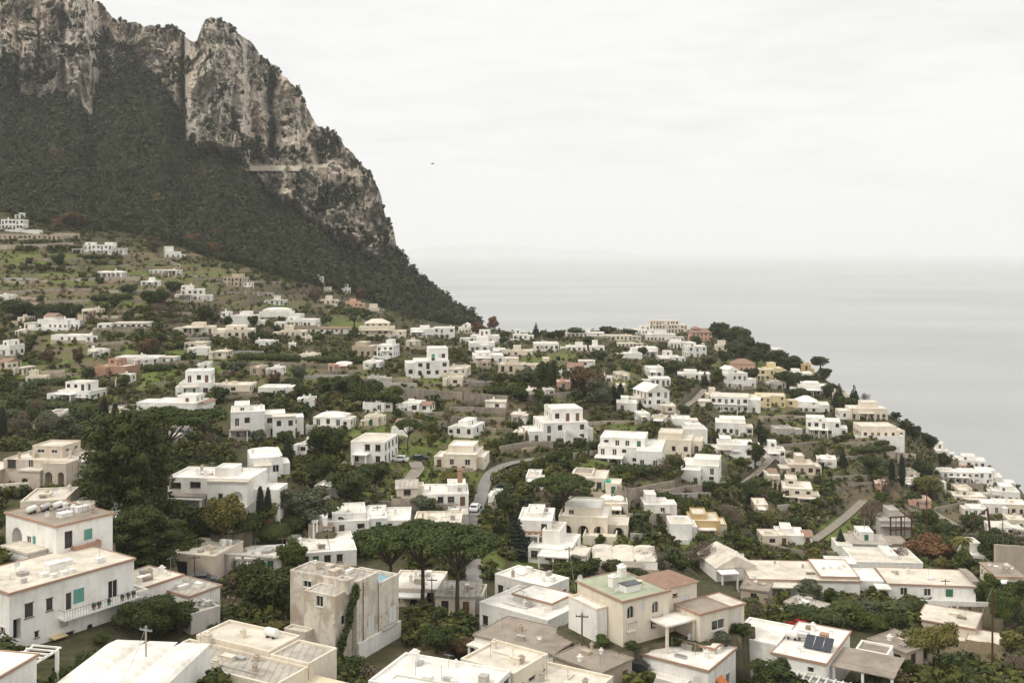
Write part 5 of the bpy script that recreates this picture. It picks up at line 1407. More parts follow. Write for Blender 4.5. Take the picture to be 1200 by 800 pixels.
# white house with clay rim in the lower middle
H = front((750, 767), (830, 787), 128, 4.8, 'white house with clay rimmed flat roof and an orange awning')
H.block(0, 0, H.w, 8.5, 4.8, roof='tw', ops={'f': ops_px(H, [(758, 790, 6, 9, 'win:white'), (818, 799, 10, 12, 'shut:white')]), 'r': [(3, 1.2, 1.2, 1.5, 'win:white'), (6, 1.2, 1.2, 1.5, 'win:white')]})
H.block(H.w * .35, 5, H.w * .5, 3.4, 5.5, z0=4.8, roof='tw', ops={}); H.block(H.w * .2, -1.8, 5, 1.7, 3.0, roof='w', ops={})
aw = MB(); aw.prism([(0, 3.2), (.9, 2.5), (.9, 2.42), (0, 3.0)], 2.2, 3.9); o = H.part('awning', aw, MAT['awning_orange']); o.location = (H.w + .01, 0, 0)
H.chimney(4, 6, 5.6, .6, .4); H.done(); BOXES.append((744, 872, 746, 800))
# cream house at the lower right
H = front((1075, 726), (1143, 738), 183, 4.6, 'cream house with a stained roof terrace in the dry garden', 'C')
H.block(0, 0, H.w, 9, 4.6, roof='tc', ops={'f': ops_px(H, [(1090, 738, 6, 6, 'win:white')])}); H.block(H.w - 1, -3.2, 5, 6, 3.6, roof='tc', ops={'f': [(2.4, .9, 1.8, 1.2, 'shut:white')]})
H.porch(H.w - 4.5, H.w - 1.2, 2.7, 2.6); H.hatch(4.5, 5, 4.8, 1.6, .8, .4); H.done(); BOXES.append((1072, 1180, 704, 768))
# flat roofs along the bottom edge
def slab(A, B, Y, h, d, roof, label, wall='W', ops=None, box=None, extra=None):
    H = front(A, B, Y, h, label, wall); H.block(0, 0, H.w, d, h, roof=roof, ops=ops or {}, auto='b')
    if extra: extra(H)
    H.done()
    if box: BOXES.append(box)
    return H
slab((432, 800), (562, 824), 112, 4.4, 8.5, 'w', 'white flat roofed house with a pointed chimney below the weathered house', box=(430, 610, 762, 800), extra=lambda H: (H.chimney(2.4, 6.2, 4.5, 1.4, .8), H.chimney(7, 7.5, 4.5, .5, .4), H.hatch(5, 3, 4.5, 1, .8, .3)))
slab((540, 774), (602, 792), 119, 3.6, 7, 'c', 'tan slab roofed sheds beside the pointed chimney house', 'C', box=(528, 604, 754, 800))
slab((562, 707), (642, 729), 150, 3.8, 9.5, 'w', 'white flat roofed house with a clay ridge east of the pines', box=(555, 668, 680, 732), extra=lambda H: (H.block(3, 4.2, 7, 5, 4.6, z0=3.8, roof='tw', ops={}), H.chimney(6, 3, 4, .5, .4)))
slab((556, 745), (648, 768), 134, 3.4, 8, 'sb', 'brown matted roof over a white porch', box=(552, 676, 722, 772), extra=lambda H: H.porch(0, H.w * .6, 2.6, 1.5))
slab((580, 674), (640, 690), 166, 3.6, 6, 'w', 'white roofed house behind the clay ridge house', box=(578, 656, 656, 692))
slab((668, 749), (738, 768), 134, 3.2, 8.5, 'c', 'grey roofed house with folded corrugated sheets', 'C', box=(660, 768, 724, 772), extra=lambda H: H.porch(H.w * .3, H.w + 1.5, 2.9, 2.5, slab='roof_grey', slope=.4))
slab((650, 770), (704, 790), 126, 3.0, 6, 'sb', 'slatted brown shed roof by the power pole', 'T', box=(648, 722, 756, 790))
slab((596, 800), (688, 822), 117, 3.6, 7, 'c', 'tan flat roofed house at the bottom edge with red posts', 'C', box=(594, 716, 774, 800), extra=lambda H: H.porch(-1.5, H.w * .6, 3.1, 1.2, 8.0, slab='rust', open_=True, mat='rust'))
slab((866, 752), (912, 764), 140, 3.8, 7, 'tw', 'white house with steps between the solar house and the yellow one', box=(860, 916, 730, 768), extra=lambda H: H.hatch(1, 3, 4, 1, .7, .3))
slab((1060, 822), (1120, 836), 128, 3, 6, 'tc', 'tan roof corner at the bottom edge', 'C')
slab((868, 690), (900, 694), 182, 2.6, 5, 'sb', 'low brown lean-to by the long row house', 'T')
slab((920, 706), (958, 716), 172, 1.6, 4, 'sg', 'grey corrugated lean-to beside the bright lawn', 'X')
slab((1018, 750), (1062, 766), 142, 2.6, 6, 'sb', 'brown canopy shed beside the solar house', 'T')

def aerial(H, x, y, z):
    mb = MB(); h = random.uniform(1.6, 2.8); mb.tube((x, y, z - .2), (x, y, z + h), .025, n=5)
    mb.box(x - .55, x + .55, y - .012, y + .012, z + h - .12, z + h - .095)
    for k in range(6): mb.box(x - .5 + k * .2, x - .488 + k * .2, y - .22, y + .22, z + h - .118, z + h - .098)
    H.part('aerial', mb, MAT['metal_grey'])
def pipe(H, pts):
    mb = MB()
    for a, b in zip(pts[:-1], pts[1:]): mb.tube(a, b, .05, n=6)
    H.part('pipe', mb, MAT['tank_metal'])
def washing(H, x0, x1, y, z):
    mb = MB(); mb.tube((x0, y, z), (x0, y, z + 1.7), .03, n=5); mb.tube((x1, y, z), (x1, y, z + 1.7), .03, n=5); mb.tube((x0, y, z + 1.65), (x1, y, z + 1.65), .012, n=4); l = H.part('clothes_line', mb, MAT['metal_grey'])
for H in HOUSES:
    if H.loc.y > 205 or H.e['label'].startswith('small'): continue
    rr = random.Random(int(H.loc.x * 10)); fx = sorted(H.foot, key=lambda f: -f[2] * f[3])[0]; x, y, w, d = fx; zt = getattr(H, 'h', 3.5) + .1
    if 'pitched' in H.e['label'] or 'gable' in H.e['label'] or 'vault' in H.e['label'] or 'tile' in H.e['label'] or 'dome' in H.e['label'] or 'mossy' in H.e['label']: continue
    if 'great' in H.e['label']: continue
    P = lambda: (x + w * rr.uniform(.12, .88), y + d * rr.uniform(.15, .85))
    a = P(); aerial(H, a[0], a[1], zt)
    for _ in range(rr.randint(1, 3)): a = P(); H.chimney(a[0], a[1], zt, rr.uniform(.35, .9), rr.uniform(.3, .6), rr.choice([None, 'wall_white', 'wall_tan', 'concrete']))
    for _ in range(rr.randint(1, 3)): a = P(); H.hatch(a[0], a[1], zt, rr.uniform(.5, 1.6), rr.uniform(.4, 1.0), rr.uniform(.2, .7), rr.choice([None, 'wall_white', 'concrete', 'tank_metal', 'roof_brown']))
    a = P(); b = P(); pipe(H, [(a[0], a[1], zt + .05), (b[0], a[1], zt + .06), (b[0], b[1], zt + .05)])
    if rr.random() < .4 and w > 5: washing(H, x + w * .3, x + w * .3 + min(3.2, w * .5), y + d * .4, zt)
    if rr.random() < .5: a = P(); H.dish(a[0], a[1], zt, .4)
# ------------------------------------------------------------------ level the ground under each house and along the roads
ROADS = [([(556, 690), (555, 668), (553, 640), (555, 612), (563, 585), (569, 562), (578, 549), (600, 541), (640, 536), (668, 533)], 2.7, 'road'),
         ([(862, 574), (885, 556), (905, 536), (925, 528)], 2.4, 'garden_lane'), ([(952, 634), (975, 618), (995, 602), (1012, 586)], 2.6, 'garden_path'),
         ([(480, 562), (490, 549), (486, 541)], 3.0, 'driveway'), ([(1052, 575), (1075, 590), (1105, 606), (1125, 618)], 2.2, 'coast_path'), ([(786, 492), (800, 478), (815, 468), (826, 456)], 2.6, 'village_lane')]
n = len(gm.vertices); GC = np.empty(n * 3, np.float32); gm.vertices.foreach_get('co', GC); GC = GC.reshape(-1, 3)
bw = np.zeros(n, np.float32); tz = GC[:, 2].copy()
for h in HOUSES:
    lx, ly = h.loc.x, h.loc.y
    m = np.where((np.abs(GC[:, 0] - lx) < 34) & (np.abs(GC[:, 1] - ly) < 34))[0]
    if not len(m): continue
    a = (GC[m, 0] - lx) * h.ex.x + (GC[m, 1] - ly) * h.ex.y; b = (GC[m, 0] - lx) * h.ey.x + (GC[m, 1] - ly) * h.ey.y
    dm = np.full(len(m), 1e9)
    for fx, fy, w, d in h.foot:
        dx = np.maximum(np.maximum(fx - a, a - fx - w), 0); dy = np.maximum(np.maximum(fy - b, b - fy - d), 0); dm = np.minimum(dm, np.hypot(dx, dy))
    w_ = np.clip(1 - (dm - 1.6) / 3.2, 0, 1); w_ = w_ * w_ * (3 - 2 * w_)
    w_ = np.where(np.abs(GC[m, 2] - h.loc.z) < 7, w_, 0)
    k = w_ > bw[m]; bw[m[k]] = w_[k]; tz[m[k]] = h.loc.z - .06
GC[:, 2] = GC[:, 2] * (1 - bw) + tz * bw
gm.vertices.foreach_set('co', GC.ravel()); gm.update(); BG = bvh_of(gm)
m, nt, bs = new_mat('asphalt')
n1 = pos_noise(nt, .5, detail=6, rough=.7); c = mix(nt, rng(nt, n1, .35, .7), (.23, .215, .195), (.155, .145, .13)); nt.links.new(c, bs.inputs['Base Color'])
m, nt, bs = new_mat('path'); n1 = pos_noise(nt, .8, detail=6, rough=.7); c = mix(nt, rng(nt, n1, .35, .7), (.27, .235, .19), (.17, .15, .12)); nt.links.new(c, bs.inputs['Base Color'])
def smooth_line(pts, n=40):
    t = np.linspace(0, len(pts) - 1, n); P = np.array(pts, float)
    return np.stack([np.interp(t, np.arange(len(pts)), P[:, k]) for k in range(P.shape[1])], 1)
def relax(P, it=6):
    P = P.copy()
    for _ in range(it): P[1:-1] = .25 * P[:-2] + .5 * P[1:-1] + .25 * P[2:]
    return P
for pts, wd_, nm in ROADS:
    q = smooth_line(pts, 46); P = relax(np.array([tuple(hit(a, b)) for a, b in q]), 10)
    T = np.gradient(P, axis=0); N = np.stack([T[:, 1], -T[:, 0]], 1); N /= np.maximum(np.linalg.norm(N, axis=1, keepdims=True), 1e-6)
    # bench the ground, then lay the carriageway on it
    for i in range(0, len(P)):
        m_ = np.where((np.abs(GC[:, 0] - P[i, 0]) < wd_ + 3) & (np.abs(GC[:, 1] - P[i, 1]) < wd_ + 3))[0]
        if not len(m_): continue
        dd = np.hypot(GC[m_, 0] - P[i, 0], GC[m_, 1] - P[i, 1]); w_ = np.clip(1 - (dd - wd_ * .55) / 2.5, 0, 1)
        GC[m_, 2] = np.where(w_ > 0, np.minimum(GC[m_, 2], GC[m_, 2] * (1 - w_) + (P[i, 2] - .12) * w_), GC[m_, 2])
    vs = []; fs = []
    for i in range(len(P)):
        for s in (-.5, .5): vs.append((P[i, 0] + N[i, 0] * wd_ * s, P[i, 1] + N[i, 1] * wd_ * s, P[i, 2] + .05))
        if i: fs.append((2 * i - 2, 2 * i - 1, 2 * i + 1, 2 * i))
    me = bpy.data.meshes.new(nm); me.from_pydata(vs, [], fs); me.materials.append(MAT['asphalt' if nm == 'road' else 'path'])
    tag(link(nm, me), kind='structure')
gm.vertices.foreach_set('co', GC.ravel()); gm.update(); BG = bvh_of(gm)
# ------------------------------------------------------------------ trees one can point to:  kind, u, base row, height, width (photo px), label
TREES = [
('bush',706,757,12,24,'leafy shrub at the foot of the white wall under the mossy roof'),('dbush',742,760,10,22,'dark shrub on the bank before the pale yellow house'),('bush',790,756,12,26,'green shrub below the porch of the pale yellow house'),('obush',846,752,14,26,'grey green shrub at the corner of the low cream wing'),('dbush',868,742,14,24,'dark shrub beside the low cream wing'),
('dbush',24,768,14,24,'dark shrub at the base of the long white house'),('bush',118,752,12,22,'green shrub between the long house and the vaulted one'),('dbush',62,768,10,20,'small dark shrub behind the vaulted roof'),('round',206,724,20,26,'light green shrubby tree by the terrace end'),
('bush',660,672,14,20,'green shrub behind the clay ridge house'),('dbush',530,742,14,30,'dark shrub under the pine trunks'),('bbush',496,744,14,28,'dry grey shrub at the pine foot'),('obush',880,712,14,26,'silvery shrub by the bright lawn wall'),('bush',1068,712,14,26,'green shrub before the long white house'),
('dark',856,404,22,24,'dark oak between the two big ridge trees'),('dark',876,412,22,24,'dark oak on the ridge shoulder'),('dark',862,418,20,26,'bushy oak below the big ridge trees'),('dark',893,420,20,22,'oak on the seaward brow below the ridge'),('round',832,396,12,16,'small green tree beside the pink ridge house'),
('dark',738,394,10,18,'dark shrubby tree by the ridge hotel'),('dark',655,398,12,16,'dark ridge tree by the white bungalow'),('dark',645,398,10,14,'small dark ridge tree beside the lone conifer'),('dark',915,428,18,22,'dark tree behind the ochre tower'),('dark',948,456,18,20,'dark tree between the brow villas'),
('dark',935,470,18,26,'dark tree over the hipped villa'),('dark',973,466,20,22,'dark oak on the brow above the ramped garden'),('dark',992,484,20,26,'dark oak behind the headland house'),('dark',1050,492,10,14,'dark bush tree at the headland tip'),('dark',1062,508,16,18,'dark tree at the top of the coast edge'),
('dark',918,452,16,22,'dark oak beside the arched brow villa'),('dark',880,446,16,20,'dark oak before the pale brow house'),('dark',690,404,12,18,'dark tree under the long ridge house'),('dark',590,400,12,18,'dark tree on the saddle'),
('dark',1120,560,14,16,'dark shrub tree in the shore row'),('dark',1080,560,20,26,'dark oak above the yellow green garden tree'),('dark',1070,592,18,24,'dark oak in the seaward garden'),
('umbrella',458,712,96,96,'stone pine with the westernmost crown of the joined trio by the weathered house'),
('umbrella',494,716,107,104,'stone pine with forked trunk in the middle of the joined trio'),
('umbrella',536,724,108,106,'stone pine with a straight trunk and low crown east in the trio'),
('umbrella',660,622,66,78,'wide stone pine with a domed crown above the arched cream villa'),
('umbrella',416,396,36,44,'lone stone pine with a flat crown in front of the colonnade villa'),
('umbrella',194,568,92,92,'broad stone pine leaning by the villa with wide dark windows'),
('umbrella',240,540,62,60,'smaller stone pine beside the large three storey villa'),
('pine',147,606,128,114,'huge dark bushy pine between the beige villa and the arched villa'),
('pine',165,672,80,90,'mid green pine behind the long white house'),
('umbrella',478,532,42,34,'loose umbrella shaped tree over the garden drive with two cars'),
('dark',385,540,44,50,'dark spreading tree beside the derelict white house'),
('cypress',122,505,42,11,'taller cypress behind the huge dark pine'),('cypress',135,506,36,10,'slimmer cypress of the pair behind the huge dark pine'),
('cypress',305,613,46,10,'brownish cypress beside the arched villa'),('cypress',314,613,44,9,'dark narrow cypress beside the brownish one'),
('cypress',350,503,24,12,'cypress splitting the low vaulted house front'),('cypress',337,548,34,12,'ragged cypress by the domed white house'),
('cypress',727,477,30,10,'dark cypress above the white cube house'),('cypress',719,474,24,9,'shorter cypress above the white cube house'),
('cypress',1045,570,34,8,'cypress in the seaward orchard'),('cypress',1057,570,40,8,'tallest cypress in the seaward orchard'),('conifer',988,548,26,14,'pointed dark conifer on the seaward slope'),
('cypress',2,520,46,12,'dark cypress at the photo edge above the beige villa'),
('conifer',628,396,20,12,'lone layered conifer standing on the ridge against the sea'),('conifer',985,644,28,18,'dark cone shaped conifer on the lawn by the path'),
('conifer',604,652,60,40,'dark drooping conifer beside the road and the orange brick balcony'),
('dark',675,394,12,26,'small flat topped pine on the ridge skyline'),('dark',713,393,11,22,'low dark pine on the ridge skyline'),
('dark',842,402,26,26,'big dark round tree on the ridge beside the pink house'),('dark',868,404,24,24,'round headed dark pine on the ridge'),
('dark',930,436,20,34,'flat stone pine on the brow'),('dark',961,432,15,24,'outermost stone pine leaning to the sea by the ochre tower'),
('dark',928,458,24,32,'stone pine below the yellow brow house'),('dark',887,428,22,26,'dark tree on the sea brow'),('dark',905,426,18,22,'dark pine above the sea cliff'),
('conifer',983,478,32,22,'dark pointed tree on the brow above the sea'),('conifer',1001,478,30,18,'second pointed tree on the brow nearer the sea'),('bare',1015,478,18,14,'bare grey shrubby tree on the brow'),
('dark',966,446,16,18,'wind bent dark pine on the brow'),('dark',1070,516,18,20,'dark bushy tree on the coast edge'),('dark',1090,528,20,20,'round dark tree further along the coast edge'),('dark',1083,518,12,14,'small dark tree on the coast edge'),
('dark',1107,548,16,18,'round tree beside the coast house'),
('palm',1128,656,34,26,'fan palm beside the round trees below the shore'),
('round',1131,672,30,26,'round green tree under the palm'),('dark',1169,664,42,46,'dark spreading tree by the tall retaining wall'),
('rust',690,466,38,54,'spreading rust brown tree in the middle of the village'),('dark',641,462,44,28,'tall dark tree beside the rust brown one'),('olive',704,478,36,36,'grey green tree below the rust brown one'),
('rust',86,268,20,32,'orange brown autumn tree on the wood edge'),('rust',172,274,14,14,'small reddish autumn tree in the wood edge'),('rust',180,296,20,18,'copper autumn tree by the stepped house'),('brown',225,290,18,20,'pale brown autumn tree on the wood edge'),('brown',250,300,16,16,'small pale brown tree beside the wood'),
('brown',68,268,14,16,'dull brown tree below the wood'),('rust',188,360,14,16,'red brown tree below the arched house'),('bare',186,372,18,22,'bare grey tree in the field terraces'),
('rust',422,352,16,14,'orange autumn tree at the mountain foot'),('rust',370,354,16,18,'rust coloured bushy tree under the wood'),('brown',558,392,16,18,'brown autumn tree at the tip of the wood'),('brown',578,388,18,16,'reddish round tree on the saddle against the sea'),
('rust',172,420,26,30,'brown spreading tree behind the white pergola'),('rust',55,425,16,18,'rusty tree in the western fields'),('rust',91,424,16,14,'copper tree in the western fields'),('rust',322,452,16,16,'orange tree above the shelf house'),
('bare',20,512,30,30,'pinkish bare tree above the beige villa'),('olive',75,520,36,44,'grey green olive tree above the beige villa'),('olive',52,512,30,36,'broad olive tree beside the pinkish bare one'),('dark',42,500,22,26,'dark oak above the olives'),
('dark',25,372,22,44,'wide dark pine group in the western fields'),('dark',60,378,24,40,'dark pine behind the two part house'),('dark',84,376,22,26,'round dark pine beside the two part house'),
('dark',180,360,22,34,'dark bushy oak left of the arched house with stepped roof'),('dark',205,345,16,22,'dark oak touching the arched house'),('dark',150,345,14,24,'dark thicket tree on the green terraces'),
('dark',240,378,20,24,'dark oak above the wide cream house'),('dark',268,384,14,12,'dark round tree west of the bright cube'),('dark',296,384,15,13,'dark round tree east of the bright cube'),
('dark',352,468,22,20,'dark oak on the shelf'),('dark',342,458,18,16,'dark round tree at the terrace end'),('dark',425,478,34,50,'wide dark thicket tree on the middle terraces'),('dark',405,462,24,40,'dark bushy tree under the middle terrace wall'),('round',455,480,28,40,'green bushy tree above the little orange annex'),
('dark',464,480,18,18,'dark tree beside the little orange annex'),('dark',412,588,40,56,'dark round oak on the lawn below the derelict house'),('dark',440,566,26,40,'oak behind the round one on the lawn'),('dark',370,566,30,40,'dark leafy tree on the lower lawn'),
('olive',360,616,44,60,'broad grey green olive above the bright roofs'),('olive',335,600,30,40,'olive tree beside the cypresses'),('yellow',262,632,54,52,'yellow green leafy tree below the arched villa'),('round',220,664,40,50,'green leafy tree behind the garage'),
('round',344,668,36,40,'light green tree in front of the broad flat roofed house'),('dark',320,722,60,72,'dark olive tree west of the weathered house'),('dark',300,700,44,50,'dark bushy tree beside the garage'),
('dark',175,748,54,80,'large dark shrubby tree under the corner balcony'),('dark',210,742,40,44,'dark bush tree at the terrace end'),('dark',110,806,40,66,'dark shrub mass in front of the vaulted house'),('bare',175,742,24,20,'reddish bare tree by the vaulted house'),
('rust',262,660,18,40,'rust coloured bush tree above the garage'),
('dark',632,690,20,24,'small dark tree between the flat roofs'),('dark',690,676,22,32,'dark bushy tree above the green roof'),('round',672,680,20,30,'leafy tree beside the green roofed house'),('dark',718,676,24,30,'dark tree below the vaulted house'),
('dark',745,680,16,30,'dark shrubby tree behind the green roof'),('round',700,736,16,22,'leafy bush at the white wall of the yellow house'),
('bare',820,664,30,50,'grey bare thicket tree in the gully'),('olive',835,660,28,36,'grey green tree in the gully'),('bare',858,618,28,40,'leafless brown tree on the gully side'),('bare',762,664,22,40,'purplish bare bush by the vaulted house'),
('dark',885,546,30,26,'dark tree beside the covered balcony house'),('dark',893,520,20,18,'dark round tree above the covered balcony house'),('conifer',890,518,30,20,'dark pointed tree near the long balcony'),
('dark',875,586,24,34,'dark bushes tree below the garden path'),('dark',802,488,16,16,'dark round tree by the lane'),('dark',770,438,20,24,'dark round tree by the gabled house'),('dark',752,418,12,16,'dark tree in the upper village'),('dark',785,442,20,20,'green tree beside the square house'),('round',840,452,22,22,'tree before the round window house'),('conifer',826,454,22,12,'slim dark tree beside the round window house'),
('yellow',1092,584,30,40,'yellow green leafy tree in the seaward garden'),('round',1028,566,24,26,'round green tree in the seaward orchard'),('dark',1018,548,16,26,'dark tree above the orchard'),('olive',1034,552,14,20,'olive tree above the orchard'),('bare',1042,584,26,24,'brown bare tree in the orchard'),
('bare',1020,622,36,34,'pale bare bush tree beside the garden path'),('brown',1090,658,30,60,'brown leafless thicket by the palm'),('bare',1055,660,20,30,'bare brown bushes below the unfinished building'),
('dark',1052,750,34,30,'dark cypress like oak in the orange garden'),('yellow',1075,774,44,48,'leafy citrus tree by the solar house canopy'),('yellow',1100,768,40,44,'citrus tree below the stained terrace'),('round',1010,738,26,40,'leafy orchard tree before the long row'),('round',1035,744,24,36,'orchard tree beside the oak'),('olive',950,706,26,40,'grey green bush tree before the long row house'),
('round',1178,735,50,40,'leafy green tree beside the tall rust pole'),('round',1160,704,30,30,'bright leafy tree near the long white house'),('dark',1150,704,20,30,'dark tree beside the lean-to roof'),('dark',1130,806,24,60,'dark bushes at the bottom edge'),('yellow',1185,764,26,30,'citrus tree at the east edge'),
('dark',905,806,36,50,'dark bush in front of the white pergola'),('bare',870,800,20,20,'bare shrub beside the orange awning'),
('yellow',235,806,10,14,'small yellow bush at the bottom edge'),('dark',400,800,30,60,'dark round hedge bush below the awnings'),('yellow',318,748,22,30,'young light green tree below the weathered house'),
('dark',512,766,34,44,'dark shrub group at the foot of the stone pines'),('rust',545,770,24,40,'reddish shrubs beside the pine foot'),('bbush',560,760,18,40,'dry brush under the pines'),
('yellow',530,572,20,40,'yellow brown bush tree above the road'),('dark',578,628,20,14,'dark bush tree at the road edge'),('dark',588,600,30,18,'dark tree above the road bend'),
('round',590,630,20,30,'green bushes tree right of the road'),('olive',830,430,16,22,'grey green tree on the upper seaward slope'),('dark',870,420,18,26,'dark wood edge tree on the seaward slope'),('dark',850,426,16,20,'dark tree over the red roof'),('round',815,408,14,18,'green tree on the ridge lane'),
('bare',1190,792,24,30,'bare fruit tree in the dry garden'),('bare',815,795,24,24,'bare shrub before the clay rimmed house'),
]
def palm(p, h, w, label):
    e = empty('palm_tree', p, 0); e.scale = (1, 1, 1); tag(e, label, 'palm')
    mb = MB(); z = 0; r = .45
    n = 9
    for k in range(n):
        z2 = h * .72 * (k + 1) / n; mb.tube((0, 0, z - (.5 if k == 0 else 0)), (0, 0, z2), r, r * .94, 8); r *= .96; z = z2
    mb.build('trunk', MAT['bark'], e)
    Q = []; rg = np.random.default_rng(3)
    for f in range(46):
        a = rg.random() * 6.283; up = rg.random() * 1.5 - .35; L = w * .5 * (.8 + .3 * rg.random())
        P0 = np.array([0, 0, h * .72]); prev = P0; dirx = np.array([math.cos(a), math.sin(a)])
        for s in range(7):
            t = (s + 1) / 7; q = P0 + np.array([dirx[0] * L * t * math.cos(up * (1 - t * .5)), dirx[1] * L * t * math.cos(up * (1 - t * .5)), L * (math.sin(up) * t - .75 * t * t)])
            sd = np.array([-dirx[1], dirx[0], 0]) * (.34 * (1 - t) + .10) * (1.2 if s > 0 else .6)
            for sg in (-1, 1): Q.append([prev, q, q + sg * sd - [0, 0, .22], prev + sg * sd - [0, 0, .22]])
            prev = q
    link('crown', quads_mesh('crown', np.array(Q), [MAT['leaf_yellow']]), e); return e
TPOS = []
def put_tree(kind, u, vb, hp, wp, label, cat='tree', group=None):
    p = hit(u, vb); k = p.y / F
    if kind == 'palm': palm(p, hp * k, wp * k, label); return
    c = 'shrub' if 'shrub' in KIND[kind][5] else cat
    big = hp if hp < 50 else hp
    make_tree(kind, p, hp * k, wp * k, label, c, group, lodpx=max(hp, wp))
    TPOS.append((p.x, p.y, wp * k))
for t in TREES: put_tree(*t)

# ---------------------------------------------- more trees over the slope, each described by what it grows beside
def clear_of_houses(p, r): return not any((h.loc - p).length < 45 and h.covers(p.x, p.y, r) for h in HOUSES)
def near_road(u, v):
    for pl, _w, _n in ROADS:
        for (a, b), (c, d) in zip(pl[:-1], pl[1:]):
            t = max(0, min(1, ((u - a) * (c - a) + (v - b) * (d - b) * 4) / ((c - a) ** 2 + (d - b) ** 2 * 4 + 1e-6)))
            if abs(u - a - t * (c - a)) < 12 and abs(v - b - t * (d - b)) < 6 + (a + c > 1060 and a + c < 1180) * 5: return True
    return False
ADJ = {'round': ('leafy green tree', 'broad green tree', 'small green tree'), 'dark': ('dark oak', 'dark bushy tree', 'small dark evergreen'), 'olive': ('grey green olive', 'silvery olive tree', 'small olive tree'), 'yellow': ('yellow green tree', 'light green fruit tree', 'small citrus tree'),
       'rust': ('rust coloured tree', 'copper autumn tree', 'small rusty tree'), 'bare': ('bare brown tree', 'leafless grey tree', 'small bare tree'), 'brown': ('pale brown tree', 'dull brown tree', 'small brown tree')}
LABELS = {o.get('label') for o in COL.objects if o.get('label')}
def auto_label(kind, p, size):
    """look + the nearest house or named thing + how it lies from it; tried until no other has the same words"""
    u, v = pix(p)
    near = sorted(HOUSES, key=lambda h: abs(pix(h.loc)[0] - u) + 2.2 * abs(pix(h.loc)[1] - v))[:7]
    for h in near:
        hu, hv = pix(h.loc); base = h.e['label']
        rel = ('behind' if h.loc.y < p.y - 4 else 'below' if h.loc.y > p.y + 4 else 'beside')
        sd = 'east of' if u > hu else 'west of'
        for a in ADJ[kind][:2] if size > 15 else ADJ[kind][2:] + ADJ[kind][:1]:
            for r_ in ((rel, sd) if abs(u - hu) < 25 else (sd, rel)):
                L = f'{a} {r_} the {base}'
                if len(L.split()) <= 16 and L not in LABELS: LABELS.add(L); return L
    return None
cnt = 0; tries = 0
while cnt < 165 and tries < 6000:
    tries += 1
    u = random.uniform(-10, 1210); v = random.uniform(290, 800)
    if v < v_foot(u) + 6: continue
    if any(a - 4 < u < b + 4 and c < v < d + 9 for a, b, c, d in BOXES) or near_road(u, v): continue
    cv = cover_at(u, v)
    if random.random() < max(cv[0], cv[1]) * .85 or (in_strips(u, v) and random.random() < .7): continue
    p = hit(u, v); k = p.y / F
    hp = random.uniform(9, 20) * (1 if v > 420 else .75) * (1.25 if v > 600 else 1); wp = hp * random.uniform(.9, 1.4)
    if hp * k > 9: hp = 9 / k
    if any((p.x - a) ** 2 + (p.y - b) ** 2 < (w * .45 + wp * k * .4) ** 2 for a, b, w in TPOS): continue
    if not clear_of_houses(p, wp * k * .45): continue
    kind = random.choices(['dark', 'round', 'olive', 'yellow', 'rust', 'bare'], [27, 24, 20, 11, 6, 12])[0]
    L = auto_label(kind, p, hp)
    if not L: continue
    put_tree(kind, u, v, hp, wp, L, group='scattered trees of the slope'); cnt += 1

# ---------------------------------------------- scrub that nobody could count
def scrub(name, n, mat, smin, smax, tm, dens, hs=.7, vmax=815):
    P = []; S = []
    u = RNG.uniform(-80, 1280, n); v = RNG.uniform(236, vmax, n)
    for a, b in zip(u, v):
        if a < 640 and 285 < b < 475 and random.random() < .6: b = round((b - a * .02) / 7.5) * 7.5 + a * .02 + random.uniform(-.7, .7)     # along the terrace edges
        if b < v_foot(a) + 1: continue
        cv = cover_at(a, b); q = float(fbm(a / 28, b / 16, 91, 3))
        dq = dens(q, cv) * (.38 if in_strips(a, b) else 1) * (1.6 if b > 640 else 1)
        if b < v_foot(a) + 15 and a < 560: dq = max(dq, .9)
        if random.random() > dq: continue
        inb = [bx for bx in BOXES if bx[0] < a < bx[1] and bx[2] < b < bx[3] + (1 if b < 600 else 4)]
        if inb or near_road(a, b): continue
        p = hit(a, b)
        s = random.uniform(smin, smax) * (1 if p.y < 260 else 1.15)
        if any(bx[0] < a < bx[1] and bx[2] < b < bx[3] + 9 for bx in BOXES): s *= .6
        if not clear_of_houses(p, s * .35): continue
        P.append((p.x, p.y, p.z - .1 * s)); S.append(s)
    return scatter(name, np.array(P), np.array(S), tm, mat, hs)
BT = clump_templates(6, 90, .095, 500); BTS = clump_templates(6, 150, .075, 540)
scrub('undergrowth', 15000, 'leaf_scrub', 1.4, 4.2, BT, lambda q, cv: (.95 if q > .5 else .45) * (1 - .9 * max(cv[0], cv[1], cv[2])), .72)
scrub('low_scrub', 9000, 'leaf_dark', 1.6, 4.6, BTS, lambda q, cv: (.95 if q > .52 else .16) * (1 - .95 * max(cv[0], cv[1], cv[2])), .8)
scrub('dry_brush', 7000, 'twig', 1.2, 2.8, clump_templates(4, 110, .055, 570, core=False), lambda q, cv: (.8 if q < .48 else .15) * (1 - .7 * cv[0]), .8)
GT = clump_templates(4, 26, .16, 590, core=False)
scrub('grass_tufts', 7000, 'leaf_yellow', .4, 1.0, GT, lambda q, cv: .15 + .75 * cv[0], .6)

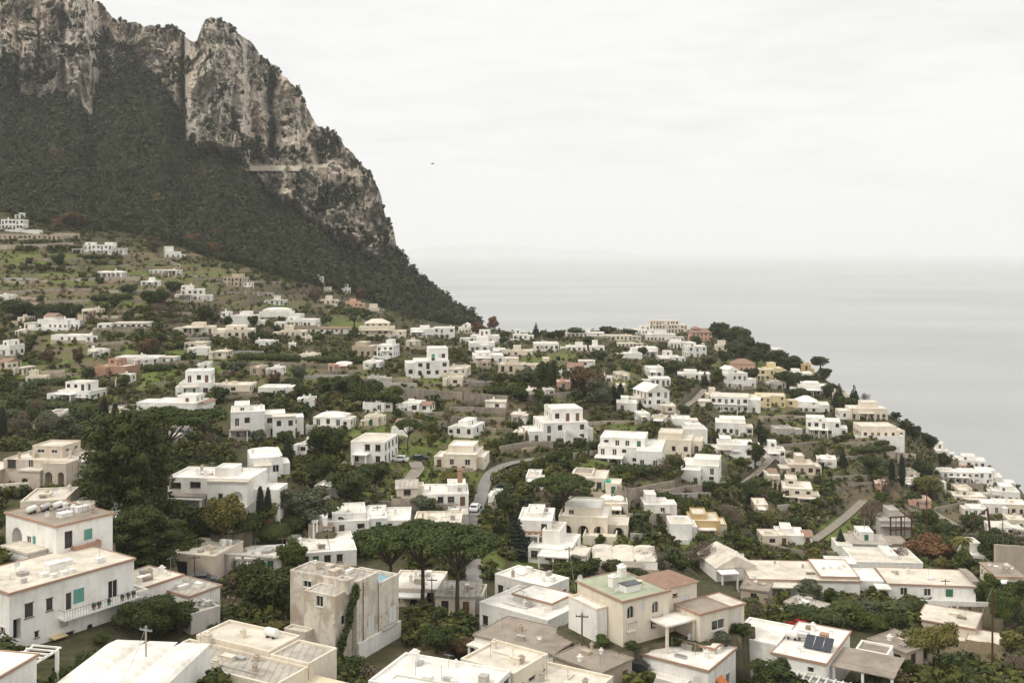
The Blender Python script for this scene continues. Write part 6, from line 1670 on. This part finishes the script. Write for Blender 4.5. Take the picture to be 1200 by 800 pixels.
# low herbs, vine stubs and weeds over all the open ground
nr_, nc_ = COVER.shape[:2]; G3 = GC.reshape(nr_, nc_, 3)
def herbs(name, n, mat, s0, s1, tm, wc):
    r = RNG.integers(4, nr_ - 1, n); c = RNG.integers(0, nc_ - 1, n); f = RNG.random(n); g = RNG.random(n)
    A = G3[r, c] * (1 - f)[:, None] + G3[r, c + 1] * f[:, None]; P = A + (G3[r - 1, c] - G3[r, c]) * g[:, None]
    u = 600 + F * P[:, 0] / P[:, 1]; v = V0 + F * (HC - P[:, 2]) / P[:, 1]
    ok = (u > -60) & (u < 1260) & (v < 812); cv = COVER[r, c]; ok &= RNG.random(n) < wc(cv, fbm(u / 22, v / 9, 93, 3))
    for (a, b, c0, d) in BOXES: ok &= ~((u > a) & (u < b) & (v > c0) & (v < d))
    for pl, wdt, _ in ROADS:
        q = smooth_line(pl, 30)
        for (a, b) in q: ok &= ~((np.abs(u - a) < 9) & (np.abs(v - b) < 4))
    P = P[ok]; s = s0 + (s1 - s0) * RNG.random(len(P)) ** 1.5
    scatter(name, P.astype(float), s * np.clip(P[:, 1] / 260, .75, 1.5), tm, mat, .75)
HT = clump_templates(6, 13, .24, 620, core=False)
herbs('ground_cover', 120000, 'leaf_ground', .45, 1.6, HT, lambda cv, q: np.where(q > .47, .95, .55) * (1 - .6 * cv[:, 0]) * (1 - .6 * cv[:, 1]))

scrub('rusty_brush', 1600, 'leaf_rust', 1.2, 2.6, clump_templates(4, 90, .075, 660), lambda q, cv: (.5 if q < .5 else .2) * (1 - .8 * cv[0]), .8)
# ------------------------------------------------------------------ walls, hedges, posts and everything smaller
def wall_line(pts, h, label, mat='stone', t=.45, name='stone_wall', n=None, dz=0.):
    q = smooth_line(pts, n or max(4, int(abs(pts[-1][0] - pts[0][0]) / 6) + 2)); P = [hit(a, b) for a, b in q]
    mb = MB(); zp = [p.z for p in P]
    for i in range(len(P) - 1):
        a, b = P[i], P[i + 1]; d = Vector((b.x - a.x, b.y - a.y, 0)); 
        if d.length < .05: continue
        nn = Vector((d.y, -d.x, 0)).normalized() * (t / 2)
        lo = [a.z - 2.5, b.z - 2.5]; hi = [a.z + h + dz, b.z + h + dz]
        A = [Vector((a.x, a.y, 0)) + nn, Vector((b.x, b.y, 0)) + nn, Vector((b.x, b.y, 0)) - nn, Vector((a.x, a.y, 0)) - nn]
        z = lambda v, k: (v.x, v.y, k)
        mb.face([z(A[0], lo[0]), z(A[1], lo[1]), z(A[1], hi[1]), z(A[0], hi[0])]); mb.face([z(A[2], lo[1]), z(A[3], lo[0]), z(A[3], hi[0]), z(A[2], hi[1])])
        mb.face([z(A[0], hi[0]), z(A[1], hi[1]), z(A[2], hi[1]), z(A[3], hi[0])])
        if i == 0: mb.face([z(A[3], lo[0]), z(A[0], lo[0]), z(A[0], hi[0]), z(A[3], hi[0])])
        if i == len(P) - 2: mb.face([z(A[1], lo[1]), z(A[2], lo[1]), z(A[2], hi[1]), z(A[1], hi[1])])
    return tag(mb.build(name, MAT[mat]), label, 'wall', 'terrace and garden walls', 'thing')
WALLS = [
 ([(392, 447), (440, 449), (492, 449)], 1.6, 'stone wall along the upper edge of the middle green terrace'), ([(422, 460), (500, 466), (595, 473)], 2.4, 'long high stone wall under the middle green terrace'),
 ([(527, 483), (592, 484)], 1.6, 'top stone wall of the stepped soil terraces'), ([(527, 494), (594, 496)], 1.5, 'second stone wall of the stepped soil terraces'), ([(530, 506), (600, 508)], 1.4, 'third stone wall of the stepped soil terraces'),
 ([(586, 533), (615, 528), (648, 527)], 2.2, 'stone wall above the road bend'), ([(600, 470), (640, 468), (682, 464)], 1.8, 'stone wall under the autumn trees'), ([(672, 540), (700, 536), (690, 520)], 2.0, 'curved stone wall beside the great villa bastion'),
 ([(700, 575), (740, 582), (790, 572)], 2.0, 'stone wall below the hedge of the square windowed villa'), ([(745, 592), (800, 578), (850, 572)], 1.8, 'sloping stone wall above the gully'), ([(735, 618), (785, 618)], 3.0, 'high stone wall beside the white house by the ochre one'),
 ([(985, 524), (1020, 522), (1056, 517)], 1.5, 'stone wall under the headland terrace'), ([(975, 541), (1010, 536)], 1.0, 'short stone wall above the cypresses'), ([(1060, 596), (1100, 610), (1120, 622)], 1.0, 'low wall following the coast path'),
 ([(1095, 600), (1130, 592), (1150, 586)], 1.4, 'dark garden wall below the shore row'), ([(0, 292), (40, 291), (86, 289)], 2.2, 'long pale wall below the brown outbuilding'), ([(30, 313), (90, 316)], 1.5, 'stone wall on the upper western terraces'),
 ([(130, 331), (168, 328)], 2.0, 'pale straw coloured wall below the vaulted house on the grass'), ([(0, 344), (60, 341), (110, 340)], 1.0, 'low wall across the western field'), ([(10, 357), (110, 353)], 1.0, 'lower wall across the western field'),
 ([(200, 309), (215, 314), (205, 318)], 1.5, 'short wall under the stepped house by the wood'), ([(230, 328), (330, 332)], 1.0, 'low wall across the eastern terraces under the wood'), ([(250, 344), (320, 344)], 1.0, 'lower wall across the eastern terraces'),
 ([(100, 405), (150, 402), (205, 402)], 1.0, 'wall between the western fields and the pergola house'), ([(250, 428), (330, 428), (400, 431)], 1.1, 'long wall under the dark hedge of the middle fields'), ([(180, 452), (200, 450)], .9, 'short wall beside the white cube house'),
 ([(455, 612), (505, 608)], 1.1, 'garden wall on the bright lawn'), ([(338, 585), (350, 590), (345, 596)], 1.0, 'pale garden steps wall beside the domed house'), ([(410, 590), (470, 592)], .8, 'low wall of the lower lawn'),
 ([(868, 712), (915, 718), (956, 724)], .8, 'low wall round the bright lawn by the long row house'), ([(890, 640), (950, 652), (1000, 650)], 1.0, 'garden wall behind the wide tan roofed house'), ([(795, 655), (825, 650)], 1.2, 'wall piece in the gully scrub'),
 ([(700, 460), (735, 462)], 1.2, 'wall under the village garden'), ([(640, 425), (690, 428)], 1.0, 'stone wall of the ridge field'), ([(890, 500), (935, 503)], .9, 'garden wall on the seaward slope'), ([(905, 525), (960, 520)], 1.0, 'lower garden wall on the seaward slope'),
 ([(210, 600), (258, 612)], 1.4, 'garden wall under the arched villa'), ([(0, 580), (34, 578)], 2.0, 'cream terrace wall at the photo edge'), ([(655, 640), (690, 648), (730, 650)], 1.2, 'garden wall below the arched cream villa'), ([(560, 668), (590, 676)], 1.2, 'wall at the foot of the road'),
]
for pts, h, lb in WALLS: wall_line(pts, h, lb, 'wall_tan' if 'pale' in lb else 'wall_cream' if 'cream' in lb else 'stone')
# dry stone walls holding up the terraces, each told by the house it runs under or over
_wl = set()
_cnt = 0; _try = 0
while _cnt < 58 and _try < 1500:
    _try += 1
    u = random.uniform(10, 600); v = random.uniform(305, 500)
    if random.random() < .35: u = random.uniform(620, 1080); v = random.uniform(430, 640)
    if v < v_foot(u) + 12: continue
    ln = random.uniform(26, 72); pts = [(u - ln / 2, v + random.uniform(-1.5, 2.5)), (u, v), (u + ln / 2, v + random.uniform(-2.5, 1.5))]
    if any(a - ln * .35 < u < b + ln * .35 and c < v < d + 2 for a, b, c, d in BOXES) or near_road(u, v): continue
    hs = sorted([h for h in HOUSES], key=lambda h: abs(pix(h.loc)[0] - u) + 2.5 * abs(pix(h.loc)[1] - v))[:6]; L = None
    for h in hs:
        hu, hv = pix(h.loc); rel = 'below' if v > hv else 'uphill of'
        L = f'dry stone terrace wall {rel} the ' + h.e['label']
        if L in _wl or len(L.split()) > 16: L = None; continue
        break
    if not L: continue
    _wl.add(L); wall_line(pts, random.uniform(.8, 1.5), L, random.choice(['stone', 'stone', 'wall_tan', 'concrete'])); _cnt += 1
def boulders_wall(label, u0, u1, v, hm, mat, name='retaining_wall'):
    wall_line([(u0, v), (u1, v + 1)], hm, label, mat, .6, name)
boulders_wall('tall tan retaining wall at the eastern photo edge', 1166, 1206, 674, 6.5, 'wall_tan')
wall_line([(1060, 606), (1040, 612), (1020, 620)], .6, 'low rim of the garden path by the lawn', 'stone')

def hedge(pts, h, t, label, leaf='leaf_dark', n=1500):
    q = smooth_line(pts, max(6, int(abs(pts[-1][0] - pts[0][0]) / 3))); P = [hit(a, b) for a, b in q]
    L = [(p.x, p.y, p.z + h * .42, t * random.uniform(.85, 1.2), t * random.uniform(.85, 1.2), h * .56 * random.uniform(.85, 1.1)) for p in P]
    o = P[len(P) // 2]; L = [(a - o.x, b - o.y, c - o.z, d, e, f) for a, b, c, d, e, f in L]
    Q = np.concatenate([leaf_quads(L, n, .22, np.random.default_rng(int(o.x * 10) % 999 + 5), flat=.5), core_quads(L, .85)])
    tag(link('hedge', quads_mesh('hedge', Q, [MAT[leaf]]), None, o), label, 'hedge', 'clipped hedges')
HEDGES = [
 ([(645, 541), (668, 538), (690, 535)], 2.6, 1.2, 'dark clipped hedge under the great villa bastion'), ([(722, 557), (760, 556)], 2.4, 1.6, 'rounded hedge before the square windowed villa'), ([(768, 556), (788, 552)], 1.5, .9, 'short dark hedge before the large villa wing'),
 ([(828, 574), (850, 572), (866, 562)], 1.6, .9, 'low hedge curving round the winged white house'), ([(1028, 522), (1056, 519)], 1.8, 1.2, 'dark hedge on the headland terrace'), ([(1002, 531), (1030, 529), (1056, 527)], 2.2, 1.4, 'second hedge below the headland terrace'),
 ([(228, 616), (262, 622), (300, 620)], 3.0, 1.5, 'tall dark hedge below the arched villa'), ([(318, 634), (360, 612), (392, 604)], 3.6, 3.0, 'broad rounded olive hedge on the lower lawn'), ([(320, 640), (350, 630)], 2.0, 1.2, 'dark straight hedge below the olive hedge'),
 ([(280, 421), (340, 423), (400, 425)], 2.6, 1.6, 'long dark hedge in the middle fields'), ([(410, 425), (440, 426)], 2.2, 1.6, 'short hedge below the double house'), ([(40, 452), (112, 450)], 2.4, 1.8, 'hedge beside the scaffolded house'), ([(160, 435), (195, 434)], 2.2, 1.5, 'clipped hedge in front of the white pergola'),
 ([(0, 478), (60, 480), (110, 484)], 3.0, 2.2, 'long dark hedge above the olive trees'), ([(575, 462), (612, 460)], 2.4, 1.6, 'hedge under the broad white house'), ([(600, 447), (640, 449)], 2.2, 1.6, 'dark hedge below the beige terrace house'),
 ([(960, 548), (978, 545)], 1.8, 1.2, 'hedge behind the tan house'), ([(930, 485), (975, 492)], 1.5, 1.2, 'low hedge below the hipped villa'), ([(640, 565), (690, 572)], 2.0, 1.6, 'garden hedge above the unfinished cream house'), ([(760, 580), (800, 590)], 1.6, 1.4, 'hedge along the gully wall'),
 ([(110, 352), (150, 350)], 2.4, 2.0, 'rounded hedge row on the green terraces'), ([(100, 302), (140, 303)], 1.8, 1.5, 'hedge below the arcaded villa'), ([(530, 400), (556, 402)], 2.0, 1.5, 'hedge beside the loggia house'), ([(960, 668), (1000, 676)], 1.5, 1.2, 'hedge behind the skylight roofs'),
 ([(985, 720), (1040, 722), (1075, 716)], 3.0, 2.6, 'thick dark green hedge before the long white house'), ([(930, 726), (975, 732)], 2.6, 2.2, 'leafy hedge before the bright lawn'), ([(1110, 806), (1200, 800)], 1.8, 2.0, 'dark green garden hedge in the bottom corner'), ([(470, 640), (500, 634)], 1.2, 1.0, 'small hedge by the bright roofs'),
]
for a in HEDGES: hedge(*a)

# the road cut into the cliff, on its masonry wall
us = np.linspace(288, 384, 30); P = []
for u in us:
    p = hit(u, 196.5); P.append(Vector((p.x, p.y - 3.5, p.z)))
P = [Vector(q) for q in relax(np.array([tuple(p) for p in P]), 12)]
mb = MB()
for a, b in zip(P[:-1], P[1:]):
    zt = HC - (194.3 - V0) / F * a.y; zt2 = HC - (194.3 - V0) / F * b.y
    mb.face([(a.x, a.y, zt - 4), (b.x, b.y, zt2 - 4), (b.x, b.y, zt2), (a.x, a.y, zt)]); mb.face([(a.x, a.y, zt), (b.x, b.y, zt2), (b.x, b.y + .8, zt2), (a.x, a.y + .8, zt)])
    mb.face([(b.x, b.y + .8, zt2 - 1), (a.x, a.y + .8, zt - 1), (a.x, a.y + .8, zt), (b.x, b.y + .8, zt2)])
    mb.face([(a.x, a.y + .8, zt - 1.2), (b.x, b.y + .8, zt2 - 1.2), (b.x, b.y + 14, zt2 - 1.2), (a.x, a.y + 14, zt - 1.2)])
    mb.face([(b.x, b.y + 14, zt2 - 4), (a.x, a.y + 14, zt - 4), (a.x, a.y, zt - 4), (b.x, b.y, zt2 - 4)])
tag(mb.build('road_viaduct', MAT['wall_cream']), 'pale masonry viaduct carrying the road along the cliff face', 'viaduct')
e = P[-3]; mb = MB(); zt = HC - (196 - V0) / F * e.y; mb.box(e.x - 4, e.x + 4, e.y - 2.2, e.y - .1, zt - 18, zt - 1); mb.box(e.x - 5, e.x + 5, e.y - 2.6, e.y + .1, zt - 1.0, zt - .4)
tag(mb.build('buttress_wall', MAT['wall_tan']), 'tall masonry buttress under the east end of the cliff road', 'wall', None, 'thing')

def pole(u, vb, vt, label, mat='wood', r=.13, arms=1, name='utility_pole', cat='pole'):
    p = hit(u, vb); h = (vb - vt) * p.y / F; e = empty(name, p, random.uniform(-.5, .5)); tag(e, label, cat, 'poles and masts')
    mb = MB(); mb.tube((0, 0, -1), (0, 0, h), r, r * .7, 8); mb.build('pole_shaft', MAT[mat], e)
    for k in range(arms):
        c = MB(); c.box(-.8, .8, -.06, .06, h - .5 - k * .7, h - .38 - k * .7)
        for x in (-.7, -.25, .25, .7): c.lathe((x, 0, h - .38 - k * .7), [(.05, 0), (.06, .08), (.03, .16), (0.001, .17)], 6)
        c.build('cross_arm', MAT['metal_grey' if mat != 'wood' else 'wood'], e)
    return Vector((p.x, p.y, p.z + h))
T1 = pole(171, 812, 733, 'grey utility pole standing before the vaulted house', 'concrete', .13)
T2 = pole(682, 786, 718, 'dark utility pole over the slatted shed roof', 'wood', .14)
T3 = pole(1163, 774, 688, 'tall rust coloured mast in the dry garden', 'rust', .17, 0, 'steel_mast', 'mast')
T4 = pole(157, 668, 626, 'slim pole behind the long white house', 'wood', .10); pole(716, 690, 656, 'pole in the dark trees behind the green roof', 'wood', .09)
T5 = pole(667, 676, 640, 'utility pole at the porch of the low white house', 'wood', .12); pole(1086, 640, 574, 'tall rusty steel mast by the unfinished building', 'rust', .18, 0, 'steel_mast', 'mast')
pole(1050, 634, 604, 'thin steel post at the unfinished building', 'rust', .12, 0, 'steel_mast', 'mast'); pole(1060, 632, 600, 'second steel post at the unfinished building', 'rust', .12, 0, 'steel_mast', 'mast')
pole(1175, 672, 606, 'wooden pole before the tall retaining wall', 'wood', .15); pole(1169, 668, 625, 'thin dark pole beside the round dark tree', 'wood', .12); pole(1013, 640, 606, 'street light pole on the lawn', 'metal_grey', .09, 0, 'lamp_post', 'lamp post')
pole(999, 500, 476, 'thin mast at the headland house', 'wood', .10, 0, 'steel_mast', 'mast'); pole(1108, 704, 678, 'pole in front of the long white house', 'wood', .10); pole(506, 714, 676, 'pole beside the pine trunks', 'wood', .10)
pole(977, 740, 720, 'pole above the orchard hedge', 'metal_grey', .08, 0, 'lamp_post', 'lamp post'); pole(457, 560, 520, 'thin pole beside the derelict house', 'metal_grey', .08, 0, 'steel_mast', 'mast'); pole(505, 572, 545, 'thin pole at the garden drive', 'wood', .09)
pole(331, 662, 628, 'pole between the broad flat roofs', 'wood', .10); pole(733, 600, 574, 'street lamp at the row house', 'metal_grey', .10, 0, 'lamp_post', 'lamp post'); pole(228, 694, 650, 'pole at the garage forecourt', 'wood', .10); pole(647, 460, 440, 'pole by the autumn trees', 'wood', .1)
pole(442, 614, 592, 'pole on the lower lawn', 'wood', .1); pole(147, 480, 462, 'pole above the dark cypress pair', 'wood', .1); pole(52, 380, 362, 'pole among the western pines', 'wood', .12); pole(121, 277, 262, 'pole at the edge of the wood', 'wood', .14)
def cable(a, b, sag, label):
    mb = MB(); n = 14; pr = None
    for i in range(n + 1):
        t = i / n; p = a.lerp(b, t) - Vector((0, 0, sag * 4 * t * (1 - t)))
        if pr is not None: mb.tube(pr, p, .022, n=4, caps=False)
        pr = p
    tag(mb.build('overhead_cable', MAT['metal_grey']), label, 'cable', 'overhead cables')
cable(T1, EYE + ray(128, 815) * 92, 1.0, 'slack cable running down from the grey pole by the vaulted house')
cable(T2, T5, 1.5, 'cable from the shed pole to the porch pole'); cable(T3, EYE + ray(1100, 812) * 135, 1.2, 'cable falling from the tall rust mast'); cable(T5, EYE + ray(598, 640) * 172, 1.2, 'cable from the porch pole towards the road')

def beam_frame(u, vb, label, h, w, mat='rust'):
    p = hit(u, vb); e = empty('scaffold_structure', p, .2); tag(e, label, 'scaffold')
    for k in range(3):
        c = MB(); c.box(-w / 2 + k * w / 2 - .15, -w / 2 + k * w / 2 + .15, -.15, .15, -1, h); c.build('post', MAT[mat], e)
    for k in (h * .5, h):
        c = MB(); c.box(-w / 2 - .4, w / 2 + .4, -.12, .12, k - .3, k - .004); c.build('beam', MAT[mat], e)
beam_frame(1056, 634, 'rusty steel frame on the unfinished concrete building', 6.5, 6); 
def crane(u, vb, label):
    p = hit(u, vb); e = empty('derrick', p, .3); tag(e, label, 'crane')
    a = MB(); a.tube((0, 0, -1), (-1.6, 0, 10), .35, .25, 6); a.build('tower', MAT['rust'], e); b = MB(); b.tube((-1.6, 0, 9.9), (-8, 0, 6.5), .22, .15, 6); b.build('boom', MAT['rust'], e)
    c = MB(); c.box(-1.2, 1.2, -1, 1, 1.5, 3.2); c.build('cab', MAT['rust'], e)
crane(1163, 640, 'rust red crane arm by the tall retaining wall')

# cars
def car(u, vb, yaw, col, label, L=4.1):
    p = hit(u, vb); e = empty('parked_car', p + Vector((0, 0, .05)), R(yaw)); tag(e, label, 'car', 'parked cars'); w = 1.68 / 2; l = L / 2
    b = MB(); prof = [(-l, .35), (-l, .78), (-l * .93, .95), (l * .45, .95), (l * .92, .82), (l, .6), (l, .35)]; b.prism([(x, z) for x, z in prof], -w, w)
    b.prism([(-l * .9, .951), (-l * .62, 1.40), (l * .12, 1.42), (l * .46, .951)], -w * .84, w * .84); b.build('body', MAT['car_' + col], e)
    g = MB(); g.prism([(-l * .70, 1.0), (-l * .56, 1.33), (l * .09, 1.35), (l * .34, 1.0)], -w * .85, w * .85)
    g.face([(l * .475, -w * .76, .99), (l * .475, w * .76, .99), (l * .17, w * .74, 1.38), (l * .17, -w * .74, 1.38)]); g.face([(-l * .905, w * .76, .99), (-l * .905, -w * .76, .99), (-l * .655, -w * .74, 1.37), (-l * .655, w * .74, 1.37)]); g.build('window', MAT['pane'], e)
    for x in (-l * .62, l * .62):
        for y in (-w, w):
            k = MB(); k.tube((x, y - .1, .31), (x, y + .1, .31), .31, n=12); k.build('wheel', MAT['rubber'], e)
    for y in (-w * .65, w * .65):
        k = MB(); k.box(l - .06, l + .015, y - .16, y + .16, .60, .74); k.build('headlight', MAT['tank_white'], e)
car(468, 541, 170, 'white', 'white car parked on the garden drive'); car(492, 540, 20, 'dark', 'dark car parked on the garden drive'); car(557, 598, 80, 'white', 'white car standing on the village road')
car(764, 792, 160, 'white', 'white car parked among plants by the clay rimmed house'); car(935, 735, 150, 'red', 'red car parked beside the long row garden'); car(240, 683, 10, 'grey', 'grey car in front of the garage'); car(742, 788, 165, 'dark', 'dark car parked beside the white one by the clay rimmed house')
car(898, 724, 150, 'grey', 'grey car at the edge of the bright lawn'); car(590, 575, 10, 'dark', 'dark car under the trees beside the road')

# what stands on the roofs
def on_roof(H, x, y, z): return H.world(x, y, z)
def tank(H, x, y, z, label, mat='tank_white', r=.42, L=1.5, rz=0):
    e = empty('water_tank', on_roof(H, x, y, z), H.yaw + rz); tag(e, label, 'water tank', 'roof water tanks')
    b = MB(); b.tube((-L / 2, 0, r + .2), (L / 2, 0, r + .2), r, n=12)
    for s in (-1, 1): b.tube((s * L / 2, 0, r + .2), (s * (L / 2 + .12), 0, r + .2), r * .95, r * .5, n=12)
    b.build('drum', MAT[mat], e); s_ = MB(); s_.box(-L * .35, -L * .25, -r * .8, r * .8, 0, .3); s_.box(L * .25, L * .35, -r * .8, r * .8, 0, .3); s_.build('stand', MAT['metal_dark'], e)
tank(SOLAR, .9, 5.6, 5.3, 'white water tank on the solar house', r=.5); tank(SOLAR, 2.3, 5.9, 5.3, 'metal water tank beside the white one on the solar house', 'tank_metal', .5)
tank(BOTTOM, 9.0, 9.5, 5.2, 'white water drum on the patched grey roofs', r=.5)
VIL = HOUSES[[h.e['label'].startswith('white villa with brown flat') for h in HOUSES].index(True)]
for k in range(3): tank(VIL, 1.6 + k * 1.7, 8.5 - k * .3, 4.65, ('metal drum on the brown villa roof next to the chimney', 'middle drum of the three on the brown villa roof', 'drum at the outer edge of the brown villa roof')[k], 'tank_metal' if k % 2 else 'tank_white', .4, 1.3, .4)
e = empty('solar_panel', on_roof(SOLAR, 3.0, 3.4, 5.25), SOLAR.yaw); tag(e, 'dark blue row of tilted solar panels on the white bottom house', 'solar panel')
for k in range(3):
    c = MB(); x0 = k * 1.18; c.prism([(0, .12), (1.9, 1.15), (1.9, 1.23), (0, .20)], 0, 1.1); o = c.build('panel', MAT['solar'], e); o.rotation_euler = (0, 0, R(90)); o.location = (x0 + 1.1, 0, 0)
c = MB()
for x in (.2, 3.3): c.tube((x, 1.75, 0), (x, 1.75, 1.1), .04); 
c.build('bracket', MAT['metal_grey'], e)
def box_unit(H, x, y, z, w, d, h, label, mat='tank_metal', name='roof_unit', cat='roof unit'):
    mb = MB(); mb.box(-w / 2, w / 2, -d / 2, d / 2, 0, h); mb.box(-w / 2 - .04, w / 2 + .04, -d / 2 - .04, d / 2 + .04, h, h + .05); mb.box(-w * .3, w * .3, -d / 2 - .02, -d / 2, h * .2, h * .8)
    o = mb.build(name, MAT[mat], None, on_roof(H, x, y, z)); o.rotation_euler = (0, 0, H.yaw); tag(o, label, cat)
box_unit(VIL, 6.0, 4.0, 4.62, 1.6, .8, .7, 'white boxed roof unit on the brown villa roof', 'tank_white'); box_unit(VIL, 3.8, 5.2, 4.62, 1.2, .7, .6, 'grey boxed unit in the middle of the brown villa roof')
box_unit(BOTTOM, 4.8, .9, 4.66, 1.0, .5, .8, 'air conditioner on the patched grey roof edge'); box_unit(YELLOW, 4.4, 5.6, 7.22, .9, .6, .5, 'small vent box on the mossy green roof', 'tank_white'); box_unit(LONG, 12.6, 2.2, 6.82, 1.1, .8, .5, 'white box on the long roof near its east end', 'tank_white')
# pots along the corner balcony
for k, q in enumerate((.40, .47, .60, .78, .86, .93)):
    x = bx0 + (LONG.w - bx0) * q; e = empty('potted_plant', on_roof(LONG, x, -.9, bz + .01), 0); tag(e, ('potted shrub at the first door of the long balcony', 'low clay planter under the teal shutter', 'teal planter trough on the long balcony', 'clay pot beside the french window', 'clay pot below the french window', 'leafy pot at the balcony end')[k], 'plant pot', 'pots on the long balcony')
    c = MB(); c.lathe((0, 0, 0), [(.14, 0), (.2, .34), (.22, .34), (.18, .36)], 10); c.build('pot', MAT['shutter_teal' if k == 2 else 'trim'], e)
    f = quads_mesh('foliage', leaf_quads([(0, 0, .55, .24, .24, .28)], 130, .07, np.random.default_rng(k)), [MAT['leaf_mid']]); link('foliage', f, e)

# a gull over the sea
p = EYE + ray(507, 192) * 160
e = empty('gull', p, R(100)); tag(e, 'gull gliding alone in the pale sky', 'bird')
b = MB(); b.lathe((0, 0, 0), [(.001, -.32), (.05, -.24), (.085, -.05), (.075, .12), (.05, .22), (.03, .30), (.001, .36)], 8); o = b.build('body', MAT['feather'], e); o.rotation_euler = (R(90), 0, 0)
w = MB()
for s in (-1, 1):
    pts = [(0, .10, .03), (.28 * s, .16, .14), (.72 * s, -.02, .05)]; bk = [(0, -.10, .03), (.30 * s, -.05, .13), (.74 * s, -.10, .05)]
    for i in range(2):
        f = [pts[i], pts[i + 1], bk[i + 1], bk[i]]; w.face(f if s > 0 else f[::-1]); f2 = [tuple(Vector(q) - Vector((0, 0, .02))) for q in f]; w.face(f2[::-1] if s > 0 else f2)
w.build('wing', MAT['feather'], e)
t = MB(); t.prism([(-.05, -.01), (-.09, .0), (.09, .0), (.05, -.01)], -.46, -.28); t.build('tail', MAT['feather'], e)
